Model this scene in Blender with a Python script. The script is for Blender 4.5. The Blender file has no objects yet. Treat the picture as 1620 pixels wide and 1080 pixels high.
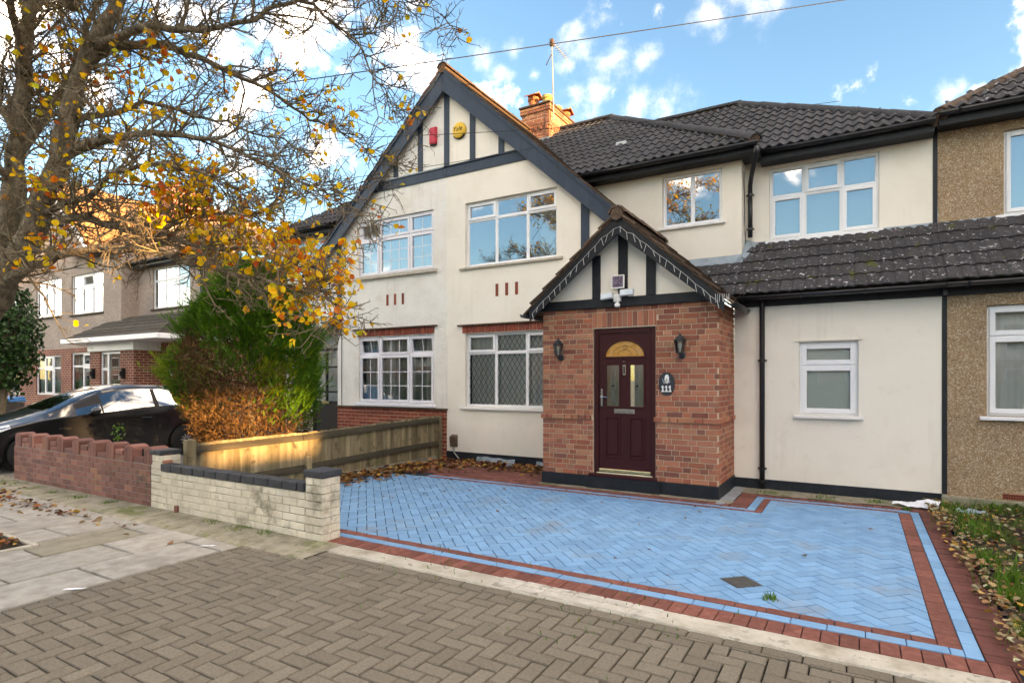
import bpy, bmesh, math, random
from mathutils import Vector, Matrix, noise as mnoise

# ------------------------------------------------------------------ camera, sky, sun
sc = bpy.context.scene
COL = sc.collection
YAW = math.radians(30.75); SA, CA = math.sin(YAW), math.cos(YAW)
FPX, HORIZ, CZ = 921.0, 600.0, 1.58          # focal length and horizon in photo pixels, eye height
cam_d = bpy.data.cameras.new('camera'); cam = bpy.data.objects.new('camera', cam_d); COL.objects.link(cam)
cam.location = (0, 0, CZ); cam.rotation_euler = (math.radians(90), 0, YAW)
cam_d.sensor_width = 36; cam_d.lens = FPX / 1620 * 36; cam_d.shift_y = 60 / 1620
cam_d.clip_start = .05; cam_d.clip_end = 1500
sc.camera = cam

SUN_AZ, SUN_EL = math.radians(-6), math.radians(6.5)   # azimuth from +X towards +Y
sun_dir = Vector((math.cos(SUN_AZ) * math.cos(SUN_EL), math.sin(SUN_AZ) * math.cos(SUN_EL), math.sin(SUN_EL)))
sun_d = bpy.data.lights.new('sun', 'SUN'); sun_d.energy = 2.0; sun_d.angle = math.radians(.5); sun_d.color = (1, .67, .34)
sun = bpy.data.objects.new('sun', sun_d); COL.objects.link(sun)
sun.rotation_euler = sun_dir.to_track_quat('Z', 'Y').to_euler(); sun.location = (20, -5, 30)

sc.view_settings.view_transform = 'Standard'; sc.view_settings.look = 'None'
sc.view_settings.exposure = 3.42; sc.view_settings.gamma = 1; sc.view_settings.use_curve_mapping = False
sc.view_settings.use_white_balance = True; sc.view_settings.white_balance_temperature = 9000; sc.view_settings.white_balance_tint = 16   # balanced for open shade, as the camera was
try:
    sc.cycles.max_bounces = 7; sc.cycles.diffuse_bounces = 4; sc.cycles.glossy_bounces = 3
    sc.cycles.transparent_max_bounces = 12; sc.cycles.caustics_reflective = False; sc.cycles.caustics_refractive = False
    sc.cycles.sample_clamp_indirect = 4
except Exception: pass

class NT:
    """small node-tree helper: values may be numbers, tuples or output sockets"""
    def __init__(s, tree): s.t = tree
    def n(s, typ, out=0, props=None, **kw):
        nd = s.t.nodes.new(typ)
        for k, v in (props or {}).items(): setattr(nd, k, v)
        for k, v in kw.items():
            key = int(k[1:]) if k[0] == '_' else k.replace('_', ' ')
            sock = nd.inputs[key]
            if isinstance(v, bpy.types.NodeSocket): s.t.links.new(v, sock)
            else:
                if hasattr(sock.default_value, '__len__') and hasattr(v, '__len__') and len(sock.default_value) == 4 and len(v) == 3: v = (*v, 1)
                sock.default_value = v
        return nd.outputs[out] if out is not None else nd
    def math(s, op, a, b=0.0, c=0.0, clamp=False):
        return s.n('ShaderNodeMath', props={'operation': op, 'use_clamp': clamp}, _0=a, _1=b, _2=c)
    def vmath(s, op, a, b=(0, 0, 0), out=0):
        return s.n('ShaderNodeVectorMath', out, {'operation': op}, _0=a, _1=b)
    def mix(s, f, a, b, typ='MIX'):
        nd = s.t.nodes.new('ShaderNodeMix'); nd.data_type = 'RGBA'; nd.blend_type = typ; nd.clamp_factor = True
        for i, v in ((0, f), (6, a), (7, b)):
            if isinstance(v, bpy.types.NodeSocket): s.t.links.new(v, nd.inputs[i])
            else: nd.inputs[i].default_value = v if i == 0 else ((*v, 1) if len(v) == 3 else v)
        return nd.outputs[2]
    def ramp(s, f, stops, interp='LINEAR'):
        nd = s.t.nodes.new('ShaderNodeValToRGB'); cr = nd.color_ramp; cr.interpolation = interp
        while len(cr.elements) < len(stops): cr.elements.new(.5)
        for e, (p, c) in zip(cr.elements, stops): e.position = p; e.color = (*c, 1) if len(c) == 3 else c
        s.t.links.new(f, nd.inputs[0]); return nd.outputs[0]
    def smooth(s, v, a, b):
        nd = s.t.nodes.new('ShaderNodeMapRange'); nd.interpolation_type = 'SMOOTHSTEP'
        s.t.links.new(v, nd.inputs[0]); nd.inputs[1].default_value = a; nd.inputs[2].default_value = b
        return nd.outputs[0]

def pix_dir(px, py):
    l, d, z = (px - 810) / FPX, 1.0, -(py - HORIZ) / FPX
    return Vector((l * CA - d * SA, l * SA + d * CA, z)).normalized()

world = bpy.data.worlds.new('World'); sc.world = world; world.use_nodes = True
wt = world.node_tree; wt.nodes.clear(); W = NT(wt)
sky_n = wt.nodes.new('ShaderNodeTexSky'); sky_n.sky_type = 'NISHITA'; sky_n.sun_disc = False
sky_n.sun_elevation = SUN_EL; sky_n.sun_rotation = math.radians(90) - SUN_AZ
sky_n.air_density = 1.0; sky_n.dust_density = .3; sky_n.ozone_density = 3.0
gen = W.n('ShaderNodeTexCoord', 'Generated')
nrm = W.vmath('NORMALIZE', gen)
# clouds: scattered noise cover over the whole sky, with the cumulus banks that stand beside the chimney
CLOUD_SEED = 49.2
n1 = W.n('ShaderNodeTexNoise', 0, {'noise_dimensions': '4D'}, Vector=nrm, W=CLOUD_SEED, Scale=4.2, Detail=8.0, Roughness=.62)
n2 = W.n('ShaderNodeTexNoise', 0, _0=nrm, Scale=16.0, Detail=9.0, Roughness=.62)
cov = W.math('MULTIPLY', W.smooth(n1, .505, .70), .95)
bank = None
for (px, py, r) in [(925, 85, .052), (975, 92, .04), (1015, 97, .026), (900, 105, .035), (950, 160, .06), (1000, 165, .06), (1050, 170, .05),
                    (910, 150, .035), (770, 100, .035), (810, 80, .022), (790, 112, .022), (846, 118, .012),
                    (1125, 20, .04), (1140, 60, .028), (1180, 5, .05), (1230, 3, .03), (1500, 143, .028), (1520, 135, .02),
                    (60, 130, .09), (20, 90, .06), (120, 170, .07), (420, 350, .05), (360, 330, .05), (200, 240, .05)]:
    d = W.vmath('DISTANCE', nrm, tuple(pix_dir(px, py)), out=1)
    m = W.math('SUBTRACT', 1.0, W.math('DIVIDE', d, r * .92))
    bank = m if bank is None else W.math('MAXIMUM', bank, m)
bk = W.smooth(W.math('ADD', bank, W.math('MULTIPLY', W.math('SUBTRACT', n2, .5), 4.2)), -.1, 1.35)
sep = W.n('ShaderNodeSeparateXYZ', None, _0=nrm)
up = sep.outputs[2]
cl = W.math('MULTIPLY', W.math('MAXIMUM', W.math('POWER', cov, 1.4), W.math('MULTIPLY', W.math('POWER', bk, 1.6), .036)), W.smooth(up, -.02, .06), clamp=True)
skyc = W.n('ShaderNodeHueSaturation', 0, Saturation=1.06, Value=.475, Color=sky_n.outputs[0])
SKY_GAIN = 1.0
n3 = W.n('ShaderNodeTexNoise', 0, _0=nrm, Scale=9.0, Detail=5.0)
cloudc = W.mix(n3, (13.5, 12.5, 11.4), (19.0, 17.6, 16.2))
colr = W.mix(W.math('MULTIPLY', cl, .95), skyc, cloudc)
bg = W.n('ShaderNodeBackground', 0, Color=colr, Strength=.15)
wo = wt.nodes.new('ShaderNodeOutputWorld'); wt.links.new(bg, wo.inputs[0])

# ------------------------------------------------------------------ helpers
R = random.Random(11)
def pj(X, Y, Z):
    d = -X * SA + Y * CA; l = X * CA + Y * SA
    if d < .3: return (99999, 99999)
    return (810 + FPX * l / d, HORIZ - (Z - CZ) * FPX / d)
def dp(px, py, d):
    l = (px - 810) / FPX * d
    return Vector((l * CA - d * SA, l * SA + d * CA, CZ - (py - HORIZ) * d / FPX))
def on_screen(pts, pad=20):
    q = [pj(*p) for p in pts]
    return any(-pad < x < 1620 + pad and -pad < y < 1080 + pad for x, y in q)
def screen_area(pts):
    q = [pj(*p) for p in pts]
    if all(x < -10 or x > 1630 or y > 1090 or y < -10 for x, y in q): return 0
    a = 0
    for i in range(len(q)): a += q[i][0] * q[i - 1][1] - q[i - 1][0] * q[i][1]
    return abs(a) / 2

def tag(o, label=None, cat=None, group=None, kind=None):
    if label: o['label'] = label
    if cat: o['category'] = cat
    if group: o['group'] = group
    if kind: o['kind'] = kind
    return o
def empty(name, loc, label=None, cat=None, group=None, rz=0):
    o = bpy.data.objects.new(name, None); COL.objects.link(o); o.location = loc; o.rotation_euler = (0, 0, rz); o.empty_display_size = .1
    return tag(o, label, cat, group)
def setparent(o, p):
    if p is None: return
    M = Matrix.LocRotScale(p.location, p.rotation_euler, p.scale)
    q = p.parent
    while q is not None:
        M = Matrix.LocRotScale(q.location, q.rotation_euler, q.scale) @ M; q = q.parent
    o.parent = p; o.matrix_parent_inverse = Matrix.Identity(4)
    # children given in world coordinates: bake the inverse into their own transform
    Mo = M.inverted() @ Matrix.LocRotScale(o.location, o.rotation_euler, o.scale)
    l, r, s = Mo.decompose(); o.location = l; o.rotation_euler = r.to_euler(); o.scale = s
def link(name, mesh, parent=None, loc=(0, 0, 0), rz=0):
    o = bpy.data.objects.new(name, mesh); COL.objects.link(o); o.location = loc; o.rotation_euler = (0, 0, rz)
    setparent(o, parent); return o

class MB:
    def __init__(s): s.v = []; s.f = []
    def poly(s, pts):
        k = len(s.v); s.v += [tuple(p) for p in pts]; s.f.append(tuple(range(k, k + len(pts)))); return s
    def box(s, x0, x1, y0, y1, z0, z1):
        k = len(s.v)
        s.v += [(x0, y0, z0), (x1, y0, z0), (x1, y1, z0), (x0, y1, z0), (x0, y0, z1), (x1, y0, z1), (x1, y1, z1), (x0, y1, z1)]
        s.f += [tuple(k + i for i in q) for q in ((0, 3, 2, 1), (4, 5, 6, 7), (0, 1, 5, 4), (1, 2, 6, 5), (2, 3, 7, 6), (3, 0, 4, 7))]; return s
    def hexa(s, p):       # eight corners, bottom four then top four
        k = len(s.v); s.v += [tuple(q) for q in p]
        s.f += [tuple(k + i for i in q) for q in ((0, 3, 2, 1), (4, 5, 6, 7), (0, 1, 5, 4), (1, 2, 6, 5), (2, 3, 7, 6), (3, 0, 4, 7))]; return s
    def bar(s, a, b, w, h, up=(0, 0, 1)):   # square bar from a to b
        a, b = Vector(a), Vector(b); d = (b - a).normalized(); u = d.cross(Vector(up))
        if u.length < 1e-4: u = d.cross(Vector((0, 1, 0)))
        u = u.normalized() * w / 2; n = u.cross(d).normalized() * h / 2
        return s.hexa([a - u - n, b - u - n, b + u - n, a + u - n, a - u + n, b - u + n, b + u + n, a + u + n])
    def prism_y(s, pts, y0, y1):   # polygon of (x,z) points pulled along Y
        n = len(pts); k = len(s.v)
        s.v += [(x, y0, z) for x, z in pts] + [(x, y1, z) for x, z in pts]
        s.f.append(tuple(range(k, k + n))); s.f.append(tuple(range(k + 2 * n - 1, k + n - 1, -1)))
        for i in range(n): j = (i + 1) % n; s.f.append((k + i, k + n + i, k + n + j, k + j))
        return s
    def prism_x(s, pts, x0, x1):   # polygon of (y,z) points pulled along X
        n = len(pts); k = len(s.v)
        s.v += [(x0, y, z) for y, z in pts] + [(x1, y, z) for y, z in pts]
        s.f.append(tuple(range(k, k + n))); s.f.append(tuple(range(k + 2 * n - 1, k + n - 1, -1)))
        for i in range(n): j = (i + 1) % n; s.f.append((k + i, k + n + i, k + n + j, k + j))
        return s
    def prism_z(s, pts, z0, z1):
        n = len(pts); k = len(s.v)
        s.v += [(x, y, z0) for x, y in pts] + [(x, y, z1) for x, y in pts]
        s.f.append(tuple(range(k + n - 1, k - 1, -1))); s.f.append(tuple(range(k + n, k + 2 * n)))
        for i in range(n): j = (i + 1) % n; s.f.append((k + i, k + j, k + n + j, k + n + i))
        return s
    def tube(s, pts, rad, n=8, cap=True):
        pts = [Vector(p) for p in pts]; rad = rad if hasattr(rad, '__len__') else [rad] * len(pts)
        k = len(s.v); prev = None
        for i, p in enumerate(pts):
            t = (pts[min(i + 1, len(pts) - 1)] - pts[max(i - 1, 0)])
            t = t.normalized() if t.length > 1e-9 else Vector((0, 0, 1))
            if prev is None:
                u = t.cross(Vector((0, 0, 1)));  u = t.cross(Vector((1, 0, 0))) if u.length < .1 else u
            else: u = prev - t * prev.dot(t)
            u = u.normalized(); prev = u; w = t.cross(u)
            for j in range(n):
                a = 2 * math.pi * j / n; s.v.append(tuple(p + (u * math.cos(a) + w * math.sin(a)) * rad[i]))
        for i in range(len(pts) - 1):
            for j in range(n):
                a, b = k + i * n + j, k + i * n + (j + 1) % n
                s.f.append((a, b, b + n, a + n))
        if cap and n > 2:
            s.f.append(tuple(range(k + n - 1, k - 1, -1))); e = k + (len(pts) - 1) * n; s.f.append(tuple(range(e, e + n)))
        return s
    def lathe(s, prof, c=(0, 0, 0), n=16, axis='z'):
        k = len(s.v)
        for r, h in prof:
            for j in range(n):
                a = 2 * math.pi * j / n; x, y = r * math.cos(a), r * math.sin(a)
                p = (x, y, h) if axis == 'z' else ((x, h, y) if axis == 'y' else (h, x, y))
                s.v.append((p[0] + c[0], p[1] + c[1], p[2] + c[2]))
        for i in range(len(prof) - 1):
            for j in range(n):
                a, b = k + i * n + j, k + i * n + (j + 1) % n; s.f.append((a, b, b + n, a + n))
        s.f.append(tuple(range(k, k + n))); e = k + (len(prof) - 1) * n; s.f.append(tuple(range(e, e + n))); return s
    def mesh(s, name, mat, smooth=False, bevel=0, seg=1, fix=True):
        me = bpy.data.meshes.new(name); me.from_pydata(s.v, [], s.f)
        if fix or bevel:
            bm = bmesh.new(); bm.from_mesh(me)
            if bevel: bmesh.ops.bevel(bm, geom=bm.edges[:], offset=bevel, segments=seg, affect='EDGES', clamp_overlap=True)
            bmesh.ops.recalc_face_normals(bm, faces=bm.faces[:]); bm.to_mesh(me); bm.free()
        if smooth: me.polygons.foreach_set('use_smooth', [True] * len(me.polygons))
        me.materials.append(mat); return me
    def build(s, name, mat, parent=None, smooth=False, bevel=0, seg=1, fix=True):
        return link(name, s.mesh(name, mat, smooth, bevel, seg, fix), parent)

def clip_poly(poly, conv):
    """clip a 2-D polygon by a convex counter-clockwise polygon"""
    out = poly
    for i in range(len(conv)):
        a, b = conv[i], conv[(i + 1) % len(conv)]; inp, out = out, []
        f = lambda p: (b[0] - a[0]) * (p[1] - a[1]) - (b[1] - a[1]) * (p[0] - a[0])
        for j in range(len(inp)):
            p, q = inp[j - 1], inp[j]; fp, fq = f(p), f(q)
            if (fp >= 0) != (fq >= 0):
                t = fp / (fp - fq); out.append((p[0] + (q[0] - p[0]) * t, p[1] + (q[1] - p[1]) * t))
            if fq >= 0: out.append(q)
        if not out: return []
    return out
def subtract_poly(poly, hole):
    """polygon minus a convex counter-clockwise hole, as convex pieces"""
    out, rest = [], poly
    for i in range(len(hole)):
        a, b = hole[i], hole[(i + 1) % len(hole)]; dx, dy = b[0] - a[0], b[1] - a[1]; k = 60 / math.hypot(dx, dy); nx, ny = dy * k, -dx * k
        a2, b2 = (a[0] - dx * k, a[1] - dy * k), (b[0] + dx * k, b[1] + dy * k)
        piece = clip_poly(rest, [b2, a2, (a2[0] + nx, a2[1] + ny), (b2[0] + nx, b2[1] + ny)])
        if len(piece) > 2 and parea(piece) > 1e-4: out.append(piece)
        rest = clip_poly(rest, [a2, b2, (b2[0] - nx, b2[1] - ny), (a2[0] - nx, a2[1] - ny)])
        if not rest: break
    return out
def parea(p): return abs(sum(p[i][0] * p[i - 1][1] - p[i - 1][0] * p[i][1] for i in range(len(p)))) / 2

# ------------------------------------------------------------------ materials
def hexl(h):
    h = h.lstrip('#'); c = [int(h[i:i + 2], 16) / 255 for i in (0, 2, 4)]
    return tuple(v / 12.92 if v < .04045 else ((v + .055) / 1.055) ** 2.4 for v in c)
MATS = {}
def surf(name, cols, scale=6, detail=5, rough=.8, bump=None, rnd=0, rcols=None, spots=(), spec=.3, metal=0, stretch=None, coat=0, trans=0, streak=None):
    """cols: two or more colours mixed by noise; rcols: ramp picked at random for each piece; spots: (colour, scale, lo, hi[, strength])"""
    m = bpy.data.materials.new(name); m.use_nodes = True; t = m.node_tree; t.nodes.clear(); N = NT(t)
    geo = N.n('ShaderNodeNewGeometry', None); pos = geo.outputs['Position']
    if stretch: pos_n = N.vmath('MULTIPLY', pos, stretch)
    else: pos_n = pos
    orn = N.n('ShaderNodeObjectInfo', 'Random')
    rv = N.math('FRACT', N.math('ADD', N.math('MULTIPLY', geo.outputs['Random Per Island'], 7.31), orn))
    off = N.vmath('ADD', pos_n, N.vmath('SCALE', (1, 1, 1))) if False else pos_n
    nz = N.n('ShaderNodeTexNoise', 0, _0=off, Scale=scale, Detail=detail, Roughness=.6)
    st = [(i / (len(cols) - 1) * .44 + .28, c) for i, c in enumerate(cols)] if len(cols) > 1 else None
    base = N.ramp(nz, st) if st else None
    if rcols:
        rc = N.ramp(rv, [(i / max(1, len(rcols) - 1), c) for i, c in enumerate(rcols)])
        base = N.mix(.55, rc, base) if base is not None else rc
        if base is not None and st: base = N.mix(.7, base, rc)
    elif base is None: base = N.mix(0.0, cols[0], cols[0])
    if rnd:
        v = N.math('ADD', 1 - rnd, N.math('MULTIPLY', N.math('FRACT', N.math('MULTIPLY', rv, 5.7)), 2 * rnd))
        base = N.mix(1.0, base, N.n('ShaderNodeCombineColor', 0, _0=v, _1=v, _2=v), 'MULTIPLY')
    for sp in spots:
        c, ssc, lo, hi = sp[:4]; stg = sp[4] if len(sp) > 4 else 1
        sn = N.n('ShaderNodeTexNoise', 0, _0=pos, Scale=ssc, Detail=6.0, Roughness=.65)
        base = N.mix(N.math('MULTIPLY', N.smooth(sn, lo, hi), stg), base, c)
    if streak:
        sv = N.vmath('MULTIPLY', pos, (9, 9, .55)); sn = N.n('ShaderNodeTexNoise', 0, _0=sv, Scale=1.0, Detail=5.0, Roughness=.6); sm = N.n('ShaderNodeTexNoise', 0, _0=pos, Scale=.8, Detail=3.0)
        base = N.mix(N.math('MULTIPLY', N.math('MULTIPLY', N.smooth(sn, .5, .75), N.smooth(sm, .42, .65)), streak[1]), base, streak[0])
    bs = t.nodes.new('ShaderNodeBsdfPrincipled'); t.links.new(base, bs.inputs['Base Color'])
    bs.inputs['Roughness'].default_value = rough; bs.inputs['Specular IOR Level'].default_value = spec; bs.inputs['Metallic'].default_value = metal
    if coat: bs.inputs['Coat Weight'].default_value = coat; bs.inputs['Coat Roughness'].default_value = .05
    if bump:
        sb = N.n('ShaderNodeTexNoise', 0, _0=pos_n, Scale=bump[1], Detail=4.0, Roughness=.6)
        bn = N.n('ShaderNodeBump', 0, Strength=bump[0], Distance=bump[2], Height=sb); t.links.new(bn, bs.inputs['Normal'])
    o = t.nodes.new('ShaderNodeOutputMaterial')
    if trans:
        tr = N.n('ShaderNodeBsdfTranslucent', 0, Color=base); mx = N.n('ShaderNodeMixShader', 0, _0=trans, _1=bs.outputs[0], _2=tr); t.links.new(mx, o.inputs[0])
    else: t.links.new(bs.outputs[0], o.inputs[0])
    MATS[name] = m; return m

def glass_mat(name, refl=.4, tint=(.8, .85, .85), rough=0.0, wob=.0):
    m = bpy.data.materials.new(name); m.use_nodes = True; t = m.node_tree; t.nodes.clear(); N = NT(t)
    gl = t.nodes.new('ShaderNodeBsdfGlossy'); gl.inputs['Roughness'].default_value = rough; gl.inputs['Color'].default_value = (.93, .97, 1, 1)
    if wob:
        pos = N.n('ShaderNodeNewGeometry', 'Position'); sb = N.n('ShaderNodeTexNoise', 0, _0=pos, Scale=2.2, Detail=1.0)
        t.links.new(N.n('ShaderNodeBump', 0, Strength=wob, Distance=.02, Height=sb), gl.inputs['Normal'])
    tr = N.n('ShaderNodeBsdfTransparent', 0, Color=tint)
    fr = N.n('ShaderNodeFresnel', 0, IOR=1.5)
    f = N.math('ADD', refl, N.math('MULTIPLY', fr, 1 - refl), clamp=True)
    mx = N.n('ShaderNodeMixShader', 0, _0=f, _1=tr, _2=gl.outputs[0])
    o = t.nodes.new('ShaderNodeOutputMaterial'); t.links.new(mx, o.inputs[0]); MATS[name] = m; return m

def stone_dash(name, cols, scale=55, mortar=(.3, .22, .14), bump=.9):
    """pebbledash: every pebble its own colour, rounded relief"""
    m = bpy.data.materials.new(name); m.use_nodes = True; t = m.node_tree; t.nodes.clear(); N = NT(t)
    pos = N.n('ShaderNodeNewGeometry', 'Position')
    wob = N.n('ShaderNodeTexNoise', 1, _0=pos, Scale=40.0, Detail=2.0)
    p2 = N.vmath('ADD', pos, N.vmath('MULTIPLY', N.vmath('SUBTRACT', wob, (.5, .5, .5)), (.022, .022, .022)))
    vo = N.n('ShaderNodeTexVoronoi', None, _0=p2, Scale=float(scale))
    g = N.n('ShaderNodeSeparateColor', None, _0=vo.outputs['Color'])
    c = N.ramp(g.outputs[0], [(i / (len(cols) - 1), k) for i, k in enumerate(cols)])
    edge = N.smooth(vo.outputs['Distance'], .34, .62)
    c = N.mix(N.math('MULTIPLY', edge, .6), c, mortar)
    big = N.n('ShaderNodeTexNoise', 0, _0=pos, Scale=1.3, Detail=4.0)
    c = N.mix(1.0, c, N.ramp(big, [(.3, (.82, .82, .82)), (.7, (1.1, 1.08, 1.02))]), 'MULTIPLY')
    bs = t.nodes.new('ShaderNodeBsdfPrincipled'); t.links.new(c, bs.inputs['Base Color']); bs.inputs['Roughness'].default_value = .85
    h = N.math('SUBTRACT', 1.0, vo.outputs['Distance'])
    bn = N.n('ShaderNodeBump', 0, Strength=bump, Distance=.012, Height=h); t.links.new(bn, bs.inputs['Normal'])
    o = t.nodes.new('ShaderNodeOutputMaterial'); t.links.new(bs.outputs[0], o.inputs[0]); MATS[name] = m; return m

def brick_tex(name, c1, c2, mortar):
    """brickwork too far off to build brick by brick"""
    m = bpy.data.materials.new(name); m.use_nodes = True; t = m.node_tree; t.nodes.clear(); N = NT(t)
    pos = N.n('ShaderNodeNewGeometry', 'Position'); s = N.n('ShaderNodeSeparateXYZ', None, _0=pos)
    v = N.n('ShaderNodeCombineXYZ', 0, _0=N.math('ADD', s.outputs[0], s.outputs[1]), _1=s.outputs[2], _2=0.0)
    bt = N.n('ShaderNodeTexBrick', None, Vector=v, Color1=c1, Color2=c2, Mortar=mortar, Scale=1.0, Mortar_Size=.012, Bias=0.0, Brick_Width=.225, Row_Height=.075)
    nz = N.n('ShaderNodeTexNoise', 0, _0=pos, Scale=3.0, Detail=5.0)
    c = N.mix(1.0, bt.outputs[0], N.ramp(nz, [(.3, (.7, .7, .7)), (.7, (1.15, 1.1, 1.05))]), 'MULTIPLY')
    bs = t.nodes.new('ShaderNodeBsdfPrincipled'); t.links.new(c, bs.inputs['Base Color']); bs.inputs['Roughness'].default_value = .9
    bn = N.n('ShaderNodeBump', 0, Strength=.6, Distance=.01, Height=N.math('SUBTRACT', 1.0, bt.outputs[1])); t.links.new(bn, bs.inputs['Normal'])
    o = t.nodes.new('ShaderNodeOutputMaterial'); t.links.new(bs.outputs[0], o.inputs[0]); MATS[name] = m; return m

M = MATS
surf('cream_render', [(.80, .735, .635), (.85, .79, .695), (.87, .815, .72)], 1.4, 6, .85, (.3, 90, .004), spots=[((.62, .55, .45), .9, .56, .8, .35), ((.72, .65, .54), 6, .55, .75, .4), ((.42, .37, .3), 16, .7, .76, .35)], streak=((.55, .49, .4), .24))
surf('roughcast_white', [(.74, .70, .63), (.82, .79, .73), (.86, .84, .79)], 2.2, 7, .9, (.9, 38, .02), spots=[((.5, .46, .39), 1.6, .6, .78, .5), ((.34, .31, .26), 14, .66, .76, .5)], streak=((.5, .46, .39), .32))
stone_dash('pebbledash_gold', [(.26, .155, .085), (.43, .28, .165), (.53, .38, .24), (.36, .23, .125), (.6, .48, .34), (.7, .61, .49), (.48, .33, .195), (.42, .27, .15)], 72, (.29, .19, .115))
stone_dash('pebbledash_grey', [(.38, .29, .24), (.52, .41, .35), (.32, .24, .2), (.6, .5, .43), (.45, .34, .28)], 40, (.34, .26, .22), .5)
surf('timber_blue_black', [(.026, .040, .062), (.042, .062, .092)], 9, 5, .5, (.3, 30, .003), stretch=(1, 1, .3), spots=[((.1, .12, .14), 7, .66, .8, .35)])
surf('timber_black', [(.01, .011, .014), (.022, .024, .028)], 9, 5, .5, (.25, 40, .003), spots=[((.05, .05, .055), 12, .62, .78, .5)])
surf('plinth_paint', [(.008, .011, .016), (.02, .026, .034)], 5, 6, .55, (.4, 25, .006), spots=[((.16, .17, .17), 9, .66, .76, .6)])
surf('upvc_white', [(.8, .81, .83), (.86, .87, .88)], 3, 3, .35, spec=.5)
surf('upvc_lilac', [(.72, .7, .74), (.8, .79, .83)], 3, 3, .35, spec=.5)
surf('sill_render', [(.42, .37, .3), (.62, .56, .47)], 14, 5, .9, (.5, 60, .006), spots=[((.14, .11, .08), 22, .55, .7, .6)])
surf('sill_white', [(.74, .73, .71), (.82, .81, .79)], 8, 4, .6, (.2, 60, .003), spots=[((.4, .35, .28), 18, .62, .75, .5)])
surf('mortar', [(.5, .39, .28), (.62, .5, .38)], 25, 4, .95, (.5, 120, .004))
surf('mortar_grey', [(.2, .17, .14), (.32, .28, .24)], 20, 4, .95, (.5, 120, .004))
BR = [(.39, .13, .078), (.29, .083, .052), (.45, .165, .1), (.21, .062, .047), (.39, .15, .09), (.16, .062, .052), (.5, .25, .145), (.34, .1, .055), (.42, .2, .11)]
surf('brick_red', [(.25, .075, .043), (.38, .13, .07), (.47, .21, .12)], 16, 5, .85, (.5, 140, .004), rcols=BR, rnd=.18, spots=[((.1, .03, .028), 7, .6, .72, .6), ((.5, .3, .2), 30, .66, .78, .35)])
surf('brick_garden', [(.16, .06, .045), (.26, .1, .075)], 14, 5, .9, (.6, 110, .005), rcols=[(.27, .125, .1), (.2, .1, .085), (.31, .14, .11), (.21, .11, .1), (.35, .17, .11)], rnd=.22, spots=[((.075, .065, .045), 4, .55, .7, .6), ((.1, .11, .04), 9, .66, .76, .5)])
surf('brick_white_paint', [(.5, .455, .355), (.64, .59, .475), (.74, .69, .57)], 5, 6, .8, (.5, 60, .006), rnd=.05, spots=[((.17, .145, .095), 3.2, .5, .72, .85), ((.2, .22, .06), 8, .66, .76, .6), ((.4, .14, .08), 11, .7, .76, .7)])
surf('mortar_mossy', [(.36, .33, .25), (.58, .54, .44)], 6, 6, .95, (.5, 80, .005), spots=[((.1, .095, .05), 5, .5, .62, .85), ((.13, .16, .04), 7, .6, .7, .7)])
surf('coping_slate', [(.022, .026, .032), (.05, .056, .066)], 8, 5, .6, (.4, 60, .005), rnd=.12, spots=[((.16, .17, .17), 16, .64, .76, .6)])
surf('brick_plain', [(.2, .04, .025), (.3, .07, .04)], 12, 5, .85, (.4, 110, .004), rcols=[(.28, .06, .035), (.2, .045, .03), (.34, .09, .05)], rnd=.15)
surf('brick_chimney', [(.27, .1, .06), (.38, .17, .1)], 12, 5, .9, (.5, 110, .006), rcols=[(.32, .14, .085), (.24, .1, .07), (.4, .21, .12), (.18, .08, .06)], rnd=.15, spots=[((.1, .07, .05), 3, .58, .75, .5)])
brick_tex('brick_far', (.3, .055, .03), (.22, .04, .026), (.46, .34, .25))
brick_tex('brick_far_lit', (.4, .14, .07), (.3, .1, .05), (.5, .4, .28))  # sunlit copy of brick_far: the warm light is put into its colours
LICH = [((.6, .58, .55), 30, .66, .7, .9), ((.42, .42, .41), 15, .63, .7, .6), ((.09, .1, .02), 5, .6, .72, .75)]
surf('tile_concrete', [(.03, .0305, .034), (.054, .054, .058)], 14, 5, .85, (.5, 90, .004), rnd=.2, spots=LICH[:1] + [((.07, .075, .03), 2.2, .6, .75, .5)])
surf('tile_lichen', [(.034, .032, .034), (.058, .055, .057)], 14, 5, .9, (.6, 90, .005), rnd=.18, spots=[((.58, .56, .57), 18, .605, .65, .9), ((.2, .19, .195), 50, .58, .67, .45), ((.07, .08, .012), 4.0, .6, .68, .85)])
surf('tile_brown', [(.07, .045, .032), (.13, .085, .06)], 16, 5, .9, (.6, 70, .006), rnd=.3, spots=[((.24, .22, .17), 22, .62, .7, .7), ((.12, .12, .03), 8, .6, .7, .6), ((.03, .026, .022), 6, .6, .7, .6)])
surf('tile_orange', [(.3, .15, .07), (.4, .22, .1)], 10, 5, .9, (.5, 60, .006), rnd=.2)
surf('tile_dark_far', [(.05, .042, .035), (.1, .085, .065)], 6, 5, .9, (.5, 40, .01), rnd=.15, spots=[((.1, .1, .03), 4, .58, .7, .5)])
surf('lead', [(.2, .26, .3), (.34, .4, .44)], 8, 5, .55, (.3, 30, .004), spots=[((.12, .14, .15), 6, .55, .7, .6)])
surf('gutter_plastic', [(.010, .011, .014), (.018, .019, .023)], 5, 3, .32, spec=.5)
surf('render_grey', [(.24, .26, .27), (.36, .38, .4)], 10, 5, .9, (.5, 60, .01))
surf('door_maroon', [(.038, .006, .0075), (.055, .010, .011)], 30, 5, .45, (.35, 60, .002), stretch=(6, 6, .5), spec=.28)
surf('chrome', [(.65, .64, .62), (.75, .74, .72)], 10, 2, .2, metal=1)
surf('brass', [(.75, .6, .3), (.82, .68, .38)], 10, 2, .25, metal=1)
surf('cream_paint', [(.78, .74, .5), (.82, .78, .55)], 10, 2, .4)
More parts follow.
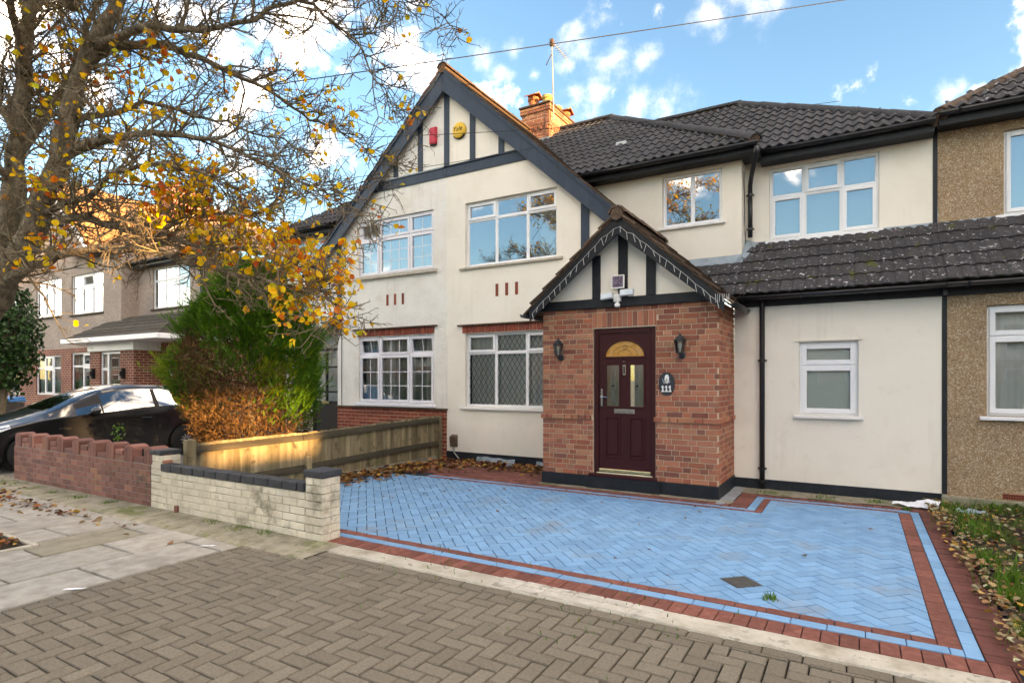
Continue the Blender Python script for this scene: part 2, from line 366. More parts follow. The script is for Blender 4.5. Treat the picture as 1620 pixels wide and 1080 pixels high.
surf('metal_black', [(.012, .016, .02), (.03, .036, .042)], 20, 4, .45, spec=.5)
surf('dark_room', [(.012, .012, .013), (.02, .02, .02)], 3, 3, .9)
surf('curtain_white', [(.8, .8, .75), (.88, .87, .83)], 8, 3, .9, trans=.15)
surf('curtain_grey', [(.4, .43, .4), (.55, .56, .52)], 6, 3, .9, trans=.2)
surf('curtain_lilac', [(.5, .43, .44), (.6, .54, .53)], 6, 3, .9, trans=.2)
surf('blind_grey', [(.8, .84, .78), (.84, .87, .82)], 10, 3, .7)
surf('blind_aqua', [(.5, .64, .68), (.56, .7, .74)], 2, 3, .8)
surf('lead_came', [(.05, .055, .06), (.09, .095, .1)], 10, 3, .5)
surf('plastic_red', [(.5, .03, .055), (.58, .045, .07)], 10, 3, .4)
surf('plastic_yellow', [(.8, .48, .05), (.86, .54, .08)], 10, 3, .4)
surf('plastic_grey', [(.5, .52, .52), (.62, .63, .62)], 10, 3, .4)
surf('plastic_white', [(.78, .78, .76), (.84, .84, .82)], 10, 3, .4)
surf('ink_black', [(.01, .01, .01), (.014, .014, .014)], 10, 2, .6)
surf('solar_cell', [(.02, .015, .03), (.3, .22, .3)], 42, 4, .3)
surf('terracotta', [(.36, .1, .05), (.46, .16, .08)], 12, 4, .85, (.4, 50, .005), spots=[((.3, .27, .07), 9, .55, .7, .7)])
surf('terracotta_mossy', [(.36, .26, .09), (.5, .4, .16)], 12, 4, .9, (.4, 50, .005))
surf('cable', [(.012, .012, .013), (.02, .02, .02)], 5, 2, .6)
surf('cable_grey', [(.24, .24, .24), (.36, .36, .34)], 5, 2, .6)
# ground
surf('asphalt', [(.05, .05, .05), (.085, .082, .078)], 30, 6, .95, (.5, 200, .005))
surf('bedding_mossy', [(.012, .011, .008), (.03, .027, .018)], 12, 5, .95, (.6, 90, .01), spots=[((.035, .05, .01), 3.2, .52, .64, .85)])
surf('bedding_dark', [(.012, .016, .024), (.03, .036, .045)], 12, 5, .95)
surf('bedding_red', [(.03, .018, .014), (.06, .03, .024)], 12, 5, .95)
surf('block_grey', [(.135, .115, .087), (.175, .152, .117), (.218, .192, .15)], 60, 6, .92, (.8, 200, .005), rnd=.13, spots=[((.1, .088, .06), 2.2, .56, .74, .45), ((.07, .062, .045), 90, .62, .7, .6), ((.42, .41, .38), 60, .7, .75, .6), ((.08, .085, .035), 5, .62, .74, .4)])
surf('slab_concrete', [(.25, .232, .2), (.345, .325, .285), (.42, .4, .36)], 7, 7, .92, (.5, 120, .004), rnd=.08, spots=[((.16, .15, .12), 1.6, .55, .72, .5), ((.22, .23, .13), 3, .6, .74, .45), ((.1, .09, .07), 26, .68, .74, .5)])
surf('slab_dark', [(.2, .185, .135), (.3, .275, .21)], 7, 7, .92, (.5, 120, .004))
surf('block_blue', [(.13, .295, .49), (.152, .335, .54), (.185, .365, .56)], 3, 6, .75, (.6, 150, .005), rnd=.10, spots=[((.19, .22, .25), 1.5, .53, .74, .65), ((.12, .14, .18), 6, .68, .8, .45), ((.42, .55, .72), 12, .66, .76, .3)])
surf('block_red', [(.145, .05, .038), (.195, .07, .053), (.25, .1, .078)], 20, 6, .88, (.7, 150, .005), rnd=.26, spots=[((.09, .03, .026), 3, .55, .72, .6), ((.3, .14, .12), 40, .68, .76, .4)])
surf('block_brown', [(.12, .042, .034), (.17, .06, .05)], 20, 6, .88, (.6, 170, .004), rnd=.14, spots=[((.055, .035, .028), 3, .52, .7, .7)])
surf('block_white', [(.4, .375, .32), (.56, .53, .47)], 12, 6, .9, (.6, 120, .005), spots=[((.2, .18, .14), 7, .52, .68, .8)])
surf('concrete_edge', [(.28, .25, .19), (.46, .43, .36), (.58, .55, .48)], 4.5, 8, .92, (.8, 60, .01), spots=[((.15, .13, .09), 9, .56, .68, .7), ((.16, .18, .06), 3, .62, .72, .6), ((.06, .055, .045), 24, .68, .73, .8)])
surf('concrete_mossy', [(.18, .165, .12), (.3, .27, .2), (.4, .37, .29)], 6, 7, .95, (.8, 60, .01), spots=[((.12, .15, .03), 2.6, .5, .64, .8), ((.07, .06, .04), 8, .58, .7, .6)])
surf('soil', [(.03, .022, .015), (.06, .045, .03)], 12, 7, 1, (1, 60, .03), spots=[((.035, .055, .012), 4, .52, .64, .8)])
surf('drive_concrete', [(.16, .15, .13), (.24, .225, .2)], 4, 7, .95, (.5, 80, .006))
surf('iron_cover', [(.05, .052, .05), (.1, .1, .095)], 30, 5, .6, (.5, 90, .004), spots=[((.2, .15, .06), 14, .64, .74, .5)])
# vegetation
surf('bark', [(.09, .072, .048), (.25, .2, .138), (.42, .34, .24)], 16, 8, .95, (1, 34, .09), stretch=(1, 1, .45), spots=[((.16, .15, .05), 5, .56, .7, .6), ((.04, .03, .022), 13, .55, .7, .5)])
surf('twig', [(.11, .085, .054), (.24, .19, .125)], 6, 4, .95, spots=[((.24, .21, .09), 3, .58, .7, .6)])
surf('leaf_autumn', [(.5, .5, .5)], 4, 2, .55, rcols=[(.95, .55, .015), (.95, .6, .025), (.95, .43, .012), (.95, .62, .03), (.75, .6, .04), (.95, .5, .012), (.5, .5, .03), (.9, .26, .012), (.55, .08, .02), (.95, .58, .03), (.95, .52, .02)], rnd=.08, trans=.5)
surf('leaf_litter', [(.5, .5, .5)], 4, 2, .7, rcols=[(.09, .03, .014), (.16, .055, .02), (.26, .12, .045), (.06, .022, .014), (.4, .24, .08), (.5, .28, .04), (.13, .03, .014), (.34, .1, .025), (.3, .22, .11), (.075, .03, .018)], rnd=.25, trans=.1)
surf('leaf_litter_pale', [(.5, .5, .5)], 4, 2, .7, rcols=[(.07, .03, .018), (.22, .1, .04), (.38, .3, .16), (.05, .024, .016), (.45, .24, .03), (.26, .18, .09), (.15, .04, .022), (.4, .42, .26), (.09, .04, .024), (.06, .03, .02)], rnd=.3)
surf('conifer_green', [(.5, .5, .5)], 4, 2, .6, rcols=[(.035, .11, .008), (.06, .17, .012), (.1, .24, .018), (.045, .14, .01), (.16, .31, .022), (.07, .19, .014)], rnd=.2, trans=.3)
surf('conifer_lime', [(.5, .5, .5)], 4, 2, .6, rcols=[(.2, .3, .015), (.32, .4, .02), (.14, .25, .015), (.4, .42, .03)], rnd=.2, trans=.3)
surf('conifer_brown', [(.5, .5, .5)], 4, 2, .85, rcols=[(.18, .092, .04), (.12, .064, .028), (.25, .13, .052), (.085, .05, .024), (.31, .18, .075)], rnd=.25, trans=.15)
surf('laurel_green', [(.5, .5, .5)], 4, 2, .4, rcols=[(.012, .035, .008), (.02, .055, .01), (.03, .08, .014), (.016, .045, .012)], rnd=.2, trans=.15)
surf('grass', [(.5, .5, .5)], 4, 2, .6, rcols=[(.07, .17, .015), (.1, .24, .02), (.05, .12, .012), (.17, .27, .04)], rnd=.2, trans=.3)
surf('moss', [(.03, .045, .008), (.06, .085, .015)], 25, 5, 1, (1, 90, .02))
surf('fence_wood', [(.1, .078, .042), (.22, .175, .1), (.33, .27, .17)], 10, 7, .9, (.7, 40, .006), stretch=(1, 1, .12), rnd=.36, spots=[((.03, .026, .016), 6, .54, .7, .75), ((.11, .12, .035), 2.5, .58, .72, .6)])
surf('fence_rail', [(.028, .024, .016), (.065, .054, .036)], 12, 6, .9, (.6, 40, .006), stretch=(1, .2, 1), spots=[((.1, .1, .03), 4, .58, .7, .7)])
# car and odds
surf('car_black', [(.004, .0045, .007), (.005, .006, .009)], 3, 2, .28, coat=1.0, spec=.5)
surf('car_trim', [(.008, .008, .009), (.012, .012, .013)], 5, 2, .5)
surf('tyre', [(.012, .012, .012), (.02, .02, .02)], 20, 3, .85)
surf('alloy', [(.3, .3, .31), (.4, .4, .41)], 10, 2, .35, metal=.8)
surf('lamp_clear', [(.6, .66, .72), (.75, .8, .85)], 8, 2, .15, spec=.6)
surf('paper', [(.8, .81, .85), (.86, .87, .9)], 14, 4, .7, (.5, 30, .01))
surf('blue_bin', [(.02, .14, .34), (.03, .18, .42)], 6, 3, .5)
surf('far_dark', [(.05, .045, .04), (.08, .07, .06)], 4, 3, .9)
glass_mat('glass', .18, (.72, .78, .78), wob=.05)
glass_mat('glass_sky', .38, (.7, .8, .82), wob=.06)
glass_mat('glass_ground', .05, (.97, .99, .98), wob=.08)
glass_mat('glass_car', .10, (.16, .2, .2))
glass_mat('glass_door', .25, (.5, .55, .5), .12)
surf('fan_glass', [(.42, .17, .03), (.6, .3, .07), (.55, .3, .14)], 14, 5, .3, (.5, 30, .01), spec=.5)

# ------------------------------------------------------------------ ground
def sheet(name, x0, x1, y0, y1, z, mat, parent=None, kind='structure', nx=1, ny=1, amp=0, nscale=2.0):
    b = MB()
    for j in range(ny + 1):
        for i in range(nx + 1):
            x, y = x0 + (x1 - x0) * i / nx, y0 + (y1 - y0) * j / ny
            b.v.append((x, y, z + (amp * (mnoise.noise((x * nscale, y * nscale, 1.7)) + .4) if amp else 0)))
    for j in range(ny):
        for i in range(nx):
            k = j * (nx + 1) + i; b.f.append((k, k + 1, k + nx + 2, k + nx + 1))
    o = b.build(name, mat, parent, smooth=bool(amp), fix=False)
    if parent is None: o['kind'] = kind
    return o
sheet('ground', -700, 700, -700, 700, -.10, M['drive_concrete'])
sheet('road', -400, 400, -9.5, -1.2, -.085, M['asphalt'])
pavement = sheet('pavement', -30, 14, -1.2, 3.955, -.03, M['bedding_mossy'])
driveway = sheet('driveway', -7.16, .86, 3.96, 9.32, -.016, M['bedding_dark'])
front_yard = sheet('neighbour_front_yard', -15.6, -7.165, 3.96, 12.0, -.006, M['drive_concrete'])

def piece_mesh(pts, top, cham, mat, name, depth=.05):
    """one paving piece from its outline (counter-clockwise, local), with a chamfered arris"""
    n = len(pts); cx = sum(p[0] for p in pts) / n; cy = sum(p[1] for p in pts) / n
    v = [(x, y, top - depth) for x, y in pts] + [(x, y, top - cham) for x, y in pts]
    for x, y in pts:
        l = math.hypot(x - cx, y - cy) or 1; k = max(0, 1 - 1.5 * cham / l); v.append((cx + (x - cx) * k, cy + (y - cy) * k, top))
    f = [tuple(range(2 * n, 3 * n))]
    for i in range(n):
        j = (i + 1) % n; f.append((i, j, n + j, n + i)); f.append((n + i, n + j, 2 * n + j, 2 * n + i))
    return v, f
def ccw(p): return p if sum((p[i][0] - p[i - 1][0]) * (p[i][1] + p[i - 1][1]) for i in range(len(p))) < 0 else p[::-1]
def lay(pieces, mat, name, parent, top=0.0, cham=.004, jit=.003, limit=300, rest='paving'):
    """pieces: world outlines. The largest on screen become objects, the rest one stuff part."""
    todo = []
    for p in pieces:
        if len(p) < 3 or parea(p) < 4e-5: continue
        p = ccw(p); pts3 = [(x, y, 0) for x, y in p]
        todo.append((screen_area(pts3), p))
    todo.sort(key=lambda t: -t[0]); cache = {}; sv, sf = [], []
    for i, (a, p) in enumerate(todo):
        z = top + R.uniform(-jit, jit) * .5
        if i < limit and a > 12:
            cx = sum(q[0] for q in p) / len(p); cy = sum(q[1] for q in p) / len(p)
            loc = [(x - cx, y - cy) for x, y in p]; key = tuple((round(x, 4), round(y, 4)) for x, y in loc)
            if key not in cache:
                v, f = piece_mesh(loc, 0, cham, mat, name); me = bpy.data.meshes.new(name); me.from_pydata(v, [], f); me.materials.append(mat); cache[key] = me
            o = bpy.data.objects.new(name, cache[key]); COL.objects.link(o); o.location = (cx, cy, z)
            o.rotation_euler = (R.uniform(-1, 1) * jit * 2.2, R.uniform(-1, 1) * jit * 2.2, R.uniform(-1, 1) * jit)
            o.parent = parent
        else:
            v, f = piece_mesh(p, z, cham, mat, name); k = len(sv); sv += v; sf += [tuple(k + i for i in q) for q in f]
    if sv:
        me = bpy.data.meshes.new(rest); me.from_pydata(sv, [], sf); me.materials.append(mat)
        o = bpy.data.objects.new(rest, me); COL.objects.link(o); o.parent = parent; o['kind'] = 'stuff'

def herring(x0, x1, y0, y1, ang=0, u=.1, gap=.004, org=(0, 0)):
    out = []; c, s = math.cos(ang), math.sin(ang); n = int(max(x1 - x0, y1 - y0) / u) + 4; mx, my = (x0 + x1) / 2, (y0 + y1) / 2
    g = gap / 2
    for i in range(-n, n):
        for j in range(-n, n):
            k = (i - j) % 4
            if k == 0: r = (i * u + g, j * u + g, (i + 2) * u - g, (j + 1) * u - g)
            elif k == 3: r = (i * u + g, j * u + g, (i + 1) * u - g, (j + 2) * u - g)
            else: continue
            q = [(r[0], r[1]), (r[2], r[1]), (r[2], r[3]), (r[0], r[3])]
            q = [(mx + org[0] + x * c - y * s, my + org[1] + x * s + y * c) for x, y in q]
            if max(p[0] for p in q) < x0 or min(p[0] for p in q) > x1 or max(p[1] for p in q) < y0 or min(p[1] for p in q) > y1: continue
            out.append(q)
    return out
def rect(x0, x1, y0, y1): return [(x0, y0), (x1, y0), (x1, y1), (x0, y1)]
def visible(p): return p[2][1] > -1.0

# grey herringbone crossover
XS = -5.05            # where the slabs take over
blk = []
for q in herring(-5.1, 3.6, -1.1, 3.74, 0, .1035, .0105):
    if not visible(q): continue
    c = clip_poly(ccw(q), [(XS + .008, -1.1), (3.6, -1.1), (3.6, 3.62), (XS + .008, 3.62)])
    if c and parea(c) > .0009: blk.append(c)
x = XS + .03
while x < 1.6:        # header course along the drive
    blk.append(rect(x, x + .209, 3.632, 3.728)); x += .216
lay(blk, M['block_grey'], 'paving_block', pavement, 0, .006, .005, 300, 'paving_blocks')
# pale footway slabs, 0.9 x 0.6, staggered rows running away from the camera
sl, dk = [], []
row = 0; xx = XS - .01
while xx > -15:
    w = .6 if row % 5 != 3 else .6
    yy = -1.25 - (.45 if row % 2 else 0) - R.uniform(0, .05)
    while yy < 3.42:
        p = rect(xx - w + .012, xx - .012, max(yy + .012, -1.15), min(yy + .888, 3.42))
        if visible(p):
            L_ = dk if R.random() < .05 else sl
            if clip_poly(p, rect(-8.33, -6.69, 1.73, 2.47)): L_ += subtract_poly(p, rect(-8.33, -6.69, 1.73, 2.47))
            else: L_.append(p)
        yy += .9
    xx -= w; row += 1
lay(sl, M['slab_concrete'], 'paving_slab', pavement, .002, .008, .004)
lay(dk, M['slab_dark'], 'paving_slab', pavement, .0, .006, .004)
# mossy concrete margin at the foot of the walls
b = MB(); n = 60
for i in range(n + 1):
    x = -15 + (10.8) * i / n; e = .05 * mnoise.noise((x * 2.3, 4, 0)) + .03 * mnoise.noise((x * 7, 1, 0))
    b.v += [(x, 3.43 + e, -.012), (x, 3.47 + e, .006), (x, 3.92, .014)]
for i in range(n):
    for k in (0, 1): a = i * 3 + k; b.f.append((a, a + 3, a + 4, a + 1))
b.build('wall_margin', M['concrete_mossy'], pavement, fix=False)
# tree pit with soil
pit = MB(); pit.box(-8.32, -6.7, 1.74, 1.79, -.05, .02); pit.box(-8.32, -6.7, 2.41, 2.46, -.05, .02); pit.box(-6.75, -6.7, 1.79, 2.41, -.05, .02); pit.box(-8.32, -8.27, 1.79, 2.41, -.05, .02)
pit.build('tree_pit_kerb', M['concrete_edge'], pavement, bevel=.006)
sheet('tree_pit_soil', -8.27, -6.75, 1.79, 2.41, -.004, M['soil'], pavement, nx=16, ny=8, amp=.02, nscale=5)

# white concrete edging between footway and drive, cracked
b = MB(); n = 70; X0e, X1e = -4.5, 1.35
for i in range(n + 1):
    x = X0e + (X1e - X0e) * i / n
    e0 = .018 * mnoise.noise((x * 3.1, 0, 0)) + .012 * mnoise.noise((x * 11, 3, 0)); e1 = .008 * mnoise.noise((x * 5, 7, 0))
    h = .006 + .004 * mnoise.noise((x * 6, 2, 2))
    b.v += [(x, 3.735 + e0, -.01), (x, 3.745 + e0, h), (x, 3.85, h + .003), (x, 3.945 + e1, h), (x, 3.955 + e1, -.01)]
for i in range(n):
    if i in (62,): continue
    for k in range(4): a = i * 5 + k; b.f.append((a, a + 5, a + 6, a + 1))
edging = b.build('concrete_edging', M['concrete_edge'], None, fix=False); edging['kind'] = 'structure'
wb = [rect(-2.42 + i * .215, -2.42 + i * .215 + .205, y, y + .092) for i in range(6) for y in (3.752, 3.85)]
lay(wb, M['block_white'], 'painted_brick', edging, .016, .006, .004)

# blue painted drive: 45 degree herringbone framed by red, blue and red courses
FX0, FX1, FY0, FY1, FY2, FXS = -7.02, .404, 4.372, 7.435, 8.28, -.99
field = [rect(FX0, FX1, FY0, FY1), rect(FXS, FX1, FY1, FY2)]
bl = []
for q in herring(FX0, FX1, FY0, FY2, math.radians(45), .102, .0075, (.03, .02)):
    for fr in field:
        c = clip_poly(ccw(q), fr)
        if c and parea(c) > .0004: bl.append(c)
CC = (-.79, 4.83); cov = [(CC[0], CC[1] - .168), (CC[0] + .168, CC[1]), (CC[0], CC[1] + .168), (CC[0] - .168, CC[1])]
bl = [s for p in bl for s in (subtract_poly(p, cov) if clip_poly(p, cov) else [p])]
lay(bl, M['block_blue'], 'blue_block', driveway, .0, .0028, .003, 300, 'blue_blocks')
red, blue, brown = [], [], []
def run_x(lst, x0, x1, y0, y1, w, g=.005):
    x = x0
    while x < x1 - .01: lst.append(rect(x, min(x + w - g, x1), y0 + .002, y1 - .002)); x += w
def run_y(lst, y0, y1, x0, x1, w, g=.005):
    y = y0
    while y < y1 - .01: lst.append(rect(x0 + .002, x1 - .002, y, min(y + w - g, y1))); y += w
run_x(red, -7.1, .404, 4.272, 4.372, .205)            # front: stretchers, blue stretchers, headers
run_x(blue, -7.1, .525, 4.172, 4.270, .21)
run_x(red, -7.1, .74, 3.962, 4.168, .103)
run_y(red, 4.272, 8.28, .406, .525, .205)             # right side
run_y(blue, 4.18, 8.40, .527, .614, .205)
run_y(brown, 4.17, 8.6, .618, .83, .103)
run_x(red, FXS - .08, .404, 8.282, 8.37, .205)        # back, along the extension
run_x(blue, FXS - .18, .525, 8.372, 8.45, .21)
run_x(red, FXS - .4, .83, 8.452, 8.63, .103)
run_y(red, 7.437, 8.28, FXS - .085, FXS - .002, .205)  # step beside the porch
run_y(blue, 7.53, 8.45, FXS - .185, FXS - .088, .205)
run_y(red, 7.61, 8.45, FXS - .40, FXS - .19, .103)
run_x(red, -6.1, FXS - .088, 7.437, 7.52, .205)       # along the porch
run_x(blue, -6.1, FXS - .19, 7.522, 7.605, .21)
run_x(red, -6.1, FXS - .41, 7.607, 7.80, .103)
for i in range(15):                                    # red paving under the bay window
    run_x(red, -7.1 + (i % 2) * .1, -4.22, 7.81 + i * .1, 7.905 + i * .1, .205)
lay(red, M['block_red'], 'red_block', driveway, .001, .004, .004, 300, 'red_blocks')
lay(blue, M['block_blue'], 'blue_block', driveway, .001, .003, .003)
lay(brown, M['block_brown'], 'brown_block', driveway, .0, .004, .005)
sheet('drive_margin', -1.42, .9, 8.635, 9.12, -.002, M['concrete_mossy'], driveway, nx=20, ny=4, amp=.012, nscale=6)
sheet('drive_margin', -4.2, -1.3, 7.80, 7.96, -.003, M['concrete_mossy'], driveway, nx=20, ny=2, amp=.01, nscale=6)
sheet('drive_margin', -1.57, -1.40, 7.7, 9.1, -.003, M['render_grey'], driveway, nx=3, ny=10, amp=.01, nscale=6)
# inspection cover
mc = empty('inspection_cover', (*CC, 0), 'rusty dark metal inspection cover set in the blue drive', 'drain cover')
def diamond(b, r, z0, z1): b.prism_z([(CC[0], CC[1] - r), (CC[0] + r, CC[1]), (CC[0], CC[1] + r), (CC[0] - r, CC[1])], z0, z1); return b
diamond(MB(), .166, -.03, -.003).build('frame', M['iron_cover'], mc)
cv = diamond(MB(), .150, -.02, .001)
for i in range(7):
    for j in range(7):
        a, c_ = (i - 3) * .029, (j - 3) * .029; x, y = CC[0] + (a - c_) * .707, CC[1] + (a + c_) * .707; cv.prism_z([(x, y - .011), (x + .011, y), (x, y + .011), (x - .011, y)], .001, .0035)
cv.build('cover_plate', M['iron_cover'], mc)
# planting bed at the right
bed = sheet('soil_bed', .845, 6.5, 3.9, 9.3, -.006, M['soil'], nx=60, ny=60, amp=.045, nscale=2.6)

# ------------------------------------------------------------------ building helpers
def wall_y(parent, name, mat, X0, X1, Z0, Z1, Y, openings=(), thick=.14, clip=None):
    """wall facing the street (-Y) with rectangular openings and reveals; clip: convex (x,z) outline"""
    b = MB(); xs = sorted({X0, X1, *[o[0] for o in openings], *[o[1] for o in openings]}); zs = sorted({Z0, Z1, *[o[2] for o in openings], *[o[3] for o in openings]})
    xs = [x for x in xs if X0 <= x <= X1]; zs = [z for z in zs if Z0 <= z <= Z1]
    for i in range(len(xs) - 1):
        for j in range(len(zs) - 1):
            cx, cz = (xs[i] + xs[i + 1]) / 2, (zs[j] + zs[j + 1]) / 2
            if any(o[0] < cx < o[1] and o[2] < cz < o[3] for o in openings): continue
            p = rect(xs[i], xs[i + 1], zs[j], zs[j + 1])
            if clip: p = clip_poly(p, clip)
            if len(p) > 2: b.poly([(x, Y, z) for x, z in p])
    for (a, c, d, e) in openings:
        T = Y + thick
        b.poly([(a, Y, d), (a, Y, e), (a, T, e), (a, T, d)]); b.poly([(c, Y, d), (c, T, d), (c, T, e), (c, Y, e)])
        b.poly([(a, Y, e), (c, Y, e), (c, T, e), (a, T, e)]); b.poly([(a, Y, d), (a, T, d), (c, T, d), (c, Y, d)])
    return b.build(name, mat, parent, fix=False)

def ring(b, x0, x1, z0, z1, y0, y1, w):
    b.box(x0, x0 + w, y0, y1, z0, z1); b.box(x1 - w, x1, y0, y1, z0, z1); b.box(x0 + w, x1 - w, y0, y1, z0, z0 + w); b.box(x0 + w, x1 - w, y0, y1, z1 - w, z1)
def wavy(x0, x1, z0, z1, y, amp=.02, wl=.09, mat=None, name='curtain', parent=None, gather=0):
    b = MB(); n = max(6, int((x1 - x0) / .02)); ph = R.uniform(0, 6)
    for i in range(n + 1):
        x = x0 + (x1 - x0) * i / n; a = amp * (math.sin(x / wl * 2 * math.pi + ph) + .5 * math.sin(x / wl * 1.3 * math.pi + ph * 2))
        b.v += [(x, y + a, z0), (x, y + a * .8, z1)]
    for i in range(n): k = 2 * i; b.f.append((k, k + 2, k + 3, k + 1))
    return b.build(name, mat, parent, smooth=True, fix=False)
def tilt(o_v, zt, y, ang):
    c, s = math.cos(ang), math.sin(ang)
    return [(x, y + (yy - y) * c + (z - zt) * s, zt + (z - zt) * c - (yy - y) * s) for x, yy, z in o_v]
def window(parent, X0, X1, Z0, Z1, Y, cols=(), zt=None, frame='upvc_white', glass='glass', grid=None, leads=False, curtain=None, recess=.07,
           sashes=(), open_top=(), sill=None, vent=(), name='window', casement_w=.042, detail=True):
    """upvc window: frame mesh is the part, each pane (and curtain, sill) a sub-part"""
    y0 = Y + recess; y1 = y0 + .06; fm = M[frame]; b = MB(); fw = .038
    ring(b, X0 + .002, X1 - .002, Z0 + .002, Z1 - .002, y0, y1, fw)
    xs = [X0 + fw * .5, *cols, X1 - fw * .5]; mw = .05
    for c in cols: b.box(c - mw / 2, c + mw / 2, y0 + .001, y1 - .001, Z0 + fw, Z1 - fw)
    rows = [(Z0 + fw * .5, Z1 - fw * .5)] if zt is None else [(Z0 + fw * .5, zt), (zt, Z1 - fw * .5)]
    if zt is not None:
        for i in range(len(xs) - 1): b.box(xs[i] + mw / 2 - .004, xs[i + 1] - mw / 2 + .004, y0 + .002, y1 - .002, zt - mw / 2, zt + mw / 2)
    panes, bars, opened = [], MB(), []
    for r, (za, zb) in enumerate(rows):
        for i in range(len(xs) - 1):
            xa, xb = xs[i] + mw / 2 - .004, xs[i + 1] - mw / 2 + .004; a, c = za + mw / 2 - .004, zb - mw / 2 + .004
            top = (zt is not None and r == 1)
            op = top and i in open_top; sash = op or (r, i) in sashes
            w = casement_w if sash else .014; yo = y0 - .016 if sash else y0 + .012
            tb = MB() if op else b
            ring(tb, xa - (.01 if sash else 0), xb + (.01 if sash else 0), a - (.01 if sash else 0), c + (.01 if sash else 0), yo, yo + (.045 if sash else .03), w + (.01 if sash else 0))
            pa = (xa + w, xb - w, a + w, c - w)
            py = y0 + .014
            if grid and detail:
                gx, gz = grid[0][i], (grid[1] if not top else 1)
                g = MB()
                for k in range(1, gx): xk = pa[0] + (pa[1] - pa[0]) * k / gx; g.box(xk - .008, xk + .008, py - .004, py + .004, pa[2], pa[3])
                for k in range(1, gz): zk = pa[2] + (pa[3] - pa[2]) * k / gz; g.box(pa[0], pa[1], py - .0032, py + .0032, zk - .008, zk + .008)
                if op: tb.v = tb.v; off = len(tb.v); tb.v += g.v; tb.f += [tuple(off + q for q in f) for f in g.f]
                else: off = len(bars.v); bars.v += g.v; bars.f += [tuple(off + q for q in f) for f in g.f]
            if leads and detail and not (top and i == 0):
                g = MB(); sx, sz = .105, .17
                W_, H_ = pa[1] - pa[0], pa[3] - pa[2]; n = int(W_ / sx + H_ / sz) + 2
                for k in range(-n, n):
                    for sgn in (1, -1):
                        L = []
                        for q in ((0, None), (W_, None), (None, 0), (None, H_)):
                            if q[0] is not None: u = q[0]; v = sgn * (u / sx - k) * sz + (0 if sgn > 0 else 0)
                            else: v = q[1]; u = (sgn * v / sz + k) * sx
                            if -1e-6 <= u <= W_ + 1e-6 and -1e-6 <= v <= H_ + 1e-6: L.append((u, v))
                        L = sorted(set((round(u, 4), round(v, 4)) for u, v in L))
                        if len(L) >= 2 and math.dist(L[0], L[-1]) > .02:
                            g.bar((pa[0] + L[0][0], py - .004, pa[2] + L[0][1]), (pa[0] + L[-1][0], py - .004, pa[2] + L[-1][1]), .006, .005, (0, 1, 0))
                opened.append(('lead_came', g, M['lead_came']))
            pb = MB().poly([(pa[0], py, pa[2]), (pa[1], py, pa[2]), (pa[1], py, pa[3]), (pa[0], py, pa[3])])
            if op:
                ang = -.16 if op else 0
                tb.v = tilt(tb.v, c, y0, ang); pb.v = tilt(pb.v, c, y0, ang); opened.append(('open_casement', tb, fm))
            panes.append(pb)
    w = b.build(name, fm, parent, bevel=.004 if detail else 0)
    for pb in panes: pb.build('pane', M[glass], w, fix=False)
    if bars.v: bars.build('glazing_bars', fm, w)
    for nm, g, mt in opened:
        if g.v: g.build(nm, mt, w)
    for (xa, xb) in vent: MB().box(xa, xb, y0 - .022, y0 - .0005, Z1 - .03, Z1 - .014).build('trickle_vent', fm, w, bevel=.003)
    yr = y1 + .02
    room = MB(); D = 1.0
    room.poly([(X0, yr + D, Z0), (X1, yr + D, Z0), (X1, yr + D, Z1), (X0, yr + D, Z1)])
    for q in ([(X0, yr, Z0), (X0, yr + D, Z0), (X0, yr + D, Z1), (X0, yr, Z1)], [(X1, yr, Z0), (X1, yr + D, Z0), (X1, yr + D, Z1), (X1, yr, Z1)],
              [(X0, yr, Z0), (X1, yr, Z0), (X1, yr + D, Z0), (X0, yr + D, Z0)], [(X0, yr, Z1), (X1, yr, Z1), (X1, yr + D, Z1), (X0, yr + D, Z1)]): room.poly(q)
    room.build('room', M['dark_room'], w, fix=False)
    yr -= .012
    if curtain in ('net', 'drapes'): wavy(X0 + .03, X1 - .03, Z0 + .03, Z1 - .03, yr + (.03 if curtain == 'net' else .1), .014, .11, M['curtain_white'], 'curtain', w)
    if curtain == 'drapes':
        for (a, c) in ((.02, .16), (.26, .44), (.5, .64), (.72, .84), (.88, .97)):
            wavy(X0 + (X1 - X0) * a, X0 + (X1 - X0) * c, Z0 + .03, Z1 - .03, yr + .05 + R.uniform(0, .04), .02, .1, M[R.choice(['curtain_white', 'curtain_grey', 'curtain_white', 'curtain_lilac'])], 'curtain', w)
    if curtain == 'grey': wavy(X0 + .03, X1 - .03, Z0 + .02, Z1 - .12, yr + .1, .03, .12, M['curtain_grey'], 'curtain', w)
    if curtain in ('blind', 'aqua'):
        bb = MB(); z = Z0 + .05
        if curtain == 'blind':
            while z < Z1 - .05: bb.hexa([(X0 + .05, yr - .006, z), (X1 - .05, yr - .006, z), (X1 - .05, yr + .004, z + .021), (X0 + .05, yr + .004, z + .021), (X0 + .05, yr - .005, z - .001), (X1 - .05, yr - .005, z - .001), (X1 - .05, yr + .005, z + .02), (X0 + .05, yr + .005, z + .02)]); z += .021
            bb.build('blind', M['blind_grey'], w, fix=False)
        else: bb.poly([(X0 + .04, yr + .05, Z0 + .02), (X1 - .04, yr + .05, Z0 + .02), (X1 - .04, yr + .05, Z1 - .02), (X0 + .04, yr + .05, Z1 - .02)]).build('blind', M['blind_aqua'], w, fix=False)
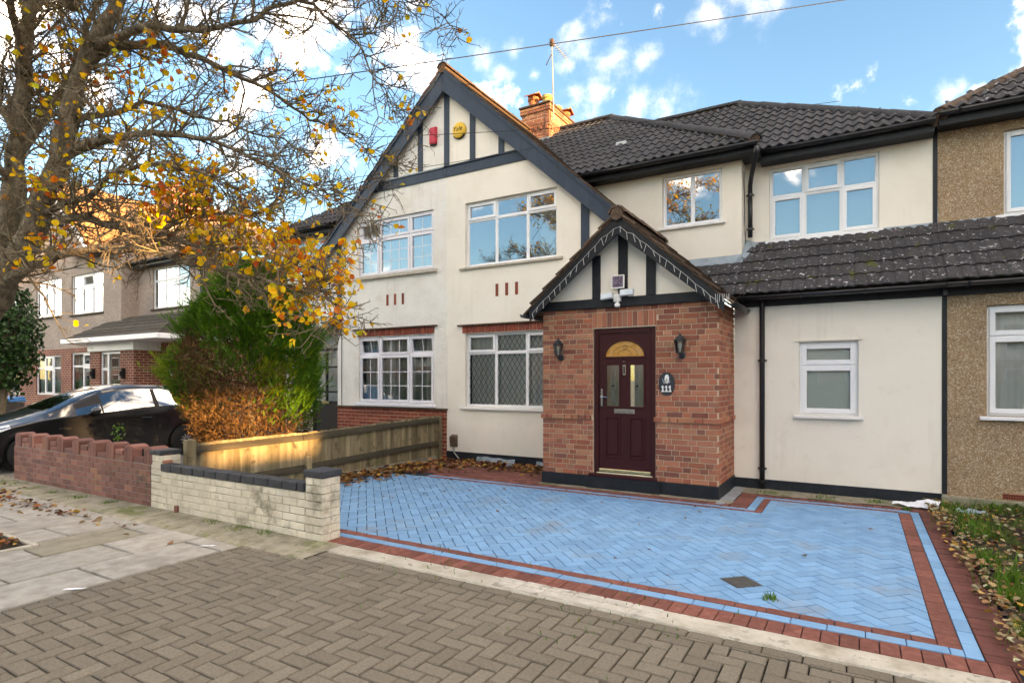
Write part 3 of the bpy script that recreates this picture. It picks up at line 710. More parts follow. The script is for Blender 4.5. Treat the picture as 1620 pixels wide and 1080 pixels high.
    if sill:
        mt, ov, dp_, h = sill
        s = MB(); s.hexa([(X0 - ov, Y - dp_, Z0 - h), (X1 + ov, Y - dp_, Z0 - h), (X1 + ov, Y + recess, Z0 - h), (X0 - ov, Y + recess, Z0 - h),
                          (X0 - ov, Y - dp_, Z0 - .012), (X1 + ov, Y - dp_, Z0 - .012), (X1 + ov, Y + recess, Z0 + .001), (X0 - ov, Y + recess, Z0 + .001)])
        s.build('sill', M[mt], w, bevel=.004)
    return w

# bricks: collected for each thing, then the largest on screen become objects
class Bricks:
    def __init__(s, name='brick'): s.items = []; s.name = name; s.cache = {}
    def add(s, O, u, a, c, z0, z1, depth, mat, parent, proud=0.0):
        s.items.append((Vector(O), Vector(u), a, c, z0, z1, depth, mat, parent, proud))
    def course(s, O, u, L, z0, z1, mat, parent, depth=.1, bond='flemish', k=0, skip=(), joint=.01, proud=0.0, sl=.215):
        x = 0; i = k
        if bond == 'flemish':
            x = 0; seq = [sl, .1025] if k % 2 == 0 else [.1025, .06, sl]; first = True; q = 0
            while x < L - .005:
                w = seq[q % len(seq)] if q < len(seq) else ([sl, .1025][(q - len(seq)) % 2] if seq[-1] != sl else [.1025, sl][(q - len(seq)) % 2])
                if R.random() < .12 and w > .2: w = .1025
                q += 1; s._put(O, u, x, min(x + w, L), z0, z1, depth, mat, parent, skip, proud); x += w + joint
        else:
            x = -(sl + joint) / 2 if k % 2 else 0
            while x < L - .005:
                s._put(O, u, max(x, 0), min(x + sl, L), z0, z1, depth, mat, parent, skip, proud); x += sl + joint
    def _put(s, O, u, a, c, z0, z1, depth, mat, parent, skip, proud):
        segs = [(a, c)]
        for (sa, sc, sz0, sz1) in skip:
            if z1 <= sz0 + .02 or z0 >= sz1 - .02: continue
            ns = []
            for (p, q) in segs:
                if q <= sa or p >= sc: ns.append((p, q)); continue
                if p < sa - .02: ns.append((p, sa - .004))
                if q > sc + .02: ns.append((sc + .004, q))
            segs = ns
        for (p, q) in segs:
            if q - p > .018: s.add(O, u, p, q, z0, z1, depth, mat, parent, proud)
    def flush(s, owner, limit=300, rest='brickwork'):
        it = []
        for t in s.items:
            O, u, a, c, z0, z1 = t[:6]; p0, p1 = O + u * a, O + u * c
            it.append((screen_area([(p0.x, p0.y, z0), (p1.x, p1.y, z0), (p1.x, p1.y, z1), (p0.x, p0.y, z1)]), t))
        it.sort(key=lambda q: -q[0]); rv = {}
        for i, (ar, (O, u, a, c, z0, z1, depth, mat, parent, proud)) in enumerate(it):
            w, h = round(c - a, 3), round(z1 - z0, 3); rz = math.atan2(u.y, u.x); nrm = Vector((u.y, -u.x, 0))
            loc = O + u * a + nrm * (proud + R.uniform(-.0015, .0015)) + Vector((0, 0, z0))
            key = (w, h, round(depth, 3), mat.name)
            if key not in s.cache:
                b = MB().box(0, w, 0, depth, 0, h); e = .004
                v = [(0, e, 0), (w, e, 0), (w, depth, 0), (0, depth, 0), (0, e, h), (w, e, h), (w, depth, h), (0, depth, h), (e, 0, e), (w - e, 0, e), (w - e, 0, h - e), (e, 0, h - e)]
                f = [(8, 9, 10, 11), (0, 1, 9, 8), (1, 5, 10, 9), (5, 4, 11, 10), (4, 0, 8, 11), (1, 2, 6, 5), (2, 3, 7, 6), (3, 0, 4, 7), (4, 5, 6, 7), (0, 3, 2, 1)]
                s.cache[key] = (v, f, None)
            v, f, me = s.cache[key]
            if i < limit and ar > 3:
                if me is None:
                    me = bpy.data.meshes.new(s.name); me.from_pydata(v, [], f); me.materials.append(mat); s.cache[key] = (v, f, me)
                link(s.name, me, parent, loc, rz)
            else:
                Mx = Matrix.Translation(loc) @ Matrix.Rotation(rz, 4, 'Z'); V, F = rv.setdefault((mat.name, parent.name), ([], [], mat, parent))[:2]
                k = len(V); V += [tuple(Mx @ Vector(q)) for q in v]; F += [tuple(k + j for j in q) for q in f]
        for V, F, mat, parent in rv.values():
            me = bpy.data.meshes.new(rest); me.from_pydata(V, [], F); me.materials.append(mat); o = link(rest, me, parent); o['kind'] = 'stuff'

# wavy interlocking tile, local: x across (0..w), y up the slope (0..l), z out of the slope
def tile_geo(w, l, lift, prof, x0=0, x1=None, n=8):
    x1 = w if x1 is None else x1; v = []; f = []
    for i in range(n + 1):
        x = x0 + (x1 - x0) * i / n; h = prof(x / w)
        v += [(x, 0, h + lift), (x, l, h), (x, 0, h + lift - .022)]
    for i in range(n):
        k = 3 * i; f += [(k, k + 3, k + 4, k + 1), (k + 2, k + 5, k + 3, k)]
    return v, f
def prof_roll(t): t = (t * 2) % 1; return .018 + (.026 * math.sin(math.pi * (t - .45) / .55) if t > .45 else -.012 * math.sin(math.pi * t / .45))
def prof_flat(t): t = (t * 2) % 1; return .016 + (.014 if .1 < t < .62 else 0.0 if (t > .72 or t < .02) else .007)
def tile_slope(parent, mat, X0, X1, Ye, Ze, run, pitch, lo=None, hi=None, w=.3, gauge=.33, prof=prof_roll, name='roof_tile', rows=None, n=12, dx=0):
    """tiles on a slope that rises along +Y; lo(y)/hi(y): limits in X at plan distance y from the eave"""
    c, s = math.cos(pitch), math.sin(pitch); L = run / c; rows = rows or int(math.ceil(L / gauge)); cache = {}
    for r in range(rows):
        d0 = r * gauge; d1 = min(d0 + gauge + .05, L + .02); yp = (d0 + gauge / 2) * c
        a = X0 if lo is None else max(X0, lo(yp)); b_ = X1 if hi is None else min(X1, hi(yp))
        k0 = math.floor((a - X0 + dx) / w); x = X0 - dx + k0 * w
        while x < b_:
            xa, xb = max(x, a), min(x + w, b_)
            if xb - xa > .03:
                key = (round(xa - x, 3), round(xb - x, 3), round(d1 - d0, 3))
                if key not in cache:
                    v, f = tile_geo(w, d1 - d0, .024, prof, xa - x, xb - x, n)
                    v = [(p[0], p[1] * c - p[2] * s, p[1] * s + p[2] * c) for p in v]
                    me = bpy.data.meshes.new(name); me.from_pydata(v, [], f); me.materials.append(mat); cache[key] = me
                o = link(name, cache[key], parent, (x, Ye + d0 * c + R.uniform(-.004, .004), Ze + d0 * s + R.uniform(-.003, .003)))
            x += w
def ridge_line(parent, a, b, mat, r=.115, seg=.4, name='ridge_tile', ax=None):
    a, b = Vector(a), Vector(b); L = (b - a).length; n = max(1, round(L / seg)); d = (b - a) / n; t = d.normalized()
    u = t.cross(Vector((0, 0, 1))).normalized(); w = u.cross(t).normalized(); v = []; f = []; k = 7; l = d.length + .025
    for i in range(2):
        for j in range(k + 1):
            an = math.pi * j / k; rr = r * (1.06 if i == 0 else 1.0); p = t * (l * i) + u * (math.cos(an) * rr) + w * (math.sin(an) * rr * .8 - .03); v.append(tuple(p))
    for i in range(2):
        for j in range(k + 1):
            an = math.pi * j / k; rr = r * .82; p = t * (l * i) + u * (math.cos(an) * rr) + w * (math.sin(an) * rr * .8 - .03); v.append(tuple(p))
    K = k + 1
    for j in range(k): f += [(j, j + 1, K + j + 1, K + j), (2 * K + j, j, j + 1, 2 * K + j + 1), (K + j, 3 * K + j, 3 * K + j + 1, K + j + 1)]
    me = bpy.data.meshes.new(name); me.from_pydata(v, [], f); me.materials.append(mat)
    for i in range(n): link(name, me, parent, a + d * i + Vector((0, 0, R.uniform(-.006, .006))))
    bedm = MB().tube([a - Vector((0, 0, .05)), b - Vector((0, 0, .05))], r * .75, 8); bedm.build('mortar_bed', M['tile_brown'], parent)
def gutter(parent, X0, X1, Y, Z, r=.058, drop=.13, fascia_y=None, soffit=None, name='gutter'):
    g = MB(); k = 8; n = 2
    for X in (X0, X1):
        for rr in (r, r - .006):
            for j in range(k + 1):
                a = math.pi + math.pi * j / k; g.v.append((X, Y + rr * math.cos(a), Z + rr * math.sin(a)))
    K = k + 1
    for j in range(k):
        g.f += [(j, j + 1, 2 * K + j + 1, 2 * K + j), (K + j, 3 * K + j, 3 * K + j + 1, K + j + 1), (j, K + j, K + j + 1, j + 1), (2 * K + j, 2 * K + j + 1, 3 * K + j + 1, 3 * K + j)]
    g.f += [(0, 2 * K, 3 * K, K), (k, K + k, 3 * K + k, 2 * K + k)]
    go = g.build(name, M['gutter_plastic'], parent, smooth=True)
    for i in range(max(2, int((X1 - X0) / .75))):
        x = X0 + .2 + i * .75
        if x > X1 - .05: break
        q = MB(); q.tube([(x, Y - math.cos(t) * (r + .005), Z - math.sin(t) * (r + .005)) for t in [math.pi * j / 8 for j in range(9)]], .007, 5); q.build('gutter_bracket', M['gutter_plastic'], go)
    if fascia_y is not None: MB().box(X0, X1, fascia_y, fascia_y + .022, Z - drop, Z + .03).build('fascia', M['timber_black'], parent, bevel=.003)
    if soffit: MB().box(X0, X1, fascia_y + .022, soffit, Z - drop + .004, Z - drop + .016).build('soffit', M['timber_black'], parent)
    return go

# ------------------------------------------------------------------ the gable pair: number 111 (right half) and its neighbour (left half)
GX, GZ, GP = -7.04, 7.73, .92            # ridge of the gable, slope
GY = 9.30; BY = 9.16
house = empty('terraced_house', (-3.5, 9.3, 0), 'cream rendered house numbered 111 with brick porch and dark timbers', 'house')
left = empty('semi_detached_house', (-9, 9.3, 0), 'white roughcast house with lattice-free gridded windows left of number 111', 'house')
left['label'] = 'white roughcast half of the gabled pair, with gridded windows and low brick base'
gz = lambda x: GZ - .06 - abs(x - GX) * GP
clipR = [(GX, 0), (-3.35, 0), (-3.35, gz(-3.35)), (GX, gz(GX))]
clipL = [(-10.72, 0), (GX, 0), (GX, gz(GX)), (-10.72, gz(-10.72))]
w_ff = (-6.595, -4.605, 3.765, 5.01); w_gf = (-6.595, -4.60, 1.05, 2.47)
wall_y(house, 'gable_wall', M['cream_render'], GX, -3.4, .165, 7.7, GY, [w_ff, w_gf], clip=clipR)
l_ff = (-9.474, -7.376, 3.82, 5.02); l_gf = (-9.474, -7.376, 1.07, 2.50)
wall_y(left, 'gable_wall', M['roughcast_white'], -10.7, GX, 2.90, 7.7, GY, [l_ff], clip=clipL)
wall_y(left, 'ground_floor_wall', M['roughcast_white'], -10.12, GX - .003, .99, 2.897, GY, [l_gf])
MB().box(-10.7, GX, GY + .01, GY + .5, 2.87, 2.899).build('oversail_soffit', M['timber_black'], left)
MB().box(-10.12, -10.10, GY + .002, GY + 1.2, 0, 2.87).build('recess_wall', M['roughcast_white'], left)
# black painted base, with patches of lead and dirt
MB().box(GX, -4.17, GY - .018, GY + .02, 0, .165).build('plinth', M['plinth_paint'], house, bevel=.004)
FRM = dict(frame='upvc_white')
window(house, *w_ff, GY, cols=(-5.915, -5.235), zt=4.66, glass='glass_sky', sashes=((1, 0), (1, 2)), sill=('sill_render', .12, .05, .055), curtain=None)
window(house, *w_gf, GY, cols=(-5.925, -5.25), zt=2.09, glass='glass_ground', leads=True, curtain='net', sashes=((1, 0), (1, 2)), sill=('sill_white', .1, .06, .05))
window(left, *l_ff, GY, cols=(-8.885, -8.03), zt=4.61, frame='upvc_lilac', glass='glass_sky', grid=((2, 3, 2), 3), open_top=(0,), sashes=((0, 0), (0, 2), (0, 1), (1, 1), (1, 2)), curtain='net', recess=.05, sill=('sill_render', .1, .07, .075))
window(left, *l_gf, GY, cols=(-8.865, -8.03), zt=2.10, frame='upvc_lilac', glass='glass_ground', grid=((2, 3, 2), 3), open_top=(0, 2), sashes=((0, 0), (0, 2), (0, 1), (1, 1)), curtain='drapes', recess=.04, sill=('upvc_lilac', .06, .07, .06))
# brick strips above the ground-floor windows, with tile drips
for own, (a, c) in ((house, (-6.66, -4.2)), (left, (-9.5, -7.36))):
    hb = Bricks(); x = a
    ztop = 2.645 if own is house else 2.68; zlo = w_gf[3] + .01 if own is house else l_gf[3] + .01
    while x < c - .02: hb.add((0, GY - .012, 0), (1, 0, 0), x, min(x + .066, c), zlo, ztop - .03, .03, M['brick_plain'], own); x += .075
    hb.flush(own)
    MB().box(a - .1, c + (.09 if own is left else 0), GY - .06, GY + .01, ztop - .028, ztop).build('tile_drip', M['tile_brown'], own, bevel=.006)
    for i in range(3):
        xx = (-5.895 if own is house else -8.65) + i * .215
        MB().box(xx, xx + .062, GY - .008, GY + .03, 3.15, 3.385).build('decorative_brick', M['brick_plain'], own, bevel=.004)
# gable timbers
tb = M['timber_blue_black']
for own, x0, x1 in ((left, -8.99, GX - .004), (house, GX + .004, -5.17)):
    MB().prism_y([(x0, 5.60), (x1, 5.60), (x1 + (.17 if own is house else 0) * 0, 5.785), (x0, 5.785)], GY - .022, GY + .01).build('tie_beam', tb, own, bevel=.003)
    MB().box(x0 - .05, x1 + .05, GY - .045, GY + .01, 5.79, 5.815).build('beam_drip', M['lead'] if own is left else tb, own)
for own, x in ((left, -8.375), (left, -7.712), (house, -6.417), (house, -5.76)):
    MB().box(x - .062, x + .062, GY - .02, GY + .01, 5.815, gz(x) - .1).build('timber_post', tb, own, bevel=.003)
MB().box(GX - .062, GX + .062, GY - .021, GY + .01, 5.816, 7.4).build('timber_post', tb, house, bevel=.003)
MB().box(-4.135, -3.98, GY - .02, GY + .01, 2.6, 4.72).build('timber_post', tb, house, bevel=.003)
MB().box(-10.12, -9.985, GY - .02, GY + .01, 2.95, 4.8).build('timber_post', tb, left, bevel=.003)
MB().box(-10.16, -9.96, GY - .2, GY + .01, 2.70, 2.949).build('corbel', M['timber_black'], left, bevel=.02)
# barge boards
bw = .33
for own, sg, ex in ((left, -1, 3.68), (house, 1, 3.58)):
    p = [(GX, GZ - .03), (GX + sg * ex, GZ - .03 - ex * GP), (GX + sg * ex, GZ - .03 - ex * GP - bw * 1.1), (GX, GZ - .03 - bw * 1.33)]
    if sg < 0: p = [(x - .0015, z) for x, z in p]
    MB().prism_y(p, BY, BY + .035).build('barge_board', tb, own, bevel=.004)
    p2 = [(GX, GZ - .02), (GX + sg * (ex + .06), GZ - .02 - (ex + .06) * GP), (GX + sg * (ex + .06), GZ - .09 - (ex + .06) * GP), (GX, GZ - .09)]
    MB().prism_y(p2, BY - .025, BY - .001).build('barge_moulding', tb, own)
    p3 = [(GX, GZ - .1), (GX + sg * ex, GZ - .1 - ex * GP), (GX + sg * ex, GZ - .12 - ex * GP), (GX, GZ - .12)]
    MB().prism_y(p3, BY + .036, GY + .02).build('verge_soffit', M['timber_black'], own)
    # plain tile courses, seen edge-on along the verge
    roof = MB().prism_y([(GX, GZ - .02), (GX + sg * 4.05, GZ - .02 - 4.05 * GP), (GX + sg * 4.05, GZ - .06 - 4.05 * GP), (GX, GZ - .06)], BY - .01, 16.5).build('gable_roof', M['tile_brown'], own)
    cs = math.cos(math.atan(GP)); nx, nz = sg * math.sin(math.atan(GP)), cs; tx, tz = sg * cs, -math.sin(math.atan(GP))
    for i in range(48):
        d = .05 + i * .115; ox, oz = GX + tx * d, GZ - .02 + tz * d
        q = [(ox - tx * .09 + nx * .012, oz - tz * .09 + nz * .012), (ox + tx * .12 + nx * .034, oz + tz * .12 + nz * .034), (ox + tx * .12 + nx * .014, oz + tz * .12 + nz * .014), (ox - tx * .09 - nx * .002, oz - tz * .09 - nz * .002)]
        MB().prism_y(q, BY - .03 + R.uniform(-.015, .012), 13.0 if sg > 0 else 12.2).build('tile_course', M['tile_brown'], roof)
ridge_line(house, (GX, BY - .03, GZ + .02), (GX, 13.0, GZ + .02), M['tile_brown'], .12, .45)

# our chimney
ch = MB().box(-7.17, -6.42, 12.55, 14.15, 6.4, 8.25).build('chimney', M['mortar'], house)
cb = Bricks()
for k in range(24):
    z = 6.45 + k * .075; pr = .02 if 17 <= k <= 18 else 0.0; pr = .035 if k >= 22 else pr
    cb.course((-7.18 - pr, 12.545, 0), (1, 0, 0), .77 + 2 * pr, z, z + .065, M['brick_chimney'], ch, .1, 'stretch', k, proud=pr)
    cb.course((-6.415, 12.54 - pr, 0), (0, 1, 0), 1.62 + 2 * pr, z, z + .065, M['brick_chimney'], ch, .1, 'stretch', k, proud=pr)
for k in range(10): cb.add((-6.415, 12.54, 0), (0, 1, 0), .08 + k * .155, .15 + k * .155, 6.45 + 16 * .075, 6.45 + 17 * .075 - .005, .1, M['brick_chimney'], ch, .03)
for k in range(5): cb.add((-7.18, 12.545, 0), (1, 0, 0), .04 + k * .155, .11 + k * .155, 6.45 + 16 * .075, 6.45 + 17 * .075 - .005, .1, M['brick_chimney'], ch, .03)
MB().box(-7.24, -6.36, 12.48, 14.22, 8.25, 8.30).build('flaunching', M['tile_brown'], ch, bevel=.012)
for (px_, py_, hh, mt) in ((-6.98, 12.78, .3, 'terracotta'), (-6.6, 12.8, .27, 'terracotta_mossy'), (-6.62, 13.35, .22, 'terracotta_mossy'), (-6.62, 13.85, .26, 'terracotta')):
    MB().lathe([(.13, 8.29), (.125, 8.32), (.115, 8.29 + hh * .7), (.14, 8.29 + hh * .74), (.14, 8.29 + hh), (.1, 8.29 + hh), (.1, 8.29 + hh - .08)], (px_, py_, 0), 16).build('chimney_pot', M[mt], ch, smooth=False)
    if mt == 'terracotta':
        MB().prism_x([(py_ - .2, 8.29 + hh + .02), (py_, 8.29 + hh + .13), (py_ + .2, 8.29 + hh + .02), (py_ + .2, 8.29 + hh), (py_, 8.29 + hh + .1), (py_ - .2, 8.29 + hh)], px_ - .17, px_ + .17).build('pot_hood', M['terracotta'], ch)
MB().prism_x([(12.40, 6.85), (12.54, 7.45), (14.0, 7.45), (14.0, 6.85)], -6.8, -6.40).build('flashing', M['lead'], ch)
cb.flush(house, 130)

# middle wing (set back), roof hipped to the right; then the right wing set back further
MY, RY, EY = 9.79, 10.13, 9.10
m_w = (-2.856, -1.89, 4.14, 4.995); r_w = (-1.227, .264, 3.80, 4.945); e_w = (-.718, .0, 1.085, 2.10)
wall_y(house, 'middle_wall', M['cream_render'], -5.2, -1.59, 3.2, 5.2, MY, [m_w])
MB().poly([(-1.59, MY, 3.2), (-1.59, RY, 3.2), (-1.59, RY, 5.2), (-1.59, MY, 5.2)]).build('middle_return_wall', M['cream_render'], house, fix=False)
wall_y(house, 'right_wall', M['cream_render'], -1.59, .905, 3.6, 5.15, RY, [r_w])
wall_y(house, 'extension_wall', M['cream_render'], -1.582, .905, .14, 2.75, EY, [e_w])
MB().box(-1.583, .905, EY - .022, EY + .02, 0, .14).build('plinth', M['plinth_paint'], house, bevel=.004)
window(house, *m_w, MY, cols=(-2.365,), glass='glass_sky', recess=.05, sill=('sill_white', .06, .05, .05))
window(house, *r_w, RY, cols=(-.73, -.215), zt=4.49, glass='glass_sky', curtain='aqua', sashes=((1, 1), (0, 0), (0, 2)), vent=((-.63, -.36),), recess=.05, sill=('upvc_white', .05, .05, .06))
window(house, *e_w, EY, zt=1.775, glass='glass_ground', curtain='blind', sashes=((0, 0), (1, 0)), vent=((-.52, -.22),), recess=.05, sill=('sill_white', .06, .07, .045), casement_w=.055)
MB().box(-.77, .05, EY - .022, EY + .01, 2.115, 2.13).build('window_label_mould', M['cream_render'], house)
for sx, x in ((-1, -.745), (1, .025)): MB().bar((x, EY - .006, 2.13), (x - sx * .06, EY - .006, 2.28), .008, .008, (0, 1, 0)).build('render_bead', M['cream_render'], house)
# middle roof
EZ = 5.20; PM = math.atan(.705); ecx, ecy = -1.36, 9.50
mroof = MB().poly([(-7.0, ecy, EZ - .02), (ecx, ecy, EZ - .02), (ecx - 3.7, ecy + 3.7, EZ - .02 + 3.7 * .705), (-7.0, ecy + 3.7, EZ - .02 + 3.7 * .705)])
mroof.poly([(ecx, ecy, EZ - .02), (ecx, 17, EZ - .02), (ecx - 3.7, 17, EZ - .02 + 3.7 * .705), (ecx - 3.7, ecy + 3.7, EZ - .02 + 3.7 * .705)])
mroof.poly([(-7.0, 17, EZ - .02), (-7.0, ecy + 3.7, EZ - .02 + 3.7 * .705), (ecx - 3.7, ecy + 3.7, EZ - .02 + 3.7 * .705), (ecx - 3.7, 17, EZ + 1.5)])
mroof = mroof.build('middle_roof', M['tile_dark_far'], house, fix=False)
gline = lambda y: GX + max(0, (GZ - .05 - (EZ + y * .705)) / GP)      # where the slope dies into the gable roof
tile_slope(mroof, M['tile_concrete'], -6.9, ecx, ecy - .03, EZ - .01, 3.7, PM, lo=lambda y: gline(y) - .1, hi=lambda y: ecx - y + .05, w=.3, gauge=.335)
ridge_line(mroof, (ecx - 3.72, ecy + 3.72, EZ + 3.7 * .705 + .05), (ecx + .02, ecy - .02, EZ + .05), M['tile_concrete'], .115, .42)
ridge_line(mroof, (-6.4, ecy + 3.7, EZ + 3.7 * .705 + .05), (ecx - 3.7, ecy + 3.7, EZ + 3.7 * .705 + .05), M['tile_concrete'], .115, .42)
MB().box(-4.05, -3.83, 10.72, 10.95, 6.02, 6.17).build('roof_vent', M['plastic_grey'], mroof, bevel=.02)
gutter(house, -4.25, ecx + .06, ecy - .05, EZ - .02, .06, .13, ecy + .02, MY)
MB().box(ecx + .028, ecx + .05, ecy + .02, RY - .2, EZ - .15, EZ).build('return_fascia', M['timber_black'], house)
MB().poly([(-1.59, MY - .29, EZ - .148), (ecx + .028, MY - .29, EZ - .148), (ecx + .028, RY - .1, EZ - .148), (-1.59, RY - .1, EZ - .148)]).build('return_soffit', M['timber_black'], house, fix=False)
# right roof
EZR = 5.16; ry0 = 9.84; rr = 3.05; PR = .70
rroof = MB().poly([(-4.4, ry0, EZR - .02), (.93, ry0, EZR - .02), (.93 - rr, ry0 + rr, EZR - .02 + rr * PR), (-4.4, ry0 + rr, EZR - .02 + rr * PR)])
rroof.poly([(.93, ry0, EZR - .02), (.93, 17, EZR - .02), (.93 - rr, 17, EZR - .02 + rr * PR), (.93 - rr, ry0 + rr, EZR - .02 + rr * PR)])
rroof = rroof.build('right_roof', M['tile_dark_far'], house, fix=False)
tile_slope(rroof, M['tile_concrete'], -4.3, .93, ry0 - .03, EZR - .01, rr, math.atan(PR), lo=lambda y: max(-4.3, ecx - y - .55), hi=lambda y: .93 - y + .05, w=.3, gauge=.335)
ridge_line(rroof, (.93 - rr - .02, ry0 + rr + .02, EZR + rr * PR + .05), (.93, ry0, EZR + .02), M['tile_concrete'], .115, .42)
ridge_line(rroof, (-4.3, ry0 + rr, EZR + rr * PR + .05), (.93 - rr, ry0 + rr, EZR + rr * PR + .05), M['tile_concrete'], .115, .42)
gutter(house, -1.34, .905, ry0 - .05, EZR - .02, .06, .15, ry0 + .02, RY)
# lean-to roof over the extension
LP = math.atan2(1.0, 1.27); LY, LZ = 8.90, 2.79
lroof = MB().poly([(-2.6, LY, LZ - .03), (.93, LY, LZ - .03), (.93, RY, LZ - .03 + (RY - LY) * math.tan(LP)), (-2.6, RY, LZ - .03 + (RY - LY) * math.tan(LP))]).build('lean_to_roof', M['tile_dark_far'], house, fix=False)
tile_slope(lroof, M['tile_lichen'], -2.45, .93, LY - .02, LZ - .015, 1.23, LP, lo=lambda y: -2.45 if y < .8 else -1.55, w=.3, gauge=.315, prof=prof_flat, n=14)
MB().poly([(-1.58, RY - .11, 3.655), (.905, RY - .11, 3.655), (.905, RY - .004, 3.80), (-1.58, RY - .004, 3.80)]).build('flashing', M['lead'], house, fix=False)
MB().poly([(-2.6, MY - .13, 3.41), (-1.52, MY - .13, 3.41), (-1.52, MY - .004, 3.56), (-2.6, MY - .004, 3.56)]).build('flashing', M['lead'], house, fix=False)
MB().poly([(-1.42, MY - .1, 3.43), (-1.584, MY - .1, 3.50), (-1.584, RY, 3.86), (-1.42, RY, 3.80)]).build('flashing', M['lead'], house, fix=False)
gutter(house, -1.62, .93, LY - .045, LZ - .035, .052, .125, EY - .03)
# down pipes
def pipe(parent, pts, r=.034, clips=(), name='downpipe'):
    b = MB().tube(pts, r, 12); o = b.build(name, M['gutter_plastic'], parent, smooth=True)
    for (x, y, z) in clips:
        c = MB().lathe([(r + .004, z - .02), (r + .008, z - .018), (r + .008, z + .018), (r + .004, z + .02)], (x, y, 0), 12); c.box(x - .06, x + .06, y + .005, y + .035, z - .012, z + .012); c.build('pipe_clip', M['gutter_plastic'], o)
    return o
pipe(house, [(-1.19, EY - .09, 2.72), (-1.19, EY - .06, 2.62), (-1.19, EY - .055, 2.0), (-1.19, EY - .055, .02)], .036, [(-1.19, EY - .055, 1.85), (-1.19, EY - .055, .3), (-1.19, EY - .055, .12)])
pipe(house, [(-1.33, 9.46, 5.12), (-1.34, 9.50, 5.02), (-1.47, 9.93, 4.78), (-1.50, RY - .09, 4.70), (-1.50, RY - .09, 4.3), (-1.50, RY - .09, 3.87)], .036, [(-1.50, RY - .09, 4.55), (-1.50, RY - .09, 4.0)])
MB().tube([(-1.57, MY + .1, 4.9), (-1.565, MY + .12, 4.2), (-1.55, MY + .14, 3.75)], .006, 5).build('cable', M['cable'], house)

# ---- brick porch
PX0, PX1, PY, PT = -4.175, -1.582, 7.95, 2.625
PC = (PX0 + PX1) / 2; D0, D1, DZ0, DZ1 = -3.348, -2.416, .19, 2.32
porch = MB().box(PX0 + .008, D0, PY + .008, PY + .22, .17, PT).box(D1, PX1 - .008, PY + .008, PY + .22, .17, PT).box(D0, D1, PY + .008, PY + .22, DZ1, PT)
porch.box(PX1 - .22, PX1 - .008, PY + .22, EY, .17, PT).box(PX0 + .008, PX0 + .22, PY + .22, GY, .17, PT)
porch = porch.build('porch_wall', M['mortar'], house)
hb = Bricks(); z = .172; k = 0; bh = .0745
sold = (D0 - .012 - PX0, D1 + .012 - PX0, DZ1 + .012, DZ1 + .232)
def patch(x): return x
while z < PT - .02:
    zt_ = min(z + .0645, PT - .002); pr = .024 if k == 11 else 0
    sk = [(D0 - PX0, D1 - PX0, DZ0 - .1, DZ1 + .01), sold]
    hb.course((PX0 - pr, PY, 0), (1, 0, 0), PX1 - PX0 + 2 * pr, z, zt_, M['brick_red'], porch, .1, 'flemish', k, sk, proud=pr)
    hb.course((PX1, PY + .104 - pr, 0), (0, 1, 0), EY - PY - .1, z, zt_, M['brick_red'], porch, .1, 'flemish', k + 1, proud=pr)
    z += bh; k += 1
x = D0 - .008
while x < D1 - .02: hb.add((PX0, PY, 0), (1, 0, 0), x - PX0, min(x + .0665, D1 + .01) - PX0, DZ1 + .016, DZ1 + .226, .1, M['brick_red'], porch); x += .0765
hb.flush(house, 290)
MB().box(PX0 - .014, PX1 + .014, PY - .02, PY + .1, -.01, .168).build('plinth', M['plinth_paint'], house, bevel=.006)
MB().box(PX1 - .1, PX1 + .0138, PY + .1, EY, -.01, .1675).build('plinth', M['plinth_paint'], house, bevel=.004)
MB().box(D0 - .1, D1 + .08, PY - .06, PY - .0205, -.005, .172).build('door_step', M['plinth_paint'], house, bevel=.012, seg=2)
# door
fr = MB(); yf = PY + .035
fr.box(D0 + .003, D0 + .075, yf, yf + .07, DZ0, DZ1).box(D1 - .075, D1 - .003, yf, yf + .07, DZ0, DZ1).box(D0 + .075, D1 - .075, yf, yf + .07, DZ1 - .075, DZ1)
frame = fr.build('door_frame', M['door_maroon'], house, bevel=.008, seg=2)
MB().box(D0 - .05, D1 + .03, PY - .055, yf + .06, .172, .215).build('door_cill', M['door_maroon'], house, bevel=.006)
dx0, dx1, dz0, dz1 = D0 + .078, D1 - .078, .235, DZ1 - .078; yd = yf + .022
DW, DH = dx1 - dx0, dz1 - dz0
def U(u): return dx0 + DW * u
def V(v): return dz0 + DH * v
# the leaf is built round its openings: a fan light, two tall lights and two raised panels
fan_c, fan_r = U(.5), DW * .385; fan_z = V(.835)
lights = [(U(.135), U(.40), V(.475), V(.775)), (U(.60), U(.865), V(.475), V(.775))]
lf = MB(); yb = yd + .045
xs = sorted({dx0, dx1, *[q for l in lights for q in l[:2]]}); zs = sorted({dz0, fan_z, *[q for l in lights for q in l[2:]]})
for i in range(len(xs) - 1):
    for j in range(len(zs) - 1):
        cx, cz = (xs[i] + xs[i + 1]) / 2, (zs[j] + zs[j + 1]) / 2
        if not any(l[0] < cx < l[1] and l[2] < cz < l[3] for l in lights): lf.poly([(xs[i], yd, zs[j]), (xs[i + 1], yd, zs[j]), (xs[i + 1], yd, zs[j + 1]), (xs[i], yd, zs[j + 1])])
ns = 24; arc = [(fan_c - fan_r * math.cos(math.pi * i / ns), fan_z + fan_r * .78 * math.sin(math.pi * i / ns)) for i in range(ns + 1)]
lf.poly([(dx0, yd, fan_z), (arc[0][0], yd, fan_z), (arc[0][0], yd, dz1), (dx0, yd, dz1)]); lf.poly([(arc[-1][0], yd, fan_z), (dx1, yd, fan_z), (dx1, yd, dz1), (arc[-1][0], yd, dz1)])
for i in range(ns): lf.poly([(arc[i][0], yd, arc[i][1]), (arc[i + 1][0], yd, arc[i + 1][1]), (arc[i + 1][0], yd, dz1), (arc[i][0], yd, dz1)])
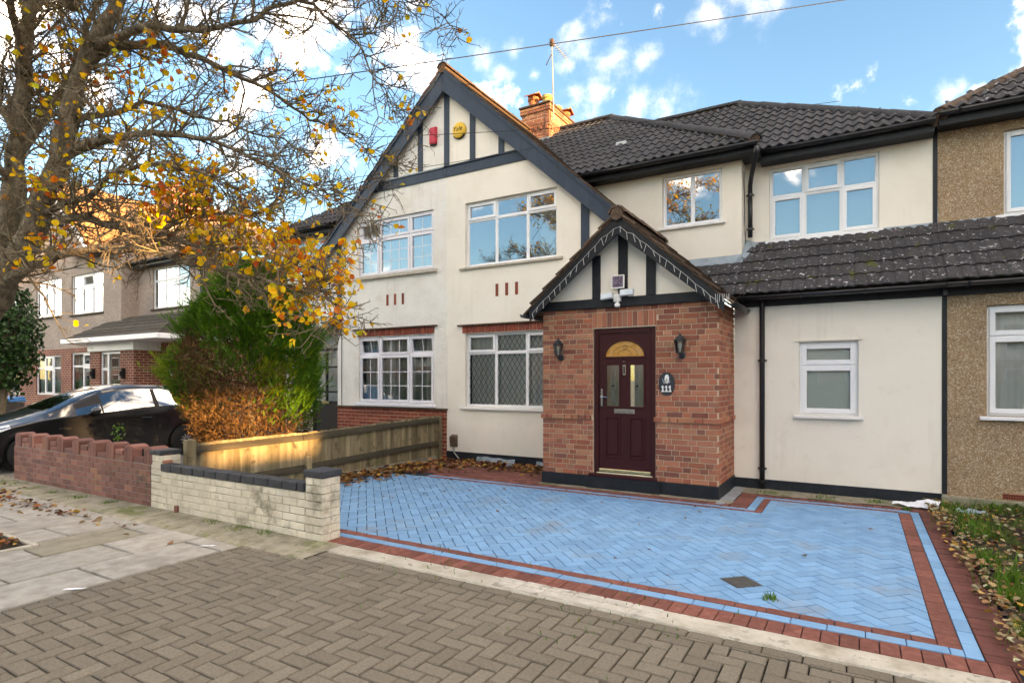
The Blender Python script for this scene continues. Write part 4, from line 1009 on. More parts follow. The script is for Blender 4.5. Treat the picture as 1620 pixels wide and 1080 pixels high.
lf.poly([(dx0, yd, dz0), (dx0, yb, dz0), (dx0, yb, dz1), (dx0, yd, dz1)])
door = lf.build('front_door', M['door_maroon'], house, fix=False)
mo = MB()
for l in lights: ring(mo, l[0] - .022, l[1] + .022, l[2] - .022, l[3] + .022, yd - .010, yd + .02, .028)
for (a, c) in ((U(.135), U(.40)), (U(.60), U(.865))): ring(mo, a - .012, c + .012, V(.105), V(.405), yd - .016, yd + .004, .022)
ring(mo, dx0 + .002, dx1 - .002, dz0 + .001, dz1 - .001, yd - .002, yd + .01, .012)
mo.tube([(x, yd - .003, z) for x, z in arc], .013, 8); mo.box(fan_c - fan_r - .03, fan_c + fan_r + .03, yd - .010, yd + .01, fan_z - .03, fan_z - .004)
mo.build('door_mouldings', M['door_maroon'], door, bevel=.003)
for (a, c) in ((U(.135), U(.40)), (U(.60), U(.865))):
    MB().hexa([(a + .03, yd - .014, V(.105) + .05), (c - .03, yd - .014, V(.105) + .05), (c - .022, yd + .01, V(.105) + .034), (a + .022, yd + .01, V(.105) + .034),
               (a + .03, yd - .014, V(.405) - .05), (c - .03, yd - .014, V(.405) - .05), (c - .022, yd + .01, V(.405) - .034), (a + .022, yd + .01, V(.405) - .034)]).build('raised_panel', M['door_maroon'], door, bevel=.004)
for l in lights:
    MB().poly([(l[0], yd + .012, l[2]), (l[1], yd + .012, l[2]), (l[1], yd + .012, l[3]), (l[0], yd + .012, l[3])]).build('side_light', M['glass_door'], door, fix=False)
    d = MB(); cx, cz = (l[0] + l[1]) / 2, (l[2] + l[3]) / 2; d.poly([(cx - .022, yd + .010, cz), (cx, yd + .010, cz - .022), (cx + .022, yd + .010, cz), (cx, yd + .010, cz + .012)])
    d.build('glass_motif', M['ink_black'], door, fix=False)
    q = MB()
    for t in (-1, 1): q.tube([(cx + t * .05, yd + .0105, l[3] - .02), (cx + t * .02, yd + .0105, cz + .05), (cx + t * .045, yd + .0105, cz - .02), (cx + t * .012, yd + .0105, cz - .08), (cx + t * .02, yd + .0105, l[2] + .06)], .0022, 4)
    q.build('leaded_lines', M['lead'], door)
    MB().poly([(l[0], yd + .2, l[2]), (l[1], yd + .2, l[2]), (l[1], yd + .2, l[3]), (l[0], yd + .2, l[3])]).build('hall_backing', M['curtain_grey'], door, fix=False)
fg = MB().poly([(fan_c - (fan_r) * math.cos(math.pi * i / ns), yd + .010, fan_z + fan_r * .78 * math.sin(math.pi * i / ns)) for i in range(ns + 1)]); fg.build('fan_light', M['fan_glass'], door, fix=False)
q = MB()
for t in (.35, .62): q.tube([(fan_c - fan_r * t * math.cos(math.pi * i / 14), yd + .006, fan_z + .02 + fan_r * .7 * t * math.sin(math.pi * i / 14)) for i in range(15)], .0024, 4)
q.tube([(fan_c + .03 * math.cos(i), yd + .006, fan_z + .13 + .03 * math.sin(i)) for i in [2 * math.pi * j / 10 for j in range(11)]], .0024, 4)
q.build('leaded_lines', M['lead_came'], door)
kn = MB().box(fan_c - .026, fan_c + .022, yd - .018, yd - .002, V(.70), V(.775)); kn.tube([(fan_c - .002 + .02 * math.cos(a), yd - .02, V(.79) + .02 * math.sin(a)) for a in [math.pi * j / 8 for j in range(9)]], .005, 6)
kn.build('door_knocker', M['chrome'], door, bevel=.004); MB().box(fan_c - .012, fan_c + .008, yd - .021, yd - .0185, V(.712), V(.765)).build('knocker_inlay', M['ink_black'], door)
lb = MB().box(U(.5) - .155, U(.5) + .155, yd - .018, yd - .002, V(.425), V(.46)); lb.box(U(.5) - .13, U(.5) + .13, yd - .026, yd - .018, V(.43), V(.446)); lb.build('letter_box', M['chrome'], door, bevel=.004)
hd = MB().box(U(.055) - .016, U(.055) + .016, yd - .012, yd - .001, V(.475), V(.60)); hd.tube([(U(.055), yd - .012, V(.545)), (U(.055), yd - .055, V(.545)), (U(.055) + .02, yd - .06, V(.545)), (U(.055) + .11, yd - .058, V(.543))], .009, 8); hd.build('door_handle', M['chrome'], door, bevel=0)
MB().box(dx0 + .002, dx1 - .002, yd - .03, yd - .001, dz0 + .012, dz0 + .05).build('weather_bar', M['brass'], door, bevel=.008)
MB().box(D0 + .05, D1 - .05, yd - .045, yd - .0, .216, .228).build('threshold', M['cream_paint'], door, bevel=.003)
# porch gable
pg = lambda x: 3.86 - abs(x - PC) * .885
MB().poly([(PX0 - .02, PY - .012, PT), (PX1 + .02, PY - .012, PT), (PC, PY - .012, 3.75)]).build('porch_gable_panel', M['cream_render'], house, fix=False)
MB().box(PX0 - .06, PX1 + .06, PY - .05, PY + .05, PT - .008, PT + .125).build('porch_beam', M['timber_black'], house, bevel=.006)
for x, hw in ((PC - .405, .064), (PC, .07), (PC + .405, .068)): MB().box(x - hw, x + hw, PY - .034, PY - .0125, PT + .126, pg(x) - .12).build('porch_post', M['timber_black'], house, bevel=.004)
PB = 7.70
for sg in (-1, 1):
    ex = 1.42 if sg > 0 else 1.40
    p = [(PC + sg * .001, 3.865), (PC + sg * ex, 3.865 - ex * .885), (PC + sg * ex, 3.865 - ex * .885 - .17), (PC + sg * .001, 3.60)]
    MB().prism_y(p, PB, PB + .03).build('porch_barge_board', M['timber_black'], house, bevel=.004)
    p = [(PC, 3.84), (PC + sg * ex, 3.84 - ex * .885), (PC + sg * ex, 3.82 - ex * .885), (PC, 3.82)]
    MB().prism_y(p, PB + .031, PY + .03).build('porch_soffit', M['timber_black'], house)
    p = [(PC, 3.90), (PC + sg * 1.5, 3.90 - 1.5 * .885), (PC + sg * 1.5, 3.865 - 1.5 * .885), (PC, 3.865)]
    pr_ = MB().prism_y(p, PB - .01, 9.85).build('porch_roof', M['tile_brown'], house)
    th = math.atan(.885); tx, tz = sg * math.cos(th), -math.sin(th); nx, nz = sg * math.sin(th), math.cos(th)
    for i in range(6):
        d = .02 + i * .295; ox, oz = PC + tx * d, 3.90 + tz * d
        q = [(ox - tx * .02 + nx * .012, oz - tz * .02 + nz * .012), (ox + tx * .32 + nx * .045, oz + tz * .32 + nz * .045), (ox + tx * .32 + nx * .012, oz + tz * .32 + nz * .012), (ox - tx * .02 - nx * .01, oz - tz * .02 - nz * .01)]
        if i * .295 + .02 < 1.95: MB().prism_y(q, PB - .035 + R.uniform(-.012, .012), 9.3 if sg < 0 else 9.8).build('tile_course', M['tile_brown'], pr_)
ridge_line(house, (PC, PB - .035, 3.925), (PC, 9.8, 3.925), M['tile_brown'], .125, .45)
for sg in (-1, 1):
    g = MB(); xg, zg = PC + sg * 1.50, 3.865 - 1.5 * .885 + .03
    for Y_ in (PB - .02, 8.86 if sg > 0 else 9.28):
        for rr_ in (.055, .049):
            for j in range(9):
                a = math.pi + math.pi * j / 8; g.v.append((xg + rr_ * math.cos(a), Y_, zg + rr_ * math.sin(a)))
    for j in range(8): g.f += [(j, j + 1, 18 + j + 1, 18 + j), (9 + j, 27 + j, 27 + j + 1, 9 + j + 1), (j, 9 + j, 10 + j, j + 1)]
    g.build('porch_gutter', M['gutter_plastic'], house, smooth=True)

# ---- left neighbour: low brick base, entrance recess and its own side wing
lb_ = Bricks(); base = MB().box(-10.12, GX, GY - .004, GY + .1, 0, .93).build('base_wall', M['mortar'], left)
for k in range(13): lb_.course((-10.12, GY - .012, 0), (1, 0, 0), 10.12 + GX, .005 + k * .075, .07 + k * .075, M['brick_plain'], base, .1, 'stretch', k)
lb_.flush(left, 200)
MB().box(-10.14, GX + .02, GY - .05, GY + .05, .965, 1.0).build('tile_drip', M['tile_brown'], left, bevel=.006)
LM = -12.5
wall_y(left, 'side_wing_wall', M['roughcast_white'], LM, -10.1, 2.85, 5.2, MY, [(-12.2, -11.15, 4.1, 5.0)])
window(left, -12.2, -11.15, 4.1, 5.0, MY, cols=(-11.68,), grid=((2, 2), 1), glass='glass_sky', curtain='net', recess=.05)
MB().box(LM, -10.1, 10.55, 10.6, 0, 3.0).build('entrance_wall', M['roughcast_white'], left)
MB().box(LM, -10.1, MY, 10.6, 2.83, 2.86).build('entrance_ceiling', M['timber_black'], left)
MB().box(LM - .02, LM + .02, MY, 16, 0, 5.2).build('side_wall', M['roughcast_white'], left)
ed = MB(); ring(ed, -11.75, -10.75, .1, 2.35, 9.98, 10.05, .07); ed.box(-11.68, -10.82, 10.0, 10.03, .17, 1.05); ed.box(-11.30, -11.24, 9.99, 10.04, 1.05, 2.28); ed.box(-11.68, -10.82, 9.99, 10.04, 1.25, 1.30)
ed.box(-11.68, -10.82, 9.985, 10.035, 1.86, 1.91)
edo = ed.build('storm_door', M['ink_black'], left, bevel=.004)
MB().poly([(-11.68, 10.015, 1.05), (-10.82, 10.015, 1.05), (-10.82, 10.015, 2.28), (-11.68, 10.015, 2.28)]).build('door_glass', M['glass'], edo, fix=False)
MB().box(-11.4, -11.15, 9.97, 9.99, .98, 1.05).build('letter_box', M['brass'], edo, bevel=.003)
MB().box(-10.75, -10.6, 9.95, 10.1, 0, 2.85).build('entrance_frame', M['tile_brown'], left)
MB().tube([(-9.98, GY - .01, 2.9), (-9.985, GY - .012, 1.6), (-9.98, GY - .01, 1.0)], .007, 5).build('cable', M['cable'], left)
lr = MB().poly([(-7.0, ecy, EZ - .02), (LM - .25, ecy, EZ - .02), (LM + 3.45, ecy + 3.7, EZ - .02 + 3.7 * .705), (-7.0, ecy + 3.7, EZ - .02 + 3.7 * .705)])
lr.poly([(LM - .25, ecy, EZ - .02), (LM - .25, 17, EZ - .02), (LM + 3.45, 17, EZ - .02 + 3.7 * .705), (LM + 3.45, ecy + 3.7, EZ - .02 + 3.7 * .705)])
lr.poly([(-7, 17, EZ), (LM + 3.4, 17, EZ), (LM + 3.45, ecy + 3.7, EZ + 3.7 * .7), (-7, ecy + 3.7, EZ + 3.7 * .7)])
lr = lr.build('side_wing_roof', M['tile_brown'], left, fix=False)
tile_slope(lr, M['tile_concrete'], LM - .25, -10.0, ecy - .03, EZ - .01, 1.9, PM, lo=lambda y: LM - .25 + y, hi=lambda y: min(-10.3, GX - (GZ - .05 - (EZ + y * .705)) / GP + .1), w=.3, gauge=.335)
gutter(left, LM - .3, -10.6, ecy - .05, EZ - .02, .06, .13, ecy + .02, MY)

# ---- right neighbour in golden pebbledash
right = empty('terraced_house', (2.5, 9.1, 0), 'golden pebbledashed house adjoining number 111 on the right', 'house')
n_w = (1.351, 2.6, 1.135, 2.485); n_u = (1.684, 3.0, 3.80, 4.93)
wall_y(right, 'ground_floor_wall', M['pebbledash_gold'], .96, 7, .12, 2.75, EY - .005, [n_w])
wall_y(right, 'upper_wall', M['pebbledash_gold'], .96, 7, 3.6, 5.3, RY - .004, [n_u])
MB().box(.9, 7, EY - .04, EY + .1, -.02, .12).build('plinth', M['concrete_mossy'], right, bevel=.012)
MB().box(.907, .96, EY - .012, EY + .03, .14, 2.66).build('party_strip', M['timber_black'], right); MB().box(.907, .958, RY - .012, RY + .03, 3.75, 5.2).build('party_strip', M['timber_black'], right)
window(right, *n_w, EY, cols=(2.1,), zt=2.105, glass='glass_ground', curtain='net', recess=.05, vent=((1.5, 1.9),), sashes=((1, 0), (0, 0)), sill=('upvc_white', .07, .06, .05), casement_w=.05)
window(right, *n_u, RY, cols=(2.4,), glass='glass_sky', curtain='aqua', recess=.05, sashes=((0, 0),), sill=('upvc_white', .09, .06, .05))
ab = MB().box(1.5, 1.72, EY - .012, EY + .02, .135, .20); abo = ab.build('air_brick', M['brick_plain'], right, bevel=.002)
hl = MB()
for i in range(9):
    for j in range(2): hl.box(1.512 + i * .0235, 1.526 + i * .0235, EY - .0135, EY - .0122, .147 + j * .028, .161 + j * .028)
hl.build('vent_holes', M['ink_black'], abo)
nr = MB().poly([(.95, ry0, EZR + .05), (7, ry0, EZR + .05), (7, ry0 + rr, EZR + .05 + rr * PR), (.95 + rr, ry0 + rr, EZR + .05 + rr * PR)])
nr.poly([(.95, ry0, EZR + .05), (.95 + rr, ry0 + rr, EZR + .05 + rr * PR), (.95 + rr, 17, EZR + .05 + rr * PR), (.95, 17, EZR + .05)]); nr = nr.build('main_roof', M['tile_dark_far'], right, fix=False)
tile_slope(nr, M['tile_lichen'], .95, 5.5, ry0 - .03, EZR + .06, 1.8, math.atan(PR), lo=lambda y: .95 + y - .05, w=.3, gauge=.335)
ridge_line(nr, (.95, ry0, EZR + .075), (.95 + 2.0, ry0 + 2.0, EZR + .075 + 2.0 * PR), M['tile_brown'], .12, .42)
gutter(right, .95, 7, ry0 - .06, EZR + .05, .06, .16, ry0 + .01, RY)
nl = MB().poly([(.935, LY, LZ - .03), (7, LY, LZ - .03), (7, RY, LZ - .03 + (RY - LY) * math.tan(LP)), (.935, RY, LZ - .03 + (RY - LY) * math.tan(LP))]).build('lean_to_roof', M['tile_dark_far'], right, fix=False)
tile_slope(nl, M['tile_lichen'], .935, 5.4, LY - .02, LZ - .01, 1.23, LP, w=.3, gauge=.315, prof=prof_flat, n=14)
MB().poly([(.91, RY - .115, 3.66), (7, RY - .115, 3.66), (7, RY - .006, 3.79), (.91, RY - .006, 3.79)]).build('flashing', M['lead'], right, fix=False)
gutter(right, .935, 7, LY - .046, LZ - .028, .054, .135, EY - .035)
MB().box(.91, .955, EY - .1, EY - .03, 2.63, 2.82).build('party_bracket', M['gutter_plastic'], right)

# ------------------------------------------------------------------ the house beyond the car, and others further off
hb_ = empty('semi_detached_house', (-20, 9.3, 0), 'grey pebbledashed house with red brick ground floor beyond the black car', 'house')
BXr = -15.9
b_ff = [(-25.578, -23.604, 3.78, 5.1), (-22.866, -20.73, 3.75, 5.06)]; b_gf = [(-25.578, -23.604, 1.03, 2.42), (-22.866, -20.55, 1.05, 2.47)]
wall_y(hb_, 'upper_wall', M['pebbledash_grey'], -27.2, -19.6, 2.62, 5.68, GY, b_ff)
MB().poly([(-27.2, GY, 5.68), (-21.4, GY, 5.68), (-24.3, GY, 8.3)]).build('gable_wall', M['pebbledash_grey'], hb_, fix=False)
wall_y(hb_, 'brick_wall', M['brick_far'], -26.9, -19.6, 0, 2.617, GY - .01, b_gf)
wall_y(hb_, 'wing_wall', M['pebbledash_grey'], -19.6, BXr, 2.9, 5.3, MY, [(-18.75, -16.75, 3.75, 5.0)])
MB().poly([(-19.6, GY, 2.6), (-19.6, MY, 2.6), (-19.6, MY, 5.66), (-19.6, GY, 5.66)]).build('wing_return', M['pebbledash_grey'], hb_, fix=False)
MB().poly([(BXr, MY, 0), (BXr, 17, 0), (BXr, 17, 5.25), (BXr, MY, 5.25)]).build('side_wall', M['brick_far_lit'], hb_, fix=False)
for i, o in enumerate(b_ff + b_gf):
    w3 = (o[1] - o[0]); window(hb_, *o, GY - (0 if i < 2 else .01), cols=(o[0] + w3 * .33, o[0] + w3 * .67), zt=o[2] + (o[3] - o[2]) * .68, glass='glass_sky' if i < 2 else 'glass', curtain='net' if i != 3 else 'grey',
                               recess=.05, sill=('tile_brown', .05, .05, .06) if i < 2 else None, sashes=((1, 1), (0, 1)), open_top=(1,) if i == 1 else (), casement_w=.06)
window(hb_, -18.75, -16.75, 3.75, 5.0, MY, cols=(-18.1, -17.4), zt=4.6, glass='glass_sky', curtain='net', recess=.05, sill=('tile_brown', .05, .05, .06))
for sg in (-1, 1):
    p = [(-24.3, 8.5), (-24.3 + sg * 3.0, 5.83), (-24.3 + sg * 3.0, 5.55), (-24.3, 8.15)]
    if sg < 0: p = [(x - .002, z) for x, z in p]
    MB().prism_y(p, BY, BY + .04).build('barge_board', M['upvc_white'], hb_)
    MB().prism_y([(-24.3, 8.6), (-24.3 + sg * 3.1, 5.84), (-24.3 + sg * 3.1, 5.76), (-24.3, 8.52)], BY - .04, 15).build('gable_roof', M['tile_orange'], hb_)
MB().poly([(-22.6, 8.95, 5.62), (-19.45, 8.95, 5.62), (-19.7, 12.2, 7.62), (-23.6, 12.2, 7.62)]).build('front_roof', M['tile_orange'], hb_, fix=False)
MB().poly([(-19.5, 8.95, 5.6), (-19.5, 12.2, 5.6), (-19.72, 12.2, 7.6)]).build('roof_cheek', M['pebbledash_grey'], hb_, fix=False)
gutter(hb_, -21.3, -19.4, 8.92, 5.66, .06, .14, 8.99, GY)
hr = MB().poly([(-23, ecy, 5.2), (BXr + .25, ecy, 5.2), (-19.6, 12.2, 7.6), (-23, 12.2, 7.6)]); hr.poly([(BXr + .25, ecy, 5.2), (-14.4, 10.6, 5.15), (-14.4, 16, 5.15), (-19.6, 12.7, 7.6), (-19.6, 12.2, 7.6)])
hr = hr.build('main_roof', M['tile_orange'], hb_, fix=False)
for i in range(10):
    t0, t1 = i / 10, (i + 1) / 10 + .01; e = lambda t, dz: ((-23, ecy + 2.7 * t, 5.2 + 2.4 * t + dz), (BXr + .25 - 3.95 * t, ecy + 2.7 * t, 5.2 + 2.4 * t + dz))
    a, c_, d, g_ = e(t0, .005), e(t1, .005), e(t0, .05), e(t1, .018); MB().hexa([a[0], a[1], c_[1], c_[0], d[0], d[1], g_[1], g_[0]]).build('tile_course', M['tile_orange'], hr)
gutter(hb_, -19.6, BXr + .25, ecy - .05, 5.18, .06, .14, ecy + .02, MY)
pipe(hb_, [(BXr - .15, MY - .08, 5.0), (BXr - .15, MY - .06, 3.0)], .05)
MB().lathe([(.07, 4.66), (.14, 4.78), (.15, 4.9), (.15, 4.92)], (BXr - .15, MY - .1, 0), 8).build('hopper_head', M['gutter_plastic'], hb_)
cst = MB().box(-20.7, -19.9, 11.0, 12.2, 6.0, 8.1).box(-20.76, -19.84, 10.94, 12.26, 7.75, 7.88).box(-20.76, -19.84, 10.94, 12.26, 8.1, 8.18); cst.build('chimney', M['brick_far'], hb_)
# its porch with white fascia and the brick wing beside it
PBx0, PBx1, PBy = -20.15, -17.6, 8.68
wall_y(hb_, 'porch_front', M['brick_far'], PBx0, PBx1, 0, 2.42, PBy, [(-19.55, -18.35, .1, 2.40)])
MB().poly([(PBx1, PBy, 0), (PBx1, MY, 0), (PBx1, MY, 2.6), (PBx1, PBy, 2.6)]).build('porch_side', M['brick_far'], hb_, fix=False)
wall_y(hb_, 'wing_brick_wall', M['brick_far'], PBx1, BXr, 0, 2.75, GY + .1, [(-17.2, -16.35, 1.05, 2.3)])
MB().poly([(BXr - .002, GY + .1, 0), (BXr - .002, MY + .4, 0), (BXr - .002, MY + .4, 2.75), (BXr - .002, GY + .1, 2.75)]).build('wing_side', M['brick_far'], hb_, fix=False)
window(hb_, -17.2, -16.35, 1.05, 2.3, GY + .1, cols=(), glass='glass', curtain='grey', recess=.04, casement_w=.08, sashes=((0, 0),))
MB().box(PBx0 - .05, PBx1 + .05, PBy - .05, PBy + .1, 2.42, 2.66).box(PBx1 - .1, PBx1 + .051, PBy + .1, GY + .1, 2.42, 2.66).build('porch_fascia', M['upvc_white'], hb_, bevel=.005)
pd = MB(); ring(pd, -19.55, -18.35, .1, 2.40, PBy + .05, PBy + .12, .07); pd.box(-19.2, -19.1, PBy + .05, PBy + .12, .17, 2.33); pd.box(-19.48, -19.2, PBy + .05, PBy + .12, 1.85, 1.93)
pdo = pd.build('porch_door', M['upvc_white'], hb_, bevel=.006)
MB().poly([(-19.1, PBy + .08, .3), (-18.42, PBy + .08, .3), (-18.42, PBy + .08, 2.33), (-19.1, PBy + .08, 2.33)]).poly([(-19.48, PBy + .08, .3), (-19.2, PBy + .08, .3), (-19.2, PBy + .08, 2.33), (-19.48, PBy + .08, 2.33)]).build('door_glass', M['glass'], pdo, fix=False)
MB().box(-19.5, -18.4, PBy + .9, PBy + .95, .1, 2.4).build('hall_wall', M['render_grey'], pdo)
for x in (-19.85, -18.1): MB().box(x - .05, x + .05, PBy - .1, PBy - .002, 1.6, 1.9).box(x - .035, x + .035, PBy - .14, PBy - .101, 1.68, 1.82).build('wall_lamp', M['ink_black'], hb_, bevel=.01)
pr2 = MB().poly([(-21.0, PBy - .35, 2.78), (BXr + .2, PBy - .35, 2.78), (-16.6, GY + .2, 3.5), (-20.2, GY + .2, 3.5)]).poly([(BXr + .2, PBy - .35, 2.78), (BXr + .2, MY + .6, 2.78), (-16.6, MY + .6, 3.5), (-16.6, GY + .2, 3.5)]).poly([(-21.0, PBy - .35, 2.78), (-20.2, GY + .2, 3.5), (-21.0, GY + .2, 2.78)])
pr2 = pr2.build('porch_roof', M['tile_dark_far'], hb_, fix=False)
for i in range(6):
    t = i / 6; t1 = (i + 1) / 6 + .02; Yb = PBy - .35
    f = lambda t, xa, xb, dz: [(-21.0 + .8 * t, Yb + (GY + .55 - PBy) * t, 2.785 + .72 * t + dz), (BXr + .2 - .9 * t, Yb + (GY + .55 - PBy) * t, 2.785 + .72 * t + dz)]
    a, c = f(t, 0, 0, 0), f(t1, 0, 0, 0); d, e = f(t, 0, 0, .04), f(t1, 0, 0, .012)
    MB().hexa([a[0], a[1], c[1], c[0], d[0], d[1], e[1], e[0]]).build('tile_course', M['tile_dark_far'], pr2)
MB().box(-21.05, BXr + .26, PBy - .42, PBy - .36, 2.66, 2.80).box(BXr + .2, BXr + .26, PBy - .36, MY + .6, 2.66, 2.80).build('porch_gutter', M['upvc_white'], hb_, bevel=.012)
MB().box(-21.0, BXr + .2, PBy - .36, GY + .1, 2.661, 2.68).build('porch_soffit', M['upvc_white'], hb_)
# second far house, at the left edge
hc = empty('semi_detached_house', (-31, 9.3, 0), 'red brick house at the far left edge behind the evergreen', 'house')
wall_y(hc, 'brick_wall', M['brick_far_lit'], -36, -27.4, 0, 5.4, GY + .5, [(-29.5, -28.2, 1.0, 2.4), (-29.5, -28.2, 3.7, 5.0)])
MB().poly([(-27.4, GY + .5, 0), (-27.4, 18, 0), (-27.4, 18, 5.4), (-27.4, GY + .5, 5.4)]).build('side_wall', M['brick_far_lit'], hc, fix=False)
for o in ((-29.5, -28.2, 1.0, 2.4), (-29.5, -28.2, 3.7, 5.0)): window(hc, *o, GY + .5, cols=(-28.85,), glass='glass', curtain='net', detail=False)
MB().poly([(-36, GY + .2, 5.35), (-27.1, GY + .2, 5.35), (-30.5, GY + 4, 8.0), (-36, GY + 4, 8.0)]).poly([(-27.1, GY + .2, 5.35), (-27.1, 18, 5.35), (-30.5, 16, 8), (-30.5, GY + 4, 8.0)]).build('roof', M['tile_dark_far'], hc, fix=False)
gutter(hc, -36, -27.1, GY + .15, 5.33, .07, .2, GY + .22)

# unseen houses added out to the right: they keep the low sun off the fronts
for (y0, y1, h, nm) in ((2.9, 17, 10.4, 'tall brick house added beyond the right edge to block the low sun'), (-24, -1.42, 10.4, 'long unseen brick house added to block the low sun beyond the gap')):
    e = empty('sunblock_house', (27, (y0 + y1) / 2, 0), nm, 'house')
    wall = MB().box(24, 31, y0, y1, 0, h - 2).build('wall', M['brick_far'], e)
    MB().prism_y([(23.7, h - 2.1), (31.3, h - 2.1), (27.5, h + .9)], y0 - .02, y1 + .02).build('roof', M['tile_dark_far'], e)
    for k in range(3):
        yk = y0 + (y1 - y0) * (k + .5) / 3
        for z in (1, 3.8): MB().box(23.95, 24.0, yk - .7, yk + .7, z, z + 1.3).build('window', M['upvc_white'], e)
gar = empty('sunblock', (27, 1.7, 0), 'low brick garage added between the unseen houses to shape the sun patch', 'sunblock')
MB().box(24.1, 30, .6, 2.85, 0, 3.9).box(24.15, 30, -.42, .58, 0, 9.6).box(24.2, 30, -1.41, -.43, 0, 5.5).box(24.2, 30, -1.41, -.43, 6.9, 9.6).build('wall', M['brick_far'], gar); MB().box(24.0, 24.1, .7, 2.7, 0, 2.2).build('sunblock_door', M['upvc_white'], gar)  # added out of view; openings between the boxes are shaped to pass sun patches
MB().box(23.9, 30.2, -.41, 2.88, 3.9, 4.05).build('flat_roof', M['tile_dark_far'], gar)

MB().box(24.2, 30.6, .585, 2.89, 5.75, 9.5).build('sunblock_storey', M['brick_far'], gar)  # added to cut off the top of the sun patch on the bush
# houses across the street, behind the camera: they fill the windows' reflections
for k, xh in enumerate((-110, -99, -88, -77, -66, -55, -44, -33, -22, -11, 0, 11)):
    e = empty('semi_detached_house', (xh, -25, 0), 'brick and render house across the street, behind the viewer', 'house', 'houses across the street')
    MB().box(xh - 4.9, xh + 4.9, -33, -25, 0, 2.7).build('brick_wall', M['brick_far'], e); MB().box(xh - 4.9, xh + 4.9, -33, -25.02, 2.7, 5.1).build('render_wall', M['roughcast_white' if k % 2 else 'pebbledash_grey'], e)
    MB().prism_x([(-33.3, 5.0), (-24.7, 5.0), (-27.5, 6.7), (-30.5, 6.7)], xh - 5.0, xh + 5.0).build('roof', M['tile_dark_far'], e)
    for wx in (-3, 0, 3):
        for z in (.95, 3.4): w_ = MB().box(xh + wx - .8, xh + wx + .8, -25.0, -24.94, z, z + 1.3).build('window', M['upvc_white'], e); MB().box(xh + wx - .7, xh + wx + .7, -24.94, -24.93, z + .1, z + 1.2).build('pane', M['dark_room'], w_)
hg = MB()
for i in range(190):
    x = -120 + i * .72; hg.lathe([(.2, -.08), (.62, .3), (.68, .9 + .1 * math.sin(i * 1.7)), (.5, 1.35), (.1, 1.5 + .12 * math.sin(i * 2.9))], (x, -17.5 + .15 * math.sin(i * 2.3), 0), 9)
tag(hg.build('hedge', M['laurel_green'], smooth=True), 'long clipped hedge across the street, behind the viewer', 'hedge')
# ------------------------------------------------------------------ garden walls and fence
ww = empty('garden_wall', (-6, 3.95, 0), 'white painted low brick wall with grey coping at the front of the drive', 'wall')
WY = 3.9; core = MB().box(-7.49, -4.46, WY + .008, WY + .094, 0, .468).box(-7.49, -7.29, WY + .008, WY + .222, .0, .655).box(-4.68, -4.463, WY + .008, WY + .222, 0, .615).build('wall_core', M['mortar_mossy'], ww)
wb_ = Bricks()
for k in range(6):
    z = .004 + k * .078; wb_.course((-7.27, WY, 0), (1, 0, 0), 2.58, z, z + .07, M['brick_white_paint'], core, .095, 'stretch', k, joint=.008)
for k in range(8):
    z = .004 + k * .0775
    wb_.course((-4.69, WY - .003, 0), (1, 0, 0), .235, z, z + .07, M['brick_white_paint'], core, .11, 'stretch' if k % 2 else 'half', k, joint=.008)
    wb_.course((-4.455, WY + .11, 0), (0, 1, 0), .118, z, z + .07, M['brick_white_paint'], core, .1, 'stretch', 0, joint=.008); wb_.add((-4.455, WY, 0), (0, 1, 0), .0, .106, z, z + .07, .1, M['brick_white_paint'], core)
for k in range(8):
    z = .004 + k * .082
    wb_.course((-7.5, WY - .003, 0), (1, 0, 0), .235, z, z + .074, M['brick_white_paint'], core, .11, 'stretch', k, joint=.008)
    wb_.add((-7.268, WY, 0), (0, 1, 0), .0, .106, z, z + .074, .1, M['brick_white_paint'], core); wb_.add((-7.268, WY, 0), (0, 1, 0), .114, .23, z, z + .074, .1, M['brick_white_paint'], core)
wb_.flush(ww)
x = -7.26
while x < -4.72:
    w = min(.218, -4.7 - x); MB().box(x, x + w - .006, WY - .022, WY + .118, .472, .558 + R.uniform(-.003, .003)).build('coping_brick', M['coping_slate'], ww, bevel=.007); x += .224
MB().box(-4.71, -4.44, WY - .02, WY + .245, .622, .69).build('pier_cap', M['coping_slate'], ww, bevel=.009)
for i in range(2): MB().box(-7.51 + i * .125, -7.39 + i * .125, WY - .02, WY + .245, .66, .715).build('pier_cap', M['coping_slate'], ww, bevel=.007)
MB().tube([(-6.92, WY - .02, .0), (-6.92, WY - .02, .09)], .025, 8).build('drain_spout', M['brick_garden'], ww)

rw = empty('garden_wall', (-9.5, 3.95, 0), 'weathered red brick wall with battlement bricks in front of the black car', 'wall')
core2 = MB().box(-11.5, -7.51, WY + .006, WY + .2, 0, .53).build('wall_core', M['mortar_grey'], rw)
rb = Bricks()
for k in range(7):
    z = .006 + k * .0745; rb.course((-11.52, WY, 0), (1, 0, 0), 4.0, z, z + .066, M['brick_garden'], core2, .102, 'stretch', k, joint=.009)
    rb.course((-11.52, WY + .21, 0), (0, -1, 0), .21, z, z + .066, M['brick_garden'], core2, .1, 'stretch', k)
x = -11.47; i = 0
while x < -7.6:
    for j in range(3): rb.add((x, WY - .002, 0), (1, 0, 0), j * .068, j * .068 + .063, .53, .53 + (.19 if j else .175) + R.uniform(-.006, .006), .12, M['brick_garden'], core2)
    rb.add((x, WY + .012, 0), (1, 0, 0), .208, .44, .53, .596, .1, M['brick_garden'], core2)
    if i % 2 == 0: rb.add((x, WY + .014, 0), (1, 0, 0), .212, .40, .602, .665, .1, M['brick_garden'], core2)
    x += .475; i += 1
rb.flush(rw)
x = -11.47
